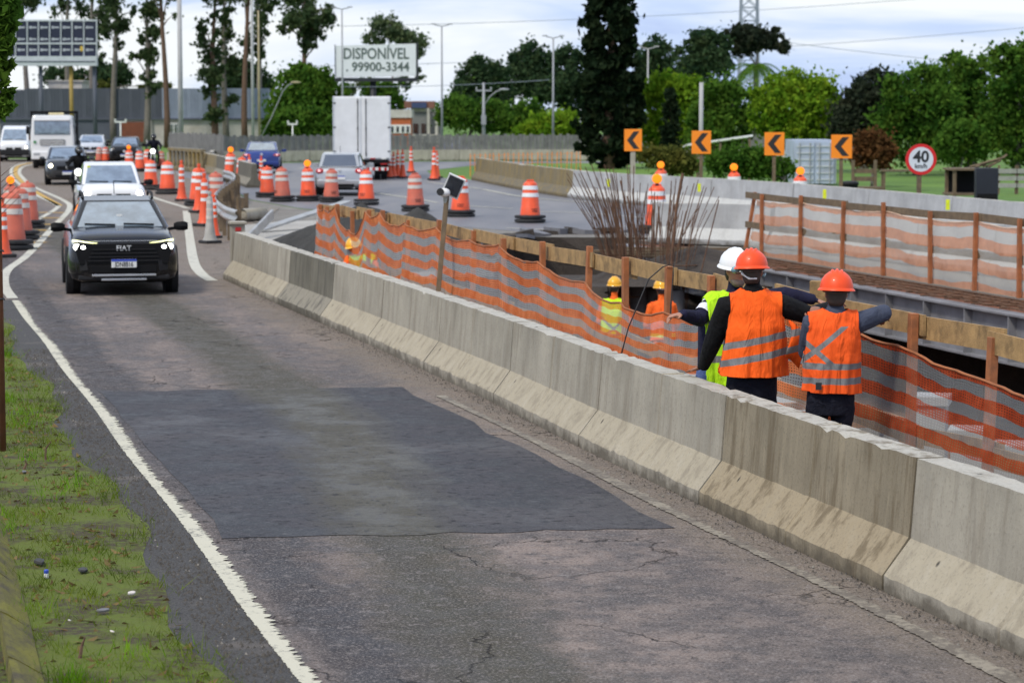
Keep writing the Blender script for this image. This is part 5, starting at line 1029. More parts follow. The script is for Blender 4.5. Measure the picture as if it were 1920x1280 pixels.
def person(name, label, base, J, tags, voxel=.010, group=None, facing=None, vest=None, helmet=None, hands=True, hair=True, bulk=1.0, face=False, cat='person'):
    """J: joints in world coordinates; tags: material for torso, arm, leg, head"""
    o = empty(name, base, 0, label, cat, group); L = lambda p: Vector(p) - Vector(base); J = {k: L(v) for k, v in J.items()}
    ax = (J['sr'] - J['sl']).normalized(); F = Vector(facing).normalized(); b = MB(); segs = []
    up = (J['neck'] - J['pelvis']).normalized(); dp = ax.cross(up).normalized(); pel, nk = J['pelvis'], J['neck']; ch = J.get('chest', pel.lerp(nk, .68)); pax = (ax + Vector((1 if ax.x > 0 else -1, 0, 0)) * .5).normalized()
    rings = [(pel + up * -.10, pax, .165, .125), (pel, pax, .185, .135), (pel.lerp(ch, .35), pax, .175, .13), (pel.lerp(ch, .7), ax, .19, .135), (ch, ax, .205, .14), (ch.lerp(nk, .45), ax, .205, .125), (ch.lerp(nk, .78), ax, .16, .095), (nk, ax, .075, .07), (nk + up * .03, ax, .06, .06)]
    b.loft([ell(c, a, dp, up, w * bulk, d * bulk) for c, a, w, d in rings]); segs += [(pel - up * .08, pel, .17, 'hip'), (pel, ch, .17, 'torso'), (ch, nk - up * .03, .15, 'torso')]
    # head
    hc = J['head']; hu = (hc - nk).normalized(); hu = (hu + Vector((0, 0, 1.2))).normalized(); fx = (F - hu * F.dot(hu)).normalized(); rx = fx.cross(hu).normalized()
    b.tube([nk - up * .05, nk + (hc - nk) * .35, hc - hu * .03], [.066, .058, .058], 12); segs.append((nk + (hc - nk) * .1, hc - hu * .06, .058, 'head'))
    b.loft([ell(hc + hu * z + fx * f, rx, fx, hu, w, d, 16) for z, f, w, d in ((-.125, .045, .03, .03), (-.11, .04, .048, .05), (-.075, .03, .060, .072), (-.03, .012, .068, .088), (.02, .0, .074, .096), (.06, -.004, .073, .095), (.095, -.006, .058, .075), (.118, -.006, .03, .04))]); segs.append((hc - hu * .08 + fx * .02, hc + hu * .05, .085, 'head'))
    b.loft([ell(hc + hu * z + fx * f, rx, fx, hu, w, d, 8) for z, f, w, d in ((.025, .088, .010, .012), (-.01, .100, .013, .016), (-.035, .104, .018, .018), (-.045, .09, .012, .012))])
    b.sphere(hc + fx * .093 - hu * .072, (.024, .012, .010), 8, 6)
    for s_ in (-1, 1): b.sphere(hc + rx * (.076 * s_) - hu * .005, (.012, .02, .03), 8, 6)
    # arms and legs
    for s_ in ('l', 'r'):
        A, E, W = J['s' + s_], J['e' + s_], J['w' + s_]; b.sphere(A, .072 * bulk, 10, 8)
        b.tube([ch.lerp(nk, .6).lerp(A, .5), A, A.lerp(E, .5), E, E.lerp(W, .35), W], [.084 * bulk, .083 * bulk, .075 * bulk, .066 * bulk, .060 * bulk, .042 * bulk], 12); segs += [(A, E, .062, 'arm'), (E, W, .045, 'arm')]
        if hands:
            d = J.get('h' + s_, W + (W - E)) - W; hu_ = J.get('hu' + s_); nrm = (hu_ + Vector(base)) if hu_ is not None else Vector((0, 0, 1)); hand(b, segs, W, d, nrm, -1 if s_ == 'l' else 1, J.get('curl' + s_, Vector((.35, 0, 0)) + 0 * pel).x if False else CURL.get((name + label, s_), .35), 1.0, POINT.get((name + label, s_), False))
        H, K, A2 = J['p' + s_], J['k' + s_], J['a' + s_]; b.sphere(H, .095 * bulk, 10, 8); b.tube([H, H.lerp(K, .5), K, K.lerp(A2, .35), A2], [.095 * bulk, .085 * bulk, .064 * bulk, .062 * bulk, .05 * bulk], 12); segs += [(H, K, .08, 'leg'), (K, A2, .055, 'leg')]
        ft = Vector((F.x, F.y, 0)).normalized(); b.loft([ell(A2 + ft * t + Vector((0, 0, z)), ft.cross(Vector((0, 0, 1))), Vector((0, 0, 1)), ft, w, h, 10) for t, z, w, h in ((-.09, -.03, .03, .03), (-.06, -.03, .042, .05), (.02, -.025, .045, .055), (.10, -.05, .05, .035), (.17, -.058, .04, .025), (.19, -.06, .02, .015))]); segs.append((A2 - ft * .05 + Vector((0, 0, -.05)), A2 + ft * .15 + Vector((0, 0, -.06)), .04, 'shoe'))
    me = remesh(b, voxel); me.name = 'body'; n = len(me.polygons); C_ = np.empty(n * 3, dtype=np.float64); me.polygons.foreach_get('center', C_); C_ = C_.reshape(-1, 3)
    best = np.full(n, 1e9); idx = np.zeros(n, dtype=int); order = ['hip', 'torso', 'arm', 'leg', 'head', 'hand', 'shoe']
    for p, q, r_, tg in segs:
        p, q = np.array(p), np.array(q); d = q - p; t = np.clip(((C_ - p) @ d) / max(1e-9, d @ d), 0, 1); dist = np.linalg.norm(C_ - p - t[:, None] * d, axis=1) - r_; u = dist < best; best[u] = dist[u]; idx[u] = order.index(tg)
    idx[(idx == 1) & (((C_ - np.array(pel)) @ np.array(up)) < .13)] = 0
    mm = [tags['leg'], tags['torso'], tags['arm'], tags['leg'], tags['head'], tags.get('hand', tags['head']), SHOE]
    for m in mm: me.materials.append(m)
    me.polygons.foreach_set('material_index', idx.astype(np.int32)); me.polygons.foreach_set('use_smooth', np.ones(n, dtype=bool)); bo = bpy.data.objects.new('body', me); COL.objects.link(bo); bo.parent = o
    if hair and helmet is not None:
        h = MB(); h.loft([ell(hc + hu * z - fx * f, rx, fx, hu, w, d, 16) for z, f, w, d in ((-.085, .045, .05, .040), (-.05, .03, .070, .068), (.0, .018, .079, .086), (.05, .012, .079, .092), (.10, .0, .06, .075))]); h.build('hair', HAIR, o, smooth=True)
    if face:
        for s_ in (-1, 1):
            h = MB(); h.sphere(hc + rx * (.032 * s_) + fx * .083 + hu * .012, (.013, .010, .009), 8, 6); h.build('eye', INK, o, smooth=True)
            h = MB(); c = hc + rx * (.034 * s_) + fx * .100 + hu * .008; h.tube([c + rx * (.027 * math.cos(a * .524)) + hu * (.019 * math.sin(a * .524)) for a in range(13)], .0028, 5, cap=False); gl = h.build('glasses_rim', INK, o); h = MB(); h.tube([c + rx * (.027 * s_), hc + rx * (.078 * s_) + hu * .012], .0028, 5); h.build('glasses_temple', INK, gl)
    if vest is not None:
        vm, zlo, flare, xr, open_front = vest
        tor = np.isin(idx, [0, 1]) | ((idx == 2) & False); vv = np.empty(len(me.vertices) * 3); me.vertices.foreach_get('co', vv); vv = vv.reshape(-1, 3); vn_ = np.empty(len(me.vertices) * 3); me.vertices.foreach_get('normal', vn_); vn_ = vn_.reshape(-1, 3)
        lx = (C_ - np.array(ch)) @ np.array(ax); hz = (C_ - np.array(pel)) @ np.array(up); tot = (nk - pel).length
        hdn = np.linalg.norm(C_ - np.array(nk), axis=1)
        sel = (tor | (idx == 3) | (idx == 2)) & (hz > zlo) & (hz < tot + .035) & (hdn > .085) & (np.abs(lx) < xr) & ((idx != 2) | (hz > tot * .55)) & ((idx != 3) | (hz > zlo))
        fs = [tuple(me.polygons[i].vertices) for i in np.nonzero(sel)[0]]; used = sorted({i for f in fs for i in f}); mp = {i: k for k, i in enumerate(used)}; pv = vv[used]; pn = vn_[used].copy()
        hz2 = (pv - np.array(pel)) @ np.array(up); k_ = np.clip((tot * .75 - hz2) / (tot + .1), 0, 1.2); ang = np.arctan2((pv - np.array(pel)) @ np.array(dp), (pv - np.array(pel)) @ np.array(ax))
        pn = pn - np.outer(pn @ np.array(up), np.array(up)) * (k_[:, None] > .02) ; off = .016 + flare * k_ + .022 * k_ * np.sin(6 * ang + 1.3 + hz2 * 2.5) + .008 * np.sin(13 * ang + hz2 * 9) * np.clip(k_ * 2, 0, 1)
        pv = pv + pn * off[:, None]; g = MB(); g.add([tuple(p) for p in pv], [tuple(mp[i] for i in f) for f in fs]); vo = g.build('vest', vm, o, smooth=True); s2 = vo.modifiers.new('s', 'SMOOTH'); s2.factor = .6; s2.iterations = 5; so = vo.modifiers.new('t', 'SOLIDIFY'); so.thickness = .006; so.offset = 1
    if helmet is not None:
        hm, tiltb = helmet; c0 = hc + hu * .034; R3 = Matrix((rx, fx, hu)).transposed(); R3 = R3 @ Matrix.Rotation(tiltb, 3, 'X') @ Matrix.Scale(1.07, 3)
        def T(x, y, z): return c0 + R3 @ Vector((x, y, z))
        h = MB(); h.loft([[T(w * math.cos(2 * math.pi * j / 24), dd * math.sin(2 * math.pi * j / 24) - .005, z) for j in range(24)] for z, w, dd in ((0, .118, .140), (.03, .117, .138), (.07, .106, .126), (.10, .085, .103), (.125, .054, .068), (.136, .015, .02))]); sh = h.build('helmet', hm, o, smooth=True, auto=60)
        h = MB(); rr = []
        for w, dd, z in ((1.0, 1.0, .012), (1.10, 1.08, .0), (1.13, 1.11, -.008), (1.09, 1.07, -.010), (.98, .98, .002)): rr.append([T(.118 * w * math.cos(2 * math.pi * j / 28), (.140 * dd + (.035 * max(0, math.sin(2 * math.pi * j / 28)) ** 2 if w > 1 else 0)) * math.sin(2 * math.pi * j / 28) - .005, z) for j in range(28)])
        h.loft(rr, cap=False); h.build('helmet_brim', hm, sh, smooth=True, auto=60)
        for x in (-.032, 0, .032):
            h = MB(); h.tube([T(x * (1.0 - .1 * abs(t)), .118 * math.sin(t) * (1 if abs(x) < .01 else .93) - .005, .004 + .132 * math.cos(t) * (1 if abs(x) < .01 else .955)) for t in [-.95 + .19 * i for i in range(11)]], [.002] + [.0135] * 9 + [.002], 8); h.build('helmet_ridge', hm, sh, smooth=True)
        h = MB(); h.tube([T(.09 * math.cos(a), .105 * math.sin(a) - .012, -.012 - .012 * (1 - abs(math.cos(a)))) for a in [math.pi + .15 + .285 * i for i in range(11)]], .011, 6); h.build('headband', HAIR if hm is HORA else BANDW, sh)
    return o
CURL, POINT = {}, {}
def vp(u, v, Y, dx=0, dz=0): q = P(u, v, Y); return Vector((q.x + dx, q.y, q.z + dz))
VESTO = m_vest('orange_vest_two_bands', (1.0, .125, .012), [(1.215, .027), (1.085, .027)], tilt=.20)
VESTX = m_vest('orange_vest_crossed_back', (1.0, .115, .016), [(1.03, .025), (.917, .025)], xs=(-.115, 1.145, .85, .019, 1.03, 1.33))
VESTY = m_vest('lime_vest', (.52, .95, .02), [(1.08, .028), (.93, .028)], verts=[(-.105, .026, 1.09), (.09, .026, 1.09)])
HORA = mat('orange_helmet', (.88, .075, .010), .42, .06, 3, coat=.08, spec=.35); HWHI = mat('white_helmet', (.82, .83, .84), .3, .04, 3, coat=.3); HYEL = mat('yellow_helmet', (.85, .42, .01), .35, .06, 3, coat=.3)
# worker leaning on the barrier, back to the camera
Y = 18.75; lab2 = 'worker in orange vest and helmet leaning one hand on the barrier, back turned'
B2 = RD(6.98, 17.62); CURL[('person' + lab2, 'l')] = .06
J2 = dict(pelvis=vp(1408, 738, Y), chest=vp(1416, 612, Y), neck=vp(1412, 543, Y), head=vp(1410, 510, Y), sl=vp(1362, 574, Y), sr=vp(1470, 574, Y), el=vp(1337, 640, Y + .12), wl=RD(6.42, 18.05, .90), er=vp(1520, 592, Y + .05), wr=vp(1560, 574, Y + .30), hl=RD(6.33, 18.22, .845))
J2.update(pl=J2['pelvis'] + Vector((-.10, 0, -.05)), pr=J2['pelvis'] + Vector((.10, 0, -.05)), kl=Vector((J2['pelvis'].x - .05, Y - .03, .50)), kr=Vector((J2['pelvis'].x + .15, Y - .03, .50)), al=Vector((J2['pelvis'].x + .06, Y - .02, .09)), ar=Vector((J2['pelvis'].x + .24, Y, .09)))
w2 = person('person', lab2, B2, J2, dict(torso=BLACKC, arm=BLACKC, leg=DNAVY, head=SKIND), voxel=.0095, facing=(.25, 1, -.08), vest=(VESTO, .145, .115, .205, False), helmet=(HORA, -.08), bulk=1.12)
b = MB(); hc = J2['head'] - B2; b.tube([hc + Vector((-.10, .06, .02)), hc + Vector((-.125, .11, .01)), hc + Vector((-.10, .15, .0))], [.022, .03, .02], 8); b.build('safety_glasses', mat('teal_lens', (.20, .42, .48), .2, .05), w2, smooth=True)
b = MB(); b.tube([hc + Vector((.09, -.02, -.03)), hc + Vector((.105, .02, -.012))], .010, 6); b.build('glasses_temple', mat('teal_lens', (.2, .42, .48)), w2)
b = MB(); b.tube([hc + Vector((-.085, -.01, .03)), hc + Vector((-.082, -.055, -.01)), hc + Vector((-.03, -.092, -.045)), hc + Vector((.03, -.094, -.045))], [.010, .010, .009, .007], 6); b.build('nape_strap', BANDW, w2)
# flap of the open vest blowing to the right
b = MB(); rows = []
for i in range(9):
    t = i / 8; rows.append([B2 * 0 + (vp(1478 + 26 * t + 6 * math.sin(k * .9), 600 + k * 14 + (8 + 14 * t) * t, Y - .10 - .05 * math.sin(t * 3 + k * .4)) - B2) for k in range(8 - int(2 * t))][:6])
b.loft(rows, closed=False); fl = b.build('vest_flap', VESTO, w2, smooth=True); so = fl.modifiers.new('t', 'SOLIDIFY'); so.thickness = .006
# worker resting his arm on the fence, back to the camera
Y = 18.05; lab3 = 'worker in orange vest with crossed grey bands, arm resting on the timber fence'; B3 = RD(7.02, 16.95)
J3 = dict(pelvis=vp(1557, 752, Y), chest=vp(1561, 640, Y), neck=vp(1566, 580, Y), head=vp(1568, 551, Y), sl=vp(1522, 606, Y), sr=vp(1607, 606, Y), el=vp(1512, 660, Y + .16), wl=vp(1524, 600, Y + .36), er=vp(1658, 586, Y + .10), wr=vp(1652, 596, Y + .46))
J3.update(pl=J3['pelvis'] + Vector((-.095, 0, -.05)), pr=J3['pelvis'] + Vector((.095, 0, -.05)), kl=Vector((B3.x - .10, Y, .50)), kr=Vector((B3.x + .10, Y, .50)), al=Vector((B3.x - .11, Y, .09)), ar=Vector((B3.x + .12, Y, .09)))
w3 = person('person', lab3, B3, J3, dict(torso=GREYC, arm=GREYC, leg=DNAVY, head=SKIND), voxel=.0095, facing=(.1, 1, -.1), vest=(VESTX, .07, .035, .188, False), helmet=(HORA, -.06), bulk=1.0)
b = MB(); b.box((-.10, 0, 0), (.045, .008, .055)); b.build('vest_tag', INK, w3, loc=vp(1535, 724, Y - .185) - B3 + Vector((.10, 0, 0)))
# engineer with the white helmet, facing the camera, arms spread
Y = 19.55; lab1 = 'man in white helmet and lime vest pointing with his outstretched arm'; B1 = RD(7.0, 18.55); CURL[('person' + lab1, 'l')] = .75; POINT[('person' + lab1, 'l')] = True
J1 = dict(pelvis=vp(1344, 722, Y), chest=vp(1356, 610, Y), neck=vp(1378, 545, Y), head=vp(1379, 507, Y - .03), sl=vp(1339, 568, Y), sr=vp(1420, 564, Y), el=vp(1311, 598, Y - .20), wl=vp(1279, 589, Y - .38), er=vp(1474, 552, Y + .1), wr=vp(1528, 562, Y + .05), hl=vp(1262, 592, Y - .42), hr=vp(1545, 568, Y + .05))
J1.update(pl=J1['pelvis'] + Vector((-.095, 0, -.05)), pr=J1['pelvis'] + Vector((.095, 0, -.05)), kl=Vector((B1.x - .08, Y, .50)), kr=Vector((B1.x + .12, Y, .50)), al=Vector((B1.x - .08, Y, .09)), ar=Vector((B1.x + .14, Y, .09)))
w1 = person('person', lab1, B1, J1, dict(torso=NAVY, arm=NAVY, leg=JEANS, head=SKIN), voxel=.0095, facing=(.45, -1, -.05), vest=(VESTY, .02, .045, .145, True), helmet=(HWHI, -.05), face=True, bulk=1.02)
WHC = cloth('white_sleeve_stripe', (.72, .72, .80), .8, .06)
A, E = J1['sl'] - B1, J1['el'] - B1
for t0, t1 in ((.18, .36), (.50, .80)): b = MB(); b.tube([A.lerp(E, t0 + (t1 - t0) * k / 3) for k in range(4)], [.090 - .016 * t0 + .002, .090 - .017 * t0, .089 - .018 * t0, .088 - .018 * t0], 16, cap=False); b.build('sleeve_stripe', WHC, w1, smooth=True)
# beard
b = MB(); hc = J1['head'] - B1; fx = Vector((.41, -.91, 0)); b.loft([ell(hc + Vector((0, 0, z)) + fx * f, Vector((.91, .41, 0)), fx, None, w, d, 12) for z, f, w, d in ((-.13, .05, .03, .03), (-.11, .045, .052, .052), (-.085, .04, .060, .064), (-.07, .03, .060, .066))]); b.build('beard', mat('grey_beard', (.22, .17, .14), .9, .3, 40, .3, 120), w1, smooth=True)
# workers down in the pit
def stand(u, vtop, Y, zb, fac, lean=0.0):
    c = vp(u, vtop, Y); base = Vector((c.x, Y, zb)); H = c.z - zb; k = H / 1.86; F_ = Vector((fac[0], fac[1], 0)).normalized(); S = Vector((F_.y, -F_.x, 0))
    up = lambda z, l=0.0, f=0.0: base + Vector((0, 0, z * k)) + S * l + F_ * (f + lean * max(0, z - .95))
    J = dict(pelvis=up(.98), chest=up(1.28), neck=up(1.50), head=up(1.66, 0, .02), sl=up(1.42, -.19), sr=up(1.42, .19), el=up(1.16, -.27, .05), wl=up(1.02, -.20, .27), er=up(1.16, .27, .05), wr=up(1.02, .20, .27), pl=up(.93, -.1), pr=up(.93, .1), kl=up(.5, -.11, .03), kr=up(.5, .11, .03), al=up(.09, -.12), ar=up(.09, .12))
    return base, J
VESTP = m_vest('lime_pit_vest', (.60, .85, .02), [(1.05, .03), (1.22, .02)], xs=(0, 1.32, .9, .02, 1.2, 1.6)); VESTP2 = m_vest('orange_pit_vest', (1.0, .14, .02), [(1.08, .03), (1.25, .03)], grey=(.75, .7, .1))
base, J = stand(1150, 512, 41.5, PZ + .2, (.3, 1, 0), .12)
person('person', 'worker in the pit with lime vest over orange shirt and yellow helmet', base, J, dict(torso=ORC, arm=ORC, leg=ORC, head=SKIND), voxel=.016, facing=(.3, 1, 0), vest=(VESTP, -.05, .03, .2, False), helmet=(HYEL, .1), hands=False, group='workers down in the pit')
base, J = stand(1244, 517, 41.0, PZ + .2, (-.2, 1, 0), .2)
person('person', 'worker in the pit in orange with yellow bands, beside the hose loop', base, J, dict(torso=ORC, arm=ORC, leg=ORC, head=SKIND), voxel=.016, facing=(-.2, 1, 0), vest=(VESTP2, -.05, .02, .2, False), helmet=(HYEL, .1), hands=False, group='workers down in the pit')
c = vp(676, 468, 38.0); base = Vector((c.x, 38.0, 0)); J = {k: base + Vector(v) for k, v in dict(pelvis=(.10, 0, .30), chest=(.03, -.02, .52), neck=(-.05, -.03, .66), head=(-.10, -.04, .76), sl=(-.18, 0, .58), sr=(.18, 0, .58), el=(-.25, -.1, .42), wl=(-.2, -.3, .3), er=(.25, -.1, .42), wr=(.2, -.3, .3), pl=(.0, 0, .28), pr=(.2, 0, .28), kl=(-.05, -.36, .42), kr=(.22, -.36, .42), al=(-.05, -.2, .09), ar=(.22, -.2, .09)).items()}
person('person', 'crouching worker with yellow helmet behind the left end of the striped net', base, J, dict(torso=ORC, arm=ORC, leg=DNAVY, head=SKIND), voxel=.016, facing=(-.3, -1, -.3), vest=(VESTP, -.05, .02, .2, False), helmet=(HYEL, 0), hands=False)
# ---- motorcyclists
def moto(u, v, h, label, plabel, jacket, sc=1.0):
    p = G(u, v); o = empty('motorcycle', p, heading(h), label, 'motorcycle', 'motorcycles in the queue', sc)
    for y in (.68, -.62): wheel(o, 0.001, y, .30, .11, RIMD)
    for s_ in (-1, 1): b = MB(); b.tube([(s_ * .09, .68, .30), (s_ * .09, .42, .95)], .025, 8); b.build('fork', CHR, o)
    b = MB(); b.tube([(-.38, .30, 1.04), (-.2, .40, 1.0), (.2, .40, 1.0), (.38, .30, 1.04)], .018, 6); b.build('handlebar', BLK, o)
    b = MB(); b.sphere((0, .22, .80), (.15, .28, .14)); b.build('fuel_tank', BLACKP, o, smooth=True); b = MB(); b.sphere((0, -.35, .80), (.13, .42, .07)); b.build('saddle', BLK, o, smooth=True); b = MB(); b.box((0, .05, .48), (.24, .5, .3)); b.build('engine', BLKM, o, bevel=.05)
    b = MB(); b.sphere((0, .50, .90), (.15, .10, .14)); b.build('headlight_cowl', PLW, o, smooth=True); b = MB(); b.sphere((0, .585, .90), (.10, .035, .10)); b.build('headlight', BEAM, o, smooth=True); b = MB(); b.beam((0, .45, .63), (0, .92, .60), .11, .02); b.build('mudguard', BLACKP, o)
    for s_ in (-1, 1): b = MB(); b.tube([(s_ * .3, .33, 1.04), (s_ * .36, .36, 1.2)], .008, 5); b.sphere((s_ * .38, .36, 1.22), (.06, .02, .04), 8, 6); b.build('mirror', BLK, o)
    M = Matrix.Translation(p) @ Matrix.Rotation(heading(h), 4, 'Z') @ Matrix.Scale(sc, 4); W = lambda x, y, z: M @ Vector((x, y, z)); b_ = W(0, -.25, 0); b_.z = 0
    J = dict(pelvis=W(0, -.30, .95), chest=W(0, -.18, 1.25), neck=W(0, -.10, 1.45), head=W(0, -.06, 1.60), sl=W(-.2, -.12, 1.36), sr=W(.2, -.12, 1.36), el=W(-.36, .06, 1.15), wl=W(-.34, .27, 1.08), er=W(.36, .06, 1.15), wr=W(.34, .27, 1.08), pl=W(-.12, -.28, .90), pr=W(.12, -.28, .90), kl=W(-.24, .12, .72), kr=W(.24, .12, .72), al=W(-.2, -.05, .32), ar=W(.2, -.05, .32))
    r_ = person('person', plabel, b_, J, dict(torso=jacket, arm=jacket, leg=DNAVY, head=SKIND, hand=BLACKC), voxel=.02, facing=tuple(h) + (0,), hands=True, cat='person')
    hc = J['head'] - b_; b = MB(); b.sphere(hc + Vector((0, 0, .01)), (.135, .155, .15), 14, 10); hm = b.build('helmet', BLACKP, r_, smooth=True); b = MB(); f = Vector((h[0], h[1], 0)).normalized(); b.sphere(hc + f * .055 + Vector((0, 0, .0)), (.108, .108, .062), 12, 8); b.build('visor', GLASSD, hm, smooth=True)
moto(149, 374, (.15, -1), 'motorcycle with lit headlamp beside the white pickup', 'rider in black jacket and helmet on the nearer motorcycle', BLACKC)
moto(289, 318, (.05, -1), 'far motorcycle with lit headlamp among the drums', 'rider in dark jacket on the far motorcycle', DNAVY)
# ================================================================== SIGNS
SIGNO = mat('sign_orange', (1.0, .27, .01), .45, .05, 3); SIGNBK = mat('sign_back_grey', (.35, .35, .36), .5, .1); SIGNR = mat('sign_red', (.62, .012, .015), .4, .05, 3); SIGNW = mat('sign_white', (.62, .65, .72), .45, .05, 3)
def upright(c): return Matrix.Translation(c) @ Matrix.Rotation(math.pi / 2, 4, 'X')
for i, (u, v, w, h, vb, Y, lab) in enumerate(((1187, 263, 33, 41, 330, 78, 'leftmost'), (1315, 267, 36, 43, 330, 74.5, 'second from left'), (1452, 270, 37, 43, 340, 71.5, 'third from left'), (1578, 275, 39, 44, 345, 68, 'rightmost'))):
    c = P(u, v, Y); k = Y / FPX; W, H = w * k, h * k; base = Vector((c.x, Y, 0)); o = empty('chevron_sign', base, 0, 'orange road sign with black chevron pointing left, %s of four' % lab, 'sign', 'orange chevron signs')
    b = MB(); b.box((0, 0, c.z), (W, .02, H)); bd = b.build('board', SIGNO, o, bevel=.004)
    b = MB(); s_ = W * .78; hh = H * .80; x0 = -s_ * .44; t_ = s_ * .42
    pl = [(x0, 0), (x0 + s_ * .48, hh / 2), (x0 + s_ * .48 + t_, hh / 2), (x0 + t_, 0), (x0 + s_ * .48 + t_, -hh / 2), (x0 + s_ * .48, -hh / 2)]
    b.add([(x, -.013, c.z + z) for x, z in pl] + [(x, -.010, c.z + z) for x, z in pl], [(0, 3, 2, 1), (0, 5, 4, 3), (6, 7, 8, 9), (6, 9, 10, 11)] + [(j, (j + 1) % 6, 6 + (j + 1) % 6, 6 + j) for j in range(6)]); b.build('chevron', INK, bd)
    b = MB(); b.box((0, .05, c.z / 2 + .1), (.10 if i else .16, .06, c.z + .2)); b.build('post', WOODG if i else CONC_W, o)
    for z in (-.3, .3): b = MB(); b.box((0, .02, c.z + z * H), (W * .9, .03, .03)); b.build('bracket', SIGNBK, o)
Y = 60.0; c = P(1727, 299, Y); R_ = 29 * Y / FPX; o = empty('speed_limit_sign', Vector((c.x, Y, 0)), 0, 'round red rimmed speed limit sign reading 40 behind the far barrier', 'sign')
b = MB(); b.lathe([(R_, 0), (R_, .02)], 40, c=(0, 0, c.z), axis='Y'); d = b.build('disc', SIGNR, o); b = MB(); b.lathe([(R_ * .79, -.003), (R_ * .79, .0)], 40, c=(0, 0, c.z), axis='Y'); b.build('face', SIGNW, d)
text_mesh('number', '40', R_ * 1.02, INK, d, Matrix.Translation((0, -.005, c.z + R_ * .14)) @ Matrix.Rotation(math.pi / 2, 4, 'X'), .012, .002, sx=1.0); text_mesh('unit', 'km/h', R_ * .40, INK, d, Matrix.Translation((0, -.005, c.z - R_ * .44)) @ Matrix.Rotation(math.pi / 2, 4, 'X'), .004, .002)
b = MB(); b.box((-.03, .06, c.z / 2), (.11, .07, c.z)); b.build('post', WOODG, o)

# ================================================================== TREES
def m_leaf(name, c1, c2, trans=.35):
    t = NT(name); w = t.math('MULTIPLY', t.rnd(), 19.0); n = t.noise(.9, 5, .7, w=w); n2 = t.noise(5, 3, .7); c = t.mix(t.step(n, .42, .58), c1, c2); c = t.mix(t.step(t.noise(1.7, 4, .6, w=t.math('ADD', w, 9.0)), .5, .62, 0, .5), c, (c2[0] * 1.35, c2[1] * 1.02, c2[2] * .9)); c = t.mix(t.step(n2, .42, .58, .0, .55), c, sc3(c1, .45))
    dif = t.n('ShaderNodeBsdfDiffuse'); tl = t.n('ShaderNodeBsdfTranslucent'); mx = t.n('ShaderNodeMixShader'); mx.inputs[0].default_value = trans; t.l(c, dif.inputs[0]); t.l(c, tl.inputs[0]); t.l(dif.outputs[0], mx.inputs[1]); t.l(tl.outputs[0], mx.inputs[2]); t.l(mx.outputs[0], t.o.inputs['Surface']); return t.m
LF = dict(euc=m_leaf('eucalyptus_leaf', (.060, .100, .045), (.120, .175, .075), .45), dark=m_leaf('dark_leaf', (.034, .072, .036), (.085, .140, .062), .4), conif=m_leaf('conifer_needle', (.009, .019, .010), (.026, .042, .020), .2), bright=m_leaf('bright_leaf', (.12, .25, .018), (.28, .43, .035), .45), mid=m_leaf('mid_leaf', (.060, .145, .022), (.13, .25, .036), .45), deep=m_leaf('deep_green_leaf', (.045, .120, .020), (.13, .25, .036), .45), olive=m_leaf('olive_leaf', (.10, .115, .03), (.19, .21, .05), .4), red=m_leaf('reddish_leaf', (.09, .050, .022), (.18, .085, .035)), grey=m_leaf('dusky_leaf', (.030, .045, .030), (.065, .080, .050), .4), haze=m_leaf('hazy_far_leaf', (.085, .135, .075), (.17, .23, .11), .45))  # haze leaf, and slightly the dark leaf, have distance haze painted into their colour
BARK = mat('brown_bark', (.13, .075, .05), .9, .3, 6, .5, 30); BARKG = mat('grey_bark', (.17, .15, .13), .9, .3, 6, .5, 30)
def leaves(blobs, n, size, rng, droop=0.0, aspect=1.6, shell=.55):
    """blobs: (cx,cy,cz,rx,ry,rz). n leaf quads spread through the blobs, gathered in small clumps"""
    B = np.array(blobs, dtype=float); vol = (B[:, 3] * B[:, 4] * B[:, 5]) ** .7; k = rng.choice(len(B), n, p=vol / vol.sum())
    ncl = max(6, n // 26); kc = rng.choice(len(B), ncl, p=vol / vol.sum()); d = rng.normal(size=(ncl, 3)); d /= np.linalg.norm(d, axis=1)[:, None]; r = (shell + (1 - shell) * rng.random(ncl)) ** .6; cc = B[kc, :3] + d * r[:, None] * B[kc, 3:]
    ci = rng.integers(0, ncl, n); cr = B[kc[ci], 3:].min(axis=1) * (.26 + .3 * rng.random(ncl)[ci])
    p = cc[ci] + rng.normal(size=(n, 3)) * (cr * (.55 + .55 * (rng.random(n) < .2)))[:, None]
    a = rng.normal(size=(n, 3)); a[:, 2] -= droop; a /= np.linalg.norm(a, axis=1)[:, None]; t = rng.normal(size=(n, 3)); b_ = np.cross(a, t); b_ /= np.linalg.norm(b_, axis=1)[:, None] + 1e-9
    s_ = size * (.55 + .9 * rng.random(n))[:, None]; V = np.stack([p - a * s_ * aspect * .5, p + b_ * s_ * .5, p + a * s_ * aspect * .5, p - b_ * s_ * .5], axis=1).reshape(-1, 3); T = np.arange(n * 4).reshape(-1, 4); return V, T
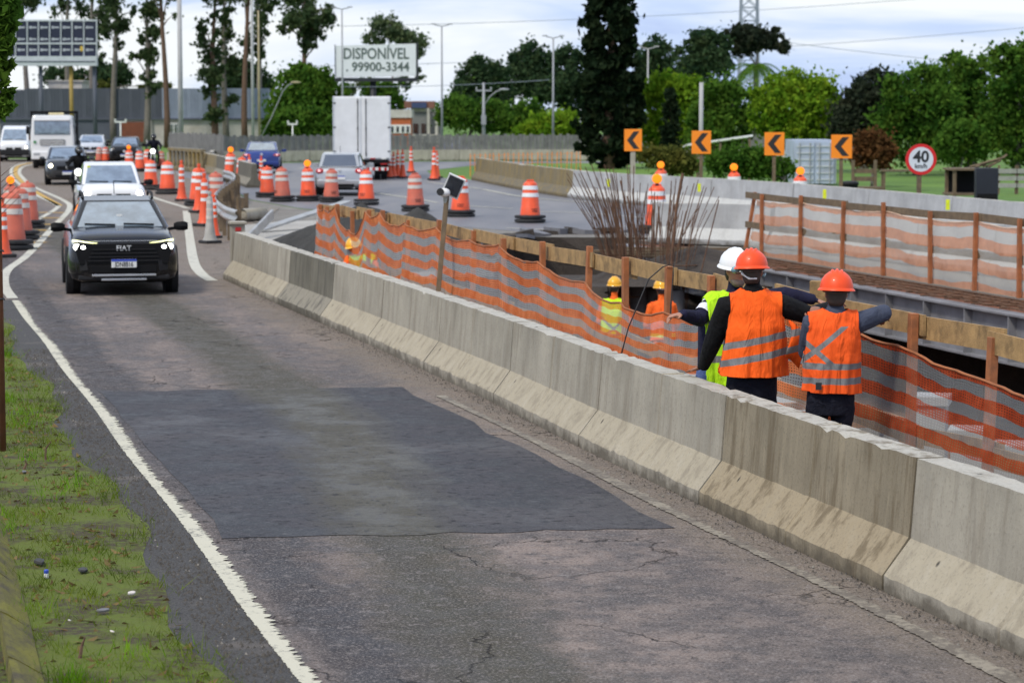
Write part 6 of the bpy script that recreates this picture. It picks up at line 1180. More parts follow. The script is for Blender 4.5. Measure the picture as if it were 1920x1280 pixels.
def tree(name, label, pos, blobs, mleaf, trunk, n=3500, size=.35, seed=1, mbark=BARK, limbs=5, group=None, droop=0.0, cat='tree', shell=.55):
    """blobs local to pos; trunk: (height, radius bottom, radius top, leanx)"""
    rng = np.random.default_rng(seed); r = random.Random(seed); o = empty(name, pos, 0, label, cat, group); th, r0, r1, lean = trunk
    pts = [Vector((lean * t * t + .04 * th * .2 * math.sin(t * 5 + seed), .1 * math.sin(t * 4 + seed), th * t)) for t in [i / 7 for i in range(8)]]
    b = MB(); b.tube(pts, [r0 + (r1 - r0) * i / 7 for i in range(8)], 8); tk = b.build('trunk', mbark, o, smooth=True)
    bl = sorted(blobs, key=lambda q: -q[3] * q[5])[:limbs]
    for q in bl:
        st = pts[min(7, max(2, int(7 * min(1, max(.25, (q[2] - q[5] * .8) / th)))))] ; c = Vector(q[:3]); m_ = st.lerp(c, .5) + Vector((0, 0, .08 * (c - st).length)); b = MB(); b.tube([st, m_, c], [r1 * .9 + .02, r1 * .6 + .01, r1 * .25], 6); b.build('limb', mbark, tk, smooth=True)
    V, T = leaves(blobs, n, size, rng, droop, shell=shell); npmesh('crown', V, T, mleaf, o); return o
def at0(u, Y): q = P(u, 300, Y); return Vector((q.x, Y, 0))
def blobpx(base, Y, lst, depth=.8):
    """blobs given in photo pixels (u, v, ru, rv) at distance Y"""
    k = Y / FPX; out = []
    for u, v, ru, rv in lst: c = P(u, v, Y); out.append((c.x - base.x, random.uniform(-.4, .4) * ru * k, c.z - base.z, ru * k, ru * k * depth, rv * k))
    if len(lst) < 40:
        for x, y, z, a, b_, c_ in list(out):
            for _ in range(3):
                t = random.uniform(-.5, 3.64); f = random.uniform(.18, .36); out.append((x + math.cos(t) * a * .95, y + random.uniform(-.5, .5) * b_, max(.2, z + math.sin(t) * c_ * .95), a * f, b_ * f, c_ * f))
    return out
# tall eucalyptus on the left: (trunk px, distance, trunk top v, blobs)
EUC = [
    (52, 205, -60, [(40, 10, 22, 16), (70, 4, 20, 14), (60, -40, 40, 30), (30, 35, 10, 8)], 'thin eucalyptus behind the dark billboard, leftmost'),
    (130, 215, -80, [(110, 14, 24, 16), (150, 22, 22, 18), (130, -40, 40, 40)], 'eucalyptus behind the right half of the dark billboard'),
    (178, 200, -60, [(188, 45, 16, 30), (172, 90, 12, 20), (196, 10, 24, 18), (185, 110, 10, 14), (180, -30, 30, 30)], 'eucalyptus at the right edge of the dark billboard'),
    (216, 195, -60, [(215, 15, 26, 24), (228, 48, 18, 20), (204, 60, 14, 18), (222, 90, 12, 20), (250, 22, 14, 8), (215, -30, 36, 26)], 'twin stemmed eucalyptus between billboard and street lamp'),
    (222, 225, 40, [(200, 150, 18, 26), (222, 140, 24, 22), (190, 175, 16, 16)], 'low dark tree at the foot of the eucalyptus row'),
    (276, 190, -30, [(285, 22, 20, 14), (290, 62, 16, 14), (272, 72, 12, 10), (280, 105, 16, 16), (276, 140, 14, 16), (285, 165, 12, 18), (250, 105, 8, 6), (300, -20, 20, 20)], 'slender eucalyptus with tufted foliage left of the bare trunk'),
    (311, 185, -120, [(318, -20, 30, 30), (300, -60, 40, 40), (322, 30, 10, 8)], 'tall bare brown eucalyptus trunk right of the tufted one'),
    (402, 188, -40, [(390, 75, 20, 28), (382, 50, 12, 12), (400, 110, 22, 18), (396, 140, 24, 26), (410, 30, 14, 12), (392, 175, 16, 20), (400, 215, 20, 16), (405, -10, 30, 20)], 'dense double stemmed eucalyptus beside the street lamp'),
    (425, 192, -30, [(428, 50, 14, 20), (424, 80, 14, 16), (430, 120, 16, 24), (436, 190, 12, 18), (425, 20, 14, 10), (425, -25, 26, 20)], 'eucalyptus standing behind the double stemmed one'),
    (462, 184, -120, [(455, -30, 40, 30), (470, 40, 8, 6)], 'very tall reddish eucalyptus trunk left of the second lamp'),
    (487, 196, -40, [(478, 65, 26, 20), (492, 30, 18, 14), (460, 80, 12, 12), (488, 95, 18, 14), (505, 8, 22, 14), (480, -30, 30, 20)], 'eucalyptus behind the second street lamp'),
    (568, 182, -10, [(570, 35, 40, 22), (605, 32, 24, 16), (585, 62, 26, 14), (545, 30, 14, 16), (570, 82, 16, 16), (590, 90, 12, 12), (570, 118, 12, 14), (535, 55, 14, 10), (560, -10, 40, 20), (622, 15, 12, 8)], 'broad topped eucalyptus left of the white billboard'),
]
for i, (u, Y, vt, bl, lab) in enumerate(EUC):
    base = at0(u, Y); top = P(u, vt, Y).z; tree('eucalyptus_tree', lab, base, blobpx(base, Y, bl), LF['euc'] if i != 4 else LF['dark'], (top, .30 if i not in (6, 9) else .26, .07, .3 if i % 2 else -.2), n=700 + 300 * len(bl), size=.22, seed=20 + i, mbark=BARK if i in (6, 9, 7, 11) else BARKG, limbs=len(bl) + 4, group='eucalyptus trees on the left', droop=.6, shell=.15)
TR = [  # name,label,trunk u,Y,trunk top v, blobs, leaf, n, size
    ('broad_tree', 'round bright green tree left of the box truck', 560, 175, 190, [(560, 170, 44, 36), (540, 200, 36, 34), (590, 190, 38, 36), (600, 160, 26, 26), (570, 145, 28, 22), (620, 175, 26, 26)], 'mid', 5200, .32),
    ('shrub', 'dark hedge shrub above the grey fence, left of the box truck', 560, 168, 235, [(530, 235, 26, 22), (565, 232, 34, 26), (600, 235, 26, 24), (505, 240, 14, 16)], 'deep', 3600, .28),
    ('round_tree', 'dark tree behind the warehouse roof beside the reddish trunk', 470, 215, 170, [(455, 140, 30, 24), (485, 150, 24, 22), (435, 150, 24, 20), (500, 160, 14, 14)], 'dark', 2600, .34),
    ('round_tree', 'dark rounded tree behind the warehouse under the dark billboard', 210, 225, 170, [(215, 140, 34, 20), (190, 150, 26, 20), (120, 148, 40, 18), (160, 150, 30, 14)], 'dark', 2800, .36),
    ('hedge', 'yellow green hedge behind the warehouse roof', 175, 222, 165, [(150, 160, 26, 8), (190, 163, 20, 8), (290, 163, 36, 6)], 'olive', 1400, .3),  # hedge in the shared olive leaf colour
    ('tall_tree', 'tall open crowned tree behind the white billboard', 735, 235, 120, [(720, 50, 24, 18), (745, 66, 26, 14), (700, 75, 18, 12), (770, 75, 26, 14), (790, 88, 16, 12), (770, 105, 14, 10), (785, 140, 10, 12), (760, 155, 12, 10), (690, 160, 20, 10), (650, 170, 16, 10)], 'haze', 4200, .32),
    ('broad_tree', 'green tree under the white billboard between truck and brick house', 735, 190, 190, [(720, 175, 22, 18), (740, 190, 16, 18), (700, 170, 20, 14), (755, 200, 8, 16)], 'deep', 2000, .3),
    ('pine_tree', 'dark spreading tree left of the concrete utility pole', 905, 200, 150, [(905, 130, 24, 22), (880, 140, 20, 20), (935, 140, 18, 20), (900, 165, 40, 22), (875, 175, 26, 20), (930, 185, 30, 26)], 'dark', 4200, .32),
    ('pine_tree', 'tall dark tree just right of the concrete utility pole', 960, 205, 120, [(1000, 100, 24, 18), (985, 120, 26, 24), (1020, 125, 22, 24), (970, 150, 34, 26), (1010, 165, 32, 26)], 'dark', 4200, .32),
    ('pine_tree', 'tall dark tree hard left of the big conifer', 1065, 210, 120, [(1068, 105, 22, 18), (1050, 125, 24, 24), (1085, 130, 24, 24), (1060, 165, 36, 30), (1080, 190, 26, 26)], 'dark', 4000, .34),
    ('broad_tree', 'dark undergrowth tree above the grey fence, centre', 880, 178, 240, [(870, 215, 40, 28), (920, 220, 36, 26), (850, 205, 20, 24), (960, 225, 36, 24), (830, 210, 12, 26), (995, 215, 24, 26)], 'deep', 4800, .28),
    ('broad_tree', 'bright green low tree above the grey fence, left of the conifer', 1030, 165, 235, [(1010, 240, 30, 18), (1050, 235, 40, 22), (1080, 245, 26, 18), (985, 250, 20, 14)], 'bright', 4200, .26),
    ('pine_tree', 'dark pine right of the big conifer, behind the white mast', 1235, 185, 120, [(1228, 90, 22, 20), (1210, 110, 18, 22), (1245, 105, 20, 20), (1225, 135, 32, 24), (1215, 170, 28, 30), (1250, 160, 26, 30), (1265, 100, 14, 12)], 'dark', 4200, .3),
    ('pine_tree', 'spreading dark pine in front of the lattice pylon', 1325, 180, 110, [(1320, 72, 26, 14), (1300, 85, 16, 12), (1340, 85, 26, 20), (1330, 110, 34, 20), (1300, 130, 30, 26), (1350, 125, 22, 22), (1310, 165, 40, 24)], 'dark', 4600, .3),
    ('pine_tree', 'flat topped pine under the lattice pylon, rightmost of the dark pines', 1415, 182, 100, [(1400, 70, 26, 18), (1425, 72, 24, 16), (1455, 66, 10, 12), (1470, 88, 12, 10), (1380, 66, 18, 14), (1445, 85, 16, 8), (1395, 95, 20, 14)], 'grey', 3000, .3),
    ('broad_tree', 'bright green tree behind the second chevron sign', 1260, 122, 215, [(1245, 165, 34, 24), (1280, 175, 30, 26), (1230, 190, 24, 24), (1270, 210, 42, 34), (1225, 235, 24, 26), (1300, 165, 20, 20), (1250, 260, 44, 30)], 'bright', 5200, .22),
    ('broad_tree', 'yellow green tree behind the third chevron sign', 1370, 118, 220, [(1345, 175, 30, 24), (1380, 200, 36, 30), (1335, 215, 36, 32), (1360, 245, 50, 34), (1330, 265, 36, 28), (1370, 165, 18, 14)], 'mid', 5200, .22),
    ('broad_tree', 'large bright green tree left of the pale container', 1480, 115, 225, [(1450, 175, 34, 30), (1490, 165, 34, 30), (1530, 170, 34, 28), (1480, 205, 50, 36), (1530, 210, 40, 34), (1440, 215, 30, 34), (1555, 195, 24, 20), (1500, 245, 54, 34)], 'bright', 6500, .22),
    ('broad_tree', 'dark grey green tree right of the bright one, sloping outline', 1620, 112, 225, [(1640, 160, 34, 24), (1615, 185, 32, 24), (1600, 215, 34, 28), (1640, 215, 36, 34), (1670, 160, 22, 18), (1590, 240, 30, 26)], 'grey', 5000, .2),
    ('bush', 'reddish brown shrub right of the pale container', 1635, 92, 285, [(1632, 270, 30, 22), (1650, 290, 26, 24), (1615, 290, 16, 22)], 'red', 2600, .15),
    ('broad_tree', 'deep green tree behind the speed limit sign', 1720, 108, 230, [(1700, 175, 40, 30), (1740, 150, 36, 26), (1720, 215, 46, 34), (1680, 230, 36, 34), (1760, 200, 36, 36), (1700, 270, 44, 34), (1760, 260, 36, 36)], 'deep', 7000, .21),
    ('broad_tree', 'tall deep green tree at the right, between speed sign and right edge', 1820, 114, 215, [(1800, 130, 36, 24), (1840, 135, 34, 26), (1790, 170, 44, 34), (1840, 185, 44, 38), (1810, 225, 50, 40), (1860, 235, 40, 38), (1800, 275, 50, 34)], 'deep', 7000, .22),
    ('broad_tree', 'tallest deep green tree cut by the right picture edge', 1905, 110, 210, [(1890, 110, 34, 22), (1925, 108, 34, 24), (1900, 150, 46, 36), (1930, 190, 50, 44), (1890, 220, 40, 44), (1925, 260, 50, 44)], 'deep', 6500, .22),
    ('bush', 'light green bush below the speed limit sign trees', 1800, 98, 290, [(1800, 250, 30, 24), (1780, 275, 28, 20), (1830, 270, 26, 24)], 'mid', 2600, .17),
    ('bush', 'leafy green bush in front of the carport, left', 1370, 84, 300, [(1350, 305, 28, 20), (1390, 300, 30, 22), (1410, 310, 26, 18)], 'mid', 2800, .14),
    ('bush', 'leafy green bush between third chevron and container', 1470, 84, 300, [(1430, 305, 24, 24), (1465, 315, 22, 18), (1410, 320, 20, 14)], 'mid', 2200, .14),
    ('bush', 'dark olive bush between first and second chevron sign', 1255, 86, 295, [(1225, 295, 24, 18), (1265, 300, 26, 20), (1290, 310, 18, 16)], 'olive', 2400, .14),
]
for i, (nm, lab, u, Y, vt, bl, lf, n, sz) in enumerate(TR):
    base = at0(u, Y); top = max(1.0, P(u, vt, Y).z); tree(nm, lab, base, blobpx(base, Y, bl), LF[lf], (top, .22 if nm != 'bush' else .06, .08 if nm != 'bush' else .02, .15), n=int(n * 1.9), size=sz * .66, seed=60 + i, mbark=BARKG, limbs=6, group=None, cat='bush' if nm in ('bush', 'shrub', 'hedge') else 'tree', shell=.5)
# big dark conifer and the small one beside it
Y = 120; base = at0(1143, Y); bl = []; rc = random.Random(4)
for k in range(46):
    v = 300 - k * 7.6; hw = np.interp(v, [-60, 0, 60, 120, 200, 270, 310], [22, 38, 44, 50, 56, 54, 26]); 
    for s_ in (-1, 0, 1): bl.append((1143 + s_ * hw * .62 + rc.uniform(-14, 14), v + rc.uniform(-6, 6), hw * (.24 + .26 * rc.random()), 8 + rc.random() * 8))
tree('conifer_tree', 'very tall dense blackish conifer in the centre right', base, blobpx(base, Y, bl, 1.2), LF['conif'], (9.5, .35, .08, .0), n=15000, size=.26, seed=5, limbs=8, droop=.5, shell=.35)
Y = 100; base = at0(1257, Y); bl = [(1257, 180 + 16 * k, 8 + 1.3 * k, 13) for k in range(9)]
tree('conifer_tree', 'small narrow dark cypress left of the second chevron sign', base, blobpx(base, Y, bl, 1.0), LF['conif'], (3.4, .1, .03, 0), n=2600, size=.16, seed=6, limbs=4)
# palm
Y = 150; base = at0(1415, Y); o = empty('palm_tree', base, 0, 'drooping palm in front of the flat topped pine', 'tree'); top = P(1412, 125, Y).z; b = MB(); b.tube([(0, 0, 0), (.05, 0, top * .6), (0, 0, top)], [.22, .16, .14], 8); b.build('trunk', BARKG, o, smooth=True)
for i in range(20):
    a = i * .314 * 1.02 + .2; L = 1.75 + .3 * math.sin(i * 2.7); up = .9 - .9 * ((i * 7) % 5) / 4; b = MB(); rib = [Vector((math.cos(a) * L * t, math.sin(a) * L * t, top + up * t * 1.2 - 1.5 * t * t)) for t in [k / 9 for k in range(10)]]; sd = Vector((-math.sin(a), math.cos(a), 0))
    for k in range(1, 10):
        for s_ in (-1, 1):
            for h_ in (0, .5):
                q = rib[k - 1].lerp(rib[k], h_); w = .42 * math.sin(math.pi * (k - .3 + h_ * .5) / 10.4) + .05; tip = q + sd * s_ * w + (rib[k] - rib[k - 1]) * .9 + Vector((0, 0, -.14)); b.add([q, q + (rib[k] - rib[k - 1]) * .35, tip], [(0, 1, 2)])
    b.tube(rib, [.025] * 9 + [.005], 4); b.build('frond', LF['mid'], o)

# ================================================================== BUILDINGS, BILLBOARDS, POLES
WHB = mat('blue_grey_cladding', (.26, .30, .40), .6, .1, 1.5, .1, 10); WHB2 = mat('dark_grey_cladding', (.085, .095, .125), .65, .12, 1.5, .1, 10); PLAST = mat('dirty_white_plaster', (.52, .49, .45), .85, .12, 1.5, .1, 20, dirt=(.3, .27, .22)); BRICK = mat('red_brown_brick', (.20, .065, .035), .85, .2, 3, .2, 30)
Y = 195; kx = Y / FPX; c0, c1 = P(-60, 262, Y), P(506, 262, Y); o = empty('warehouse', Vector((c0.x, Y, 0)), 0, 'long low blue grey clad warehouse behind the eucalyptus trees', 'warehouse'); zt, zm = P(0, 166, Y).z, P(0, 222, Y).z; Wd = c1.x - c0.x
npan = 26
for i in range(npan):
    x0, x1 = Wd * i / npan, Wd * (i + 1) / npan - .015; u = -60 + 566 * (i + .5) / npan; m = WHB2 if u < 300 else WHB; top = zt if u > 40 else zt - .2
    b = MB(); b.hexa([(x0, 0, zm), (x1, 0, zm), (x1, .3, zm), (x0, .3, zm), (x0, 0, top), (x1, 0, top), (x1, .3, top), (x0, .3, top)])
    for r_ in range(1, 4): xr = x0 + (x1 - x0) * r_ / 4; b.box((xr, -.02, (zm + top) / 2), (.05, .05, top - zm))
    b.build('cladding_panel', m, o)
b = MB(); b.box((Wd / 2, .25, zm / 2), (Wd, .3, zm - .02)); b.build('lower_wall', PLAST, o); b = MB(); b.box((Wd / 2, 6.3, zt - .25), (Wd, 12, .3)); b.build('roof', WHB2, o); b = MB(); b.box((Wd / 2, -.05, zm - .06), (Wd, .2, .14)); b.build('ledge', WHB2, o)
def wpx(u0, u1, v0, v1, nm, m, dy=-.08):
    a, c = P(u0, v0, Y), P(u1, v1, Y); b = MB(); b.box(((a.x + c.x) / 2 - c0.x, dy, (a.z + c.z) / 2), (abs(c.x - a.x), .12, abs(c.z - a.z))); return b.build(nm, m, o)
wpx(0, 205, 224, 262, 'wide_dark_bay', WHB2, .05); wpx(228, 275, 229, 266, 'brick_door', BRICK); wd_ = wpx(317, 334, 231, 250, 'window', PLW);  # first bay is a wide dark panel over the lower wall
for s_ in (0, 1): a, c = P(319 + 8 * s_, 233, Y), P(325 + 8 * s_, 248, Y); b = MB(); b.box(((a.x + c.x) / 2 - c0.x, -.15, (a.z + c.z) / 2), (c.x - a.x, .02, a.z - c.z)); b.build('pane', GLASSD, wd_)
wpx(205, 228, 224, 262, 'dark_bay', WHB2); wpx(278, 285, 226, 262, 'pier', PLAST); wpx(304, 312, 165, 222, 'light_strip', WHB, -.06)
Y = 200; a, c = P(60, 165, Y), P(125, 155, Y); b = MB(); b.box((0, 0, a.z + .3), (c.x - a.x, 4, .6)); b.box((0, 0, a.z + .65), (c.x - a.x + .4, 4.3, .1)); b.box((0, 2, a.z / 2), (c.x - a.x - .3, 3.6, a.z)); b.build('roof_house', PLAST, None, loc=((a.x + c.x) / 2, Y + 9, 0), label='pale roof block rising behind the warehouse under the dark billboard', cat='building')
# houses beyond the fence
Y = 170; o = empty('brick_house', at0(750, Y), 0, 'small orange brick house right of the box truck', 'house'); HO = mat('orange_brick', (.42, .11, .04), .85, .2, 4, .2, 40); k = Y / FPX
def hb(nm, u0, u1, v0, v1, m, dep=3.0, y0=0.0, par=None, Yd=None):
    Yd = Yd or Y; a, c = P(u0, v0, Yd), P(u1, v1, Yd); b = MB(); pr_ = par or o; ox = o.location.x; b.box(((a.x + c.x) / 2 - ox, y0 + dep / 2, (a.z + c.z) / 2), (abs(c.x - a.x), dep, abs(a.z - c.z))); return b.build(nm, m, pr_)
hb('wall', 722, 770, 220, 275, HO); r_ = hb('parapet', 720, 772, 206, 221, PLAST, 3.2, -.1); wn_ = hb('window_band', 731, 770, 234, 250, PLW, .1, -.06)
for q in (733, 743, 753, 762): hb('pane', q, q + 5, 237, 248, GLASSD, .05, -.09, wn_)
o = empty('house', at0(800, 185), 0, 'two storey house with reddish roof and solar panels, left of the tall mast', 'house'); Y = 185
hb('wall', 768, 826, 210, 275, mat('grey_house_wall', (.20, .20, .20), .85, .15)); rf = hb('roof', 758, 815, 190, 203, mat('red_tile_roof', (.22, .10, .07), .8, .2, 4), 3.4, -.2); hb('solar_panel', 772, 800, 192, 203, mat('blue_solar', (.05, .07, .16), .3, .1), .1, -.35, rf); hb('upper_wall', 770, 815, 203, 212, PLAST)
for q in (801, 816): hb('column', q, q + 5, 203, 262, PLAST, .2, -.5)
hb('balcony', 770, 822, 252, 258, PLAST, .3, -.6); hb('porch_wall', 768, 822, 258, 268, PLAST, .2, -.6)
for q in (775, 790): hb('window', q, q + 9, 232, 250, GLASSD, .06, -.05)
# billboards
def billboard(o, u0, u1, v0, v1, Y, vm, fm):
    a, c = P(u0, v0, Y), P(u1, v1, Y); ox = o.location.x; cx = (a.x + c.x) / 2 - ox; w, h, cz = c.x - a.x, a.z - c.z, (a.z + c.z) / 2; b = MB(); b.box((cx, 0, cz), (w, .3, h)); return b.build('panel', fm, o), cx, cz, w, h
Y = 188; o = empty('billboard', at0(100, Y), 0, 'dark unlit billboard of square panels with pale frame at the upper left', 'billboard'); NAVYP = mat('navy_panel', (.012, .016, .045), .5, .2, 2); FRM = mat('pale_grey_frame', (.50, .53, .57), .5, .1, 3); MARK = mat('pale_mark', (.42, .44, .5), .6)
pn, cx, cz, w, h = billboard(o, 14, 183, 38, 107, Y, 0, NAVYP); kk = Y / FPX
def bq(u, v): q = P(u, v, Y); return Vector((q.x - o.location.x, 0, q.z))
for u in (30, 52, 73, 94, 115, 136, 158, 182): A, B = bq(u, 40), bq(u, 107); b = MB(); b.beam(A + Vector((0, -.19, 0)), B + Vector((0, -.19, 0)), .12, .08); b.build('frame_bar', FRM, o)
for v in (39, 82): A, B = bq(14, v), bq(183, v); b = MB(); b.beam(A + Vector((0, -.185, 0)), B + Vector((0, -.185, 0)), .07, .13); b.build('frame_bar', FRM, o)
A, B = bq(14, 106), bq(183, 124); b = MB(); b.box(((A.x + B.x) / 2, -.1, (A.z + B.z) / 2), (B.x - A.x, .6, A.z - B.z)); b.build('walkway', FRM, o); A, B = bq(14, 115), bq(180, 117); b = MB(); b.box(((A.x + B.x) / 2, -.42, (A.z + B.z) / 2), (B.x - A.x, .04, .08)); b.build('walkway_rail', WHB2, o)
for u in (40, 62, 83, 104, 125, 147, 168):
    for v in (52, 74, 94): A = bq(u, v); b = MB(); b.box((A.x - .16, -.165, A.z), (.22, .02, .20)); b.box((A.x + .14, -.165, A.z), (.34, .02, .12)); b.build('panel_mark', MARK, pn)
A = bq(154, 92); b = MB(); b.sphere((A.x, -.2, A.z), (.14, .03, .22), 8, 6); b.build('yellow_mark', mat('yellow_mark', (.6, .4, .05), .5), pn)
for u, m in ((75, WHB2), (132, mat('yellow_steel_post', (.32, .22, .05), .6, .2, 4)), (176, WHB2)): A = bq(u, 122); b = MB(); b.tube([(A.x, .2, 0), (A.x, .2, A.z)], .16, 10); b.build('post', m, o, smooth=True)
Y = 172; o = empty('billboard', at0(705, Y), 0, 'white billboard reading DISPONÍVEL 99900-3344 above the box truck', 'billboard'); BBW = mat('billboard_white', (.72, .74, .77), .6, .04, 2); DKF = mat('dark_billboard_frame', (.018, .02, .028), .6)
b = MB(); A, B = P(629, 84, Y), P(780, 144, Y); ox = o.location.x; hx = lambda p: p.x - ox
b.hexa([(hx(A), 0, B.z - .06), (hx(B), 0, B.z + .06), (hx(B), .4, B.z + .06), (hx(A), .4, B.z - .06), (hx(A), 0, A.z - .08), (hx(B), 0, A.z + .07), (hx(B), .4, A.z + .07), (hx(A), .4, A.z - .08)]); pn = b.build('panel', BBW, o)
b = MB(); b.box(((hx(A) + hx(B)) / 2, .2, B.z - .22), (hx(B) - hx(A) + .1, .8, .26)); b.build('lower_frame', DKF, o); b = MB(); b.box((hx(B) + .07, .3, (A.z + B.z) / 2), (.12, .6, A.z - B.z + .3)); b.build('side_frame', DKF, o); b = MB(); b.box((hx(A) - .03, .1, (A.z + B.z) / 2), (.05, .3, A.z - B.z)); b.build('side_frame', DKF, o)
TXT = mat('billboard_text', (.10, .13, .12), .6, .1); kz = Y / FPX
for body, uc, vc, hgt, wid in (('DISPONÍVEL', 705, 102, 21, 122), ('. 99900-3344', 708, 126.5, 17, 118)):
    q = P(uc, vc, Y); t_ = text_mesh('lettering', body, hgt * kz * 1.36, TXT, pn, None, .022, .004); xs_ = [v_.co.x for v_ in t_.data.vertices]; t_.data.transform(Matrix.Diagonal((wid * kz / (max(xs_) - min(xs_)), 1, 1, 1))); t_.data.transform(Matrix.Translation((q.x - ox, -.012, q.z)) @ Matrix.Rotation(math.pi / 2, 4, 'X'))
q = P(699, 155, Y); b = MB(); b.tube([(q.x - ox, .3, 0), (q.x - ox, .3, q.z + .1)], .22, 12); b.build('post', DKF, o, smooth=True)
# poles
POLEM = mat('concrete_pole', (.40, .40, .40), .75, .12, 2); POLED = mat('grey_mast', (.30, .31, .33), .6, .1, 2)
def pole(nm, u, vt, Y, r, lab, arms=None, m=POLEM, taper=.6, vb=None):
    base = at0(u, Y); o = empty(nm, base, 0, lab, 'pole'); top = P(u, vt, Y).z; b = MB(); b.tube([(0, 0, 0), (0, 0, top)], [r, r * taper], 10); b.build('shaft', m, o, smooth=True)
    for kind, *a in (arms or []):
        b = MB()
        if kind == 'cross': z, w = P(u, a[0], Y).z, a[1] * Y / FPX; b.box((0, 0, z), (w, .1, .1)); b.box((-w * .45, 0, z + .12), (.1, .1, .2)); b.box((w * .45, 0, z + .12), (.1, .1, .2)); b.build('crossarm', m, o)
        if kind == 'arm':
            pts = [P(x, y, Y) - base for x, y in a[0]]; b.tube(pts, .035, 6); e_ = b.build('lamp_arm', POLED, o, smooth=True); b = MB(); q = pts[-1]; b.sphere((q.x, q.y, q.z), (.35, .15, .08), 8, 6); b.build('lamp_head', m, e_, smooth=True)
        if kind == 'lamps':
            z = P(u, vt, Y).z
            for s_ in (-1, 1): b = MB(); b.beam((0, 0, z), (s_ * .42, 0, z + .10), .06, .06); b.box((s_ * .5, 0, z + .14), (.28, .16, .07)); b.build('lamp_head', m, o)
        if kind == 'box': b = MB(); z = P(u, a[0], Y).z; b.box((0, -.15, z), (.3, .3, .6)); b.build('transformer', POLED, o)
    return o
pole('street_pole', 340, -60, 140, .15, 'thick pale concrete pole rising out of frame above the grey fence', taper=.85)
pole('street_pole', 475, -60, 150, .10, 'pale concrete lamp pole beside the reddish eucalyptus', taper=.85)
pole('street_lamp', 487, 20, 152, .09, 'yellowish pole with long lamp arm reaching towards the bright tree', [('arm', [(487, 262), (510, 218), (530, 172), (540, 160), (554, 155)])], m=mat('yellow_grey_pole', (.34, .29, .17), .7, .2, 3))
pole('lamp_mast', 643, 18, 150, .075, 'slim twin lamp mast in front of the white billboard', [('lamps',)], POLED)
pole('lamp_mast', 829, 50, 142, .075, 'slim twin lamp mast above the small blue car', [('lamps',)], POLED)
pole('lamp_mast', 1037, 72, 142, .08, 'slim twin lamp mast left of the big conifer', [('lamps',)], POLED)
pole('lamp_mast', 1214, 92, 140, .07, 'white lamp mast right of the big conifer', [('lamps',)], POLEM)
pole('utility_pole', 907, 155, 150, .12, 'concrete utility pole with crossarms and transformer', [('cross', 170, 30), ('arm', [(907, 200), (918, 182), (930, 172), (945, 168)]), ('box', 225)], POLED)
pole('utility_pole', 1314, 155, 105, .10, 'short bare pale concrete pole behind the second chevron sign', taper=.9)
pole('street_pole', 1088, 205, 150, .07, 'thin grey pole left of the conifer, above the fence', m=POLED)
pole('gate_post', 227, 228, 170, .07, 'white goal shaped post on the grass before the warehouse', [('cross', 229, 22)], PLW)
pole('gate_post', 549, 232, 150, .06, 'pale small post with arm above the grey fence', [('cross', 233, 18)], PLW)
for i, u in enumerate((198, 222, 250, 276, 300)): pole('fence_post', u, 262, 145, .05, 'short slanted concrete fence post on the grass, %s from the left' % ['first', 'second', 'third', 'fourth', 'fifth'][i], m=POLEM)
# lattice pylon and cables
Y = 420; o = empty('pylon', at0(1402, Y), 0, 'steel lattice pylon behind the pines', 'pylon'); k = Y / FPX; PYL = mat('pylon_steel', (.26, .29, .36), .6, .1, 2); zt = P(1402, -60, Y).z; hw = 14.5 * k
for sx in (-1, 1):
    for sy in (-1, 1): b = MB(); b.beam((sx * hw * 1.35, sy * hw * 1.35, 0), (sx * hw * .95, sy * hw * .95, zt), .28, .28); b.build('leg', PYL, o)
nz = 12
for i in range(nz):
    z0, z1 = zt * i / nz, zt * (i + 1) / nz; w0 = hw * (1.35 - .4 * i / nz); w1 = hw * (1.35 - .4 * (i + 1) / nz); b = MB()
    for sy in (-1, 1):
        for A, B in (((-w0, sy * w0, z0), (w1, sy * w1, z1)), ((w0, sy * w0, z0), (-w1, sy * w1, z1)), ((-w1, sy * w1, z1), (w1, sy * w1, z1))): b = MB(); b.beam(A, B, .14, .14); b.build('bracing', PYL, o)
for i, (pa, pb, Y) in enumerate((((600, 50), (1990, -25), 300), ((560, 125), (2000, 45), 320), ((640, 163), (1030, 150), 170), ((1440, 75), (2000, 130), 380))):
    A, B = P(pa[0], pa[1], Y), P(pb[0], pb[1], Y * 1.02); b = MB(); b.tube([A.lerp(B, t / 16) + Vector((0, 0, -4 * (t / 16) * (1 - t / 16) * .01 * (B - A).length)) for t in range(17)], .035 * Y / 300, 5); b.build('power_line', PYL, None, label='thin power line crossing the sky, %s' % ['uppermost', 'just above the centre trees', 'lowest, by the utility pole', 'falling towards the right trees'][i], cat='power line', group='power lines')
# ---- yard behind the far barrier
Y = 93; kk = Y / FPX; a, c = P(1489, 263, Y), P(1566, 340, Y); ch_ = a.z; o = empty('container', Vector((a.x, Y, 0)), 0, 'pale blue white shipping container behind the fourth chevron sign', 'container'); CT = mat('pale_blue_container', (.42, .48, .60), .55, .15, 2, .1, 10, dirt=(.30, .30, .33), dirtamt=.5); w = c.x - a.x
b = MB(); b.box((w / 2, 1.5, ch_ / 2 + .05), (w, 3.0, ch_ - .1)); b.build('shell', CT, o)
for s_ in (0, 1):
    d_ = MB(); d_.box((w * (.26 + .48 * s_), -.02, ch_ / 2), (w * .45, .05, ch_ * .9)); d_ = d_.build('door', CT, o)
    for q in range(6): b = MB(); b.box((w * (.26 + .48 * s_), -.055, ch_ * (.14 + .145 * q)), (w * .40, .03, .06)); b.build('door_rib', FRM, d_)
    for q in (.13, .38): b = MB(); b.tube([(w * (q + .48 * s_), -.09, .1), (w * (q + .48 * s_), -.09, ch_ * .95)], .02, 6); b.build('lock_rod', POLEM, d_)
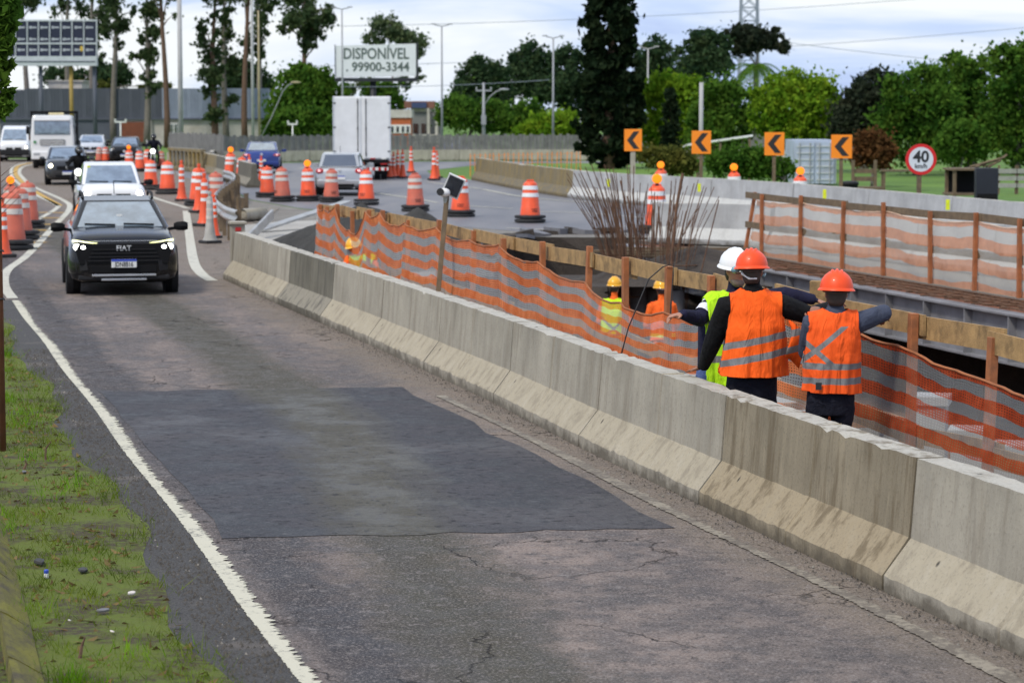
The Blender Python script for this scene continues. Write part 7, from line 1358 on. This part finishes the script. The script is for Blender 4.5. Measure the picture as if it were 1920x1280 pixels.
for q in range(12): b = MB(); b.box((w + .02, .12 + .25 * q, ch_ / 2), (.05, .12, ch_ * .9)); b.build('wall_rib', BANDW, o)
A, B = P(1290, 271, 96), P(1442, 257, 90); o = empty('carport', Vector((A.x, A.y, 0)), 0, 'thin white carport roof on wooden posts behind the chevron signs', 'carport'); b = MB(); d = B - Vector((A.x, A.y, 0)); b.hexa([(0, 0, A.z - .05), (d.x, 0, d.z - .05), (d.x, 3, d.z - .17), (0, 3, A.z - .17), (0, 0, A.z + .03), (d.x, 0, d.z + .03), (d.x, 3, d.z - .10), (0, 3, A.z - .10)]); b.build('roof', BANDW, o)
for x in (.15, .5, .95):
    for y in (.1, 2.9): b = MB(); b.beam((d.x * x, y, 0), (d.x * x, y, A.z + (d.z - A.z) * x - .06), .09, .09); b.build('post', WOODG, o)
p = at0(1593, 74); b = MB(); b.lathe([(.22, 0), (.25, .1), (.27, .62), (.29, .64), (.29, .68)], 14); o = b.build('rubbish_bin', BLK, None, smooth=True, auto=40, loc=p, label='black bin at the foot of the fourth chevron sign', cat='bin'); b = MB(); b.lathe([(.30, .68), (.28, .73), (.1, .76)], 14); b.build('lid', BLKM, o)
o = empty('wooden_chair', at0(1625, 76), .1, 'rough wooden chair behind the far barrier, right of the black bin', 'chair')
for x in (-.36, .36):
    for y, hh in ((-.3, .45), (.3, 1.35)): b = MB(); b.box((x, y, hh / 2), (.09, .09, hh)); b.build('leg', WOODG, o)
b = MB(); b.box((0, 0, .48), (.85, .75, .07)); b.build('seat', WOODG, o)
for z in (.75, 1.0): b = MB(); b.box((0, .33, z), (.75, .05, .14)); b.build('back_slat', WOODG, o)
o = empty('wooden_shelter', at0(1818, 70), .05, 'rough dark wooden shelter with clutter on its roof at the right', 'shelter')
for x in (-.55, .55):
    for y in (-.5, .5): b = MB(); b.box((x, y, .62), (.09, .09, 1.24)); b.build('post', WOODG, o)
for z in (.5, 1.22): b = MB(); b.box((0, 0, z), (1.3, 1.2, .06)); b.build('shelf', WOODG, o)
b = MB(); b.box((0, .5, .86), (1.1, .04, .68)); b.build('back_panel', BLK, o)
o = empty('dark_cabinet', at0(1850, 68), -.1, 'black cabinet with branches heaped on top at the right', 'cabinet'); b = MB(); b.box((0, 0, .65), (.62, .6, 1.3)); b.build('carcass', mat('blue_black_steel', (.012, .014, .025), .5), o, bevel=.02); b = MB(); b.box((0, -.31, .33), (.54, .03, .5)); b.build('door', BLK, o)
for i in range(7): b = MB(); b.tube([(random.uniform(-.5, .1), random.uniform(-.2, .2), 1.33), (random.uniform(-.1, .6), random.uniform(-.2, .2), 1.35 + random.uniform(.05, .4))], .035, 5); b.build('branch', WOODG, o)
for j, (u, Y) in enumerate(((1890, 84), (1925, 84), (1960, 84))):
    o = empty('plank_fence', at0(u, Y), 0, 'low pale plank fence panel at the right edge, %s' % ['left', 'middle', 'right'][j], 'fence', 'pale plank fence at the right edge')
    for z in (.3, .55, .8): b = MB(); b.box((0, 0, z), (.68, .03, .16)); b.build('plank', mat('pale_grey_plank', (.30, .30, .27), .85, .2, 5), o)
    for x in (-.3, .3): b = MB(); b.box((x, .05, .5), (.07, .06, 1.0)); b.build('post', WOODG, o)
for i, (u, v, Y, lab) in enumerate(((1880, 352, 62, 'long pale timbers heaped behind the far barrier at the right edge'), (1770, 345, 66, 'grey planks stacked right of the speed limit sign'))):
    o = empty('timber_heap', at0(u, Y), .1, lab, 'timber heap')
    for k in range(9): b = MB(); b.box((random.uniform(-.4, .4), random.uniform(-.4, .4), .08 + .07 * (k % 6)), (random.uniform(1.4, 2.6), .14, .06), random.uniform(-.3, .3)); b.build('timber', WOODG if k % 2 else WOOD, o)
o = empty('work_table', at0(1690, 88), 0, 'low wooden table on the grass left of the speed limit sign', 'table'); b = MB(); b.box((0, 0, .72), (1.5, .6, .06)); b.build('table_top', WOODG, o)
for x in (-.65, .65):
    for y in (-.22, .22): b = MB(); b.box((x, y, .35), (.08, .08, .7)); b.build('leg', WOODG, o)
p = at0(1145, 92); o = empty('brick_pile', p, .1, 'pile of reddish bricks at the foot of the big conifer', 'brick pile')
for k in range(60):
    r_ = k // 20; b = MB(); b.box((random.uniform(-.75, .75) * (1 - .3 * r_), random.uniform(-.4, .4), .06 + .12 * r_), (.22, .11, .10), random.uniform(0, 3)); b.build('brick', mat('red_brick', (.22, .08, .05), .85, .3), o)
b = MB(); b.prism([(-.5, -.2), (.5, -.2), (.4, .2), (-.4, .2)], .3); b.box((0, 0, .33), (.7, .3, .06)); b.build('stone_block', CONC_W, None, loc=at0(1140, 88), label='pale stone block in front of the brick pile', cat='block')
# thin orange stake fence on the grass
o = empty('stake_fence', at0(980, 112), 0, 'thin orange stake fence on the grass above the old barrier', 'fence')
for i in range(24):
    q = P(882 + i * 9, 312, 106 + .25 * i) - o.location; b = MB(); b.tube([(q.x, q.y, 0), (q.x + random.uniform(-.05, .05), q.y, 1.0)], .018, 5); b.build('stake', SIGNO, o)
for z in (.5, .9): b = MB(); b.tube([P(882 + i * 9, 312, 106 + .25 * i) * Vector((1, 1, 0)) - o.location * Vector((1, 1, 0)) + Vector((0, 0, z)) if False else Vector((P(882 + i * 9, 312, 106 + .25 * i).x - o.location.x, 106 + .25 * i - o.location.y, z + .03 * math.sin(i))) for i in range(24)], .008, 4); b.build('cord', SIGNO, o)

# ================================================================== LEFT FOREGROUND
o = empty('rusty_pole', (lambda p: Vector((p.x, p.y, 0)))(P(2, 655, 20.5)), 0, 'rusty steel pole with wire ties at the left picture edge', 'pole'); RUSTP = mat('rusty_pole_steel', (.16, .06, .025), .8, .3, 6, .4, 60, dirt=(.06, .03, .02)); b = MB(); b.tube([(0, 0, -.1), (0, 0, 4.8)], .027, 10); b.build('shaft', RUSTP, o, smooth=True)
for v in (78, 150, 172, 282, 372, 470, 560): z = P(2, v, 20.5).z; b = MB(); b.lathe([(.037, -.008), (.043, 0), (.037, .008)], 10, c=(0, 0, z), cap=False); b.tube([(.03, -.03, z), (.05, -.03, z - .01)], .005, 4); b.build('wire_tie', INK, o)
Y = 21.5; base = (lambda p: Vector((p.x, p.y, 0)))(P(-6, 300, Y)); tree('climbing_vine', 'bright green climbing plant hanging beside the rusty pole', base, blobpx(base, Y, [(4, 30, 22, 34), (-4, 80, 24, 36), (2, 110, 18, 30), (0, 160, 20, 30), (8, 200, 14, 18), (0, 10, 34, 20)], .5), LF['mid'], (3.6, .03, .01, .0), n=2600, size=.075, seed=91, limbs=4, cat='plant', shell=.2)
Y = 20.8; base = (lambda p: Vector((p.x, p.y, 0)))(P(10, 300, Y)); o = empty('bare_twig', base, 0, 'bare twigs reaching out below the climbing plant', 'twig')
for i in range(7): q = P(2, 330 + 12 * i, Y) - base; b = MB(); b.tube([q, q + Vector((.06 + .02 * i % 3, 0, .05 + .02 * i)), q + Vector((.15, 0, .12 - .02 * i))], [.004, .003, .001], 4); b.build('twig', BARK, o)
# mossy retaining edge
MOSS = NT('mossy_concrete'); n1 = MOSS.noise(3, 6, .65, vec=MOSS.mapv((1, 1, 3))); n2 = MOSS.noise(40, 5, .7); cc = MOSS.mix(MOSS.step(n1, .35, .6), (.085, .070, .038), (.19, .175, .025)); cc = MOSS.mix(MOSS.step(n2, .5, .7, 0, .6), cc, (.035, .03, .022)); MOSS.set(col=cc, rough=.95); MOSS.bump(n2, .6, .02); MOSS = MOSS.m
ke = [G(104, 1330), G(86, 1275), G(66, 1190), G(45, 1110), G(26, 1035), G(11, 970), G(1, 925), G(-14, 860), G(-40, 740)]
o = empty('retaining_kerb', ke[0], 0, 'mossy sloping concrete kerb at the lower left corner', 'kerb')
for i in range(len(ke) - 1):
    A, B = ke[i] - ke[0], ke[i + 1] - ke[0]; B = B - (B - A).normalized() * .012; d = (B - A).normalized(); nr = Vector((-d.y, d.x, 0)); b = MB(); prof = [(0, -.05), (0.02, .03), (.15, .13), (.19, .14), (.20, .02), (.85, .0), (.9, -.1)]
    b.loft([[p_ + nr * a + Vector((0, 0, z + .01 * math.sin(a * 30 + i))) for a, z in prof] for p_ in (A, A.lerp(B, .33), A.lerp(B, .66), B)]); b.build('kerb_stone', MOSS, o)
# grass blades and clumps on the verge
def grass():
    rng = np.random.default_rng(9); N = 80000; l = 8 + 28 * rng.random(N) ** 1.5; a = rng.random(N); am = VE + .10 * np.sin(l * .8) + .05 * np.sin(l * 2.7) + .02 + .05 * rng.normal(size=N); a = am - (am + 1.6) * a ** 1.1
    cl = np.sin(a * 5.1 + 1.7 * np.sin(l * 1.3)) * np.sin(l * 2.3 + a * 2) + .6 * np.sin(a * 11 + l * 7); keep = (cl + rng.normal(size=N) * .55) > -.05; l, a = l[keep], a[keep]; N = len(l); cl = cl[keep]
    h = (.020 + .065 * rng.random(N) ** 2.5) * (1 + .8 * np.clip(cl, 0, 1)); return a, l, h
def blades(name, a, l, h, m, w, label, lean=.6, seed=3):
    rng = np.random.default_rng(seed); N = len(a); x = a * AN.x + l * AT.x; y = a * AN.y + l * AT.y; th = rng.random(N) * 6.283; ln = rng.normal(size=(N, 2)) * (h * lean)[:, None]; z0 = np.full(N, .02)
    p0 = np.stack([x - np.cos(th) * w * .5, y - np.sin(th) * w * .5, z0], 1); p1 = np.stack([x + np.cos(th) * w * .5, y + np.sin(th) * w * .5, z0], 1); p2 = np.stack([x + ln[:, 0], y + ln[:, 1], z0 + h], 1)
    V = np.stack([p0, p1, p2], 1).reshape(-1, 3); return npmesh(name, V, np.arange(3 * N).reshape(-1, 3), m, label=label, cat='grass', kind='stuff')
GB = m_leaf('verge_grass_blade', (.10, .155, .016), (.20, .29, .025), .45); GB2 = m_leaf('fresh_grass_blade', (.13, .29, .014), (.24, .46, .03), .45); GBD = m_leaf('dry_straw', (.17, .125, .055), (.26, .19, .09), .2)
a, l, h = grass(); blades('grass', a, l, h, GB, .006, 'short mossy grass covering the verge left of the lane')
rng = np.random.default_rng(12); tufts = [(float(VE - .25 - 1.5 * rng.random()), float(9 + 22 * rng.random() ** 1.3)) for _ in range(64)]
A_, L_, H_ = [], [], []
for ta, tl in tufts:
    n = rng.integers(35, 90); s_ = .05 + .10 * rng.random(); A_.append(ta + rng.normal(size=n) * s_); L_.append(tl + rng.normal(size=n) * s_ * 1.3); H_.append((.05 + .09 * rng.random(n)))
blades('fresh_grass', np.concatenate(A_), np.concatenate(L_), np.concatenate(H_), GB2, .008, 'scattered bright fresh grass tufts on the verge', .35, 5)
N = 2600; l = 8 + 24 * rng.random(N); a = VE - .05 - 2.4 * rng.random(N); blades('straw', a, l, .012 + .02 * rng.random(N), GBD, .05, 'dry straw bits strewn over the verge', 1.6, 6)
# litter and stones on the verge
GRIT0 = mat('slate_shard', (.05, .05, .05), .8, .3, 20)
LIT = [((45, 885), 'pale stone', MHIGH, .035), ((247, 1113), 'flat grey stone', BANDD, .04), ((210, 1184), 'white scrap of paper', BANDD, .022), ((130, 1163), 'pale crumpled scrap', BANDD, .018), ((195, 1145), 'dull flat tile shard', MHIGH, .04), ((75, 1055), 'dark slate shard', GRIT0, .06), ((155, 1070), 'long dark slate piece', GRIT0, .05), ((8, 1135), 'brown clod', MDARKEARTH, .05)]
for i, (q, nm, m, s_) in enumerate(LIT):
    b = MB(); r = random.Random(i); pl = [(s_ * r.uniform(.8, 1.3) * math.cos(t), s_ * .6 * r.uniform(.7, 1.2) * math.sin(t)) for t in (0, .9, 1.9, 2.8, 3.7, 4.6, 5.5)]; b.prism(pl, s_ * .35, Matrix.Rotation(.15, 4, 'X')); b.build(nm.split()[-1] if nm.split()[-1] in ('stone', 'scrap', 'shard', 'clod') else 'scrap', m, None, bevel=.004, loc=G(q[0], q[1], .035), rz=r.uniform(0, 3), label='%s on the mossy verge' % nm, cat='litter')
p = G(87, 1083, .03); o = empty('crushed_can', p, .4, 'small crushed blue and white can on the verge', 'can', None, .6); b = MB(); b.lathe([(.022, 0), (.026, .01), (.024, .05)], 10); b.build('white_half', BANDW, o); b = MB(); b.lathe([(.024, .05), (.026, .08), (.018, .09)], 10); b.build('blue_half', PLB, o)
for i, (u, v, h_) in enumerate(((86, 862, .16), (150, 1235, .12), (45, 880, .08))): b = MB(); b.tube([(0, 0, 0), (.01 * i, .01, h_ * .6), (.05 - .02 * i, 0, h_)], [.012, .009, .004], 5); b.build('dead_stick', BARK, None, loc=G(u, v, .02), label='dark dead stick poking from the verge, %s' % ['upper', 'lowest', 'by the pale stone'][i], cat='stick')
# gravel grit along the foot of the barrier and on the shoulder
def grit(name, label, af, l0, l1, N, smin, smax, m, seed):
    rng = np.random.default_rng(seed); l = l0 + (l1 - l0) * rng.random(N) ** 1.4; a = af(rng, N, l); s_ = smin + (smax - smin) * rng.random(N) ** 4; x = a * AN.x + l * AT.x; y = a * AN.y + l * AT.y
    c = np.stack([x, y, s_ * .4 + .006], 1); off = np.array([(1, 0, -.5), (-.5, .87, -.5), (-.5, -.87, -.5), (.1, .1, .7)]); V = (c[:, None, :] + off[None] * s_[:, None, None] * (.7 + .6 * rng.random((N, 4, 1)))).reshape(-1, 3); F = np.array([(0, 1, 3), (1, 2, 3), (2, 0, 3)]); T = (F[None] + 4 * np.arange(N)[:, None, None]).reshape(-1, 3); npmesh(name, V, T, m, label=label, cat='grit', kind='stuff')
GRIT = mat('dark_grit', (.075, .066, .056), .95, .5, 30); GRIT2 = mat('pale_grit', (.24, .22, .19), .95, .4, 30)
grit('grit', 'dark crumbled grit along the foot of the near barrier', lambda r, n, l: 6.03 - np.abs(r.normal(size=n)) * .12, 8, 38, 5000, .003, .011, GRIT, 31)
grit('grit', 'loose dark gravel on the shoulder beside the white line', lambda r, n, l: VE + .02 + .32 * r.random(n), 8, 30, 9000, .003, .016, GRIT, 32)
grit('grit', 'pale loose stones scattered on lane edge and shoulder', lambda r, n, l: np.where(r.random(n) < .5, 5.95 - np.abs(r.normal(size=n)) * .2, VE + .05 + .3 * r.random(n)), 8, 34, 700, .003, .014, GRIT2, 33)
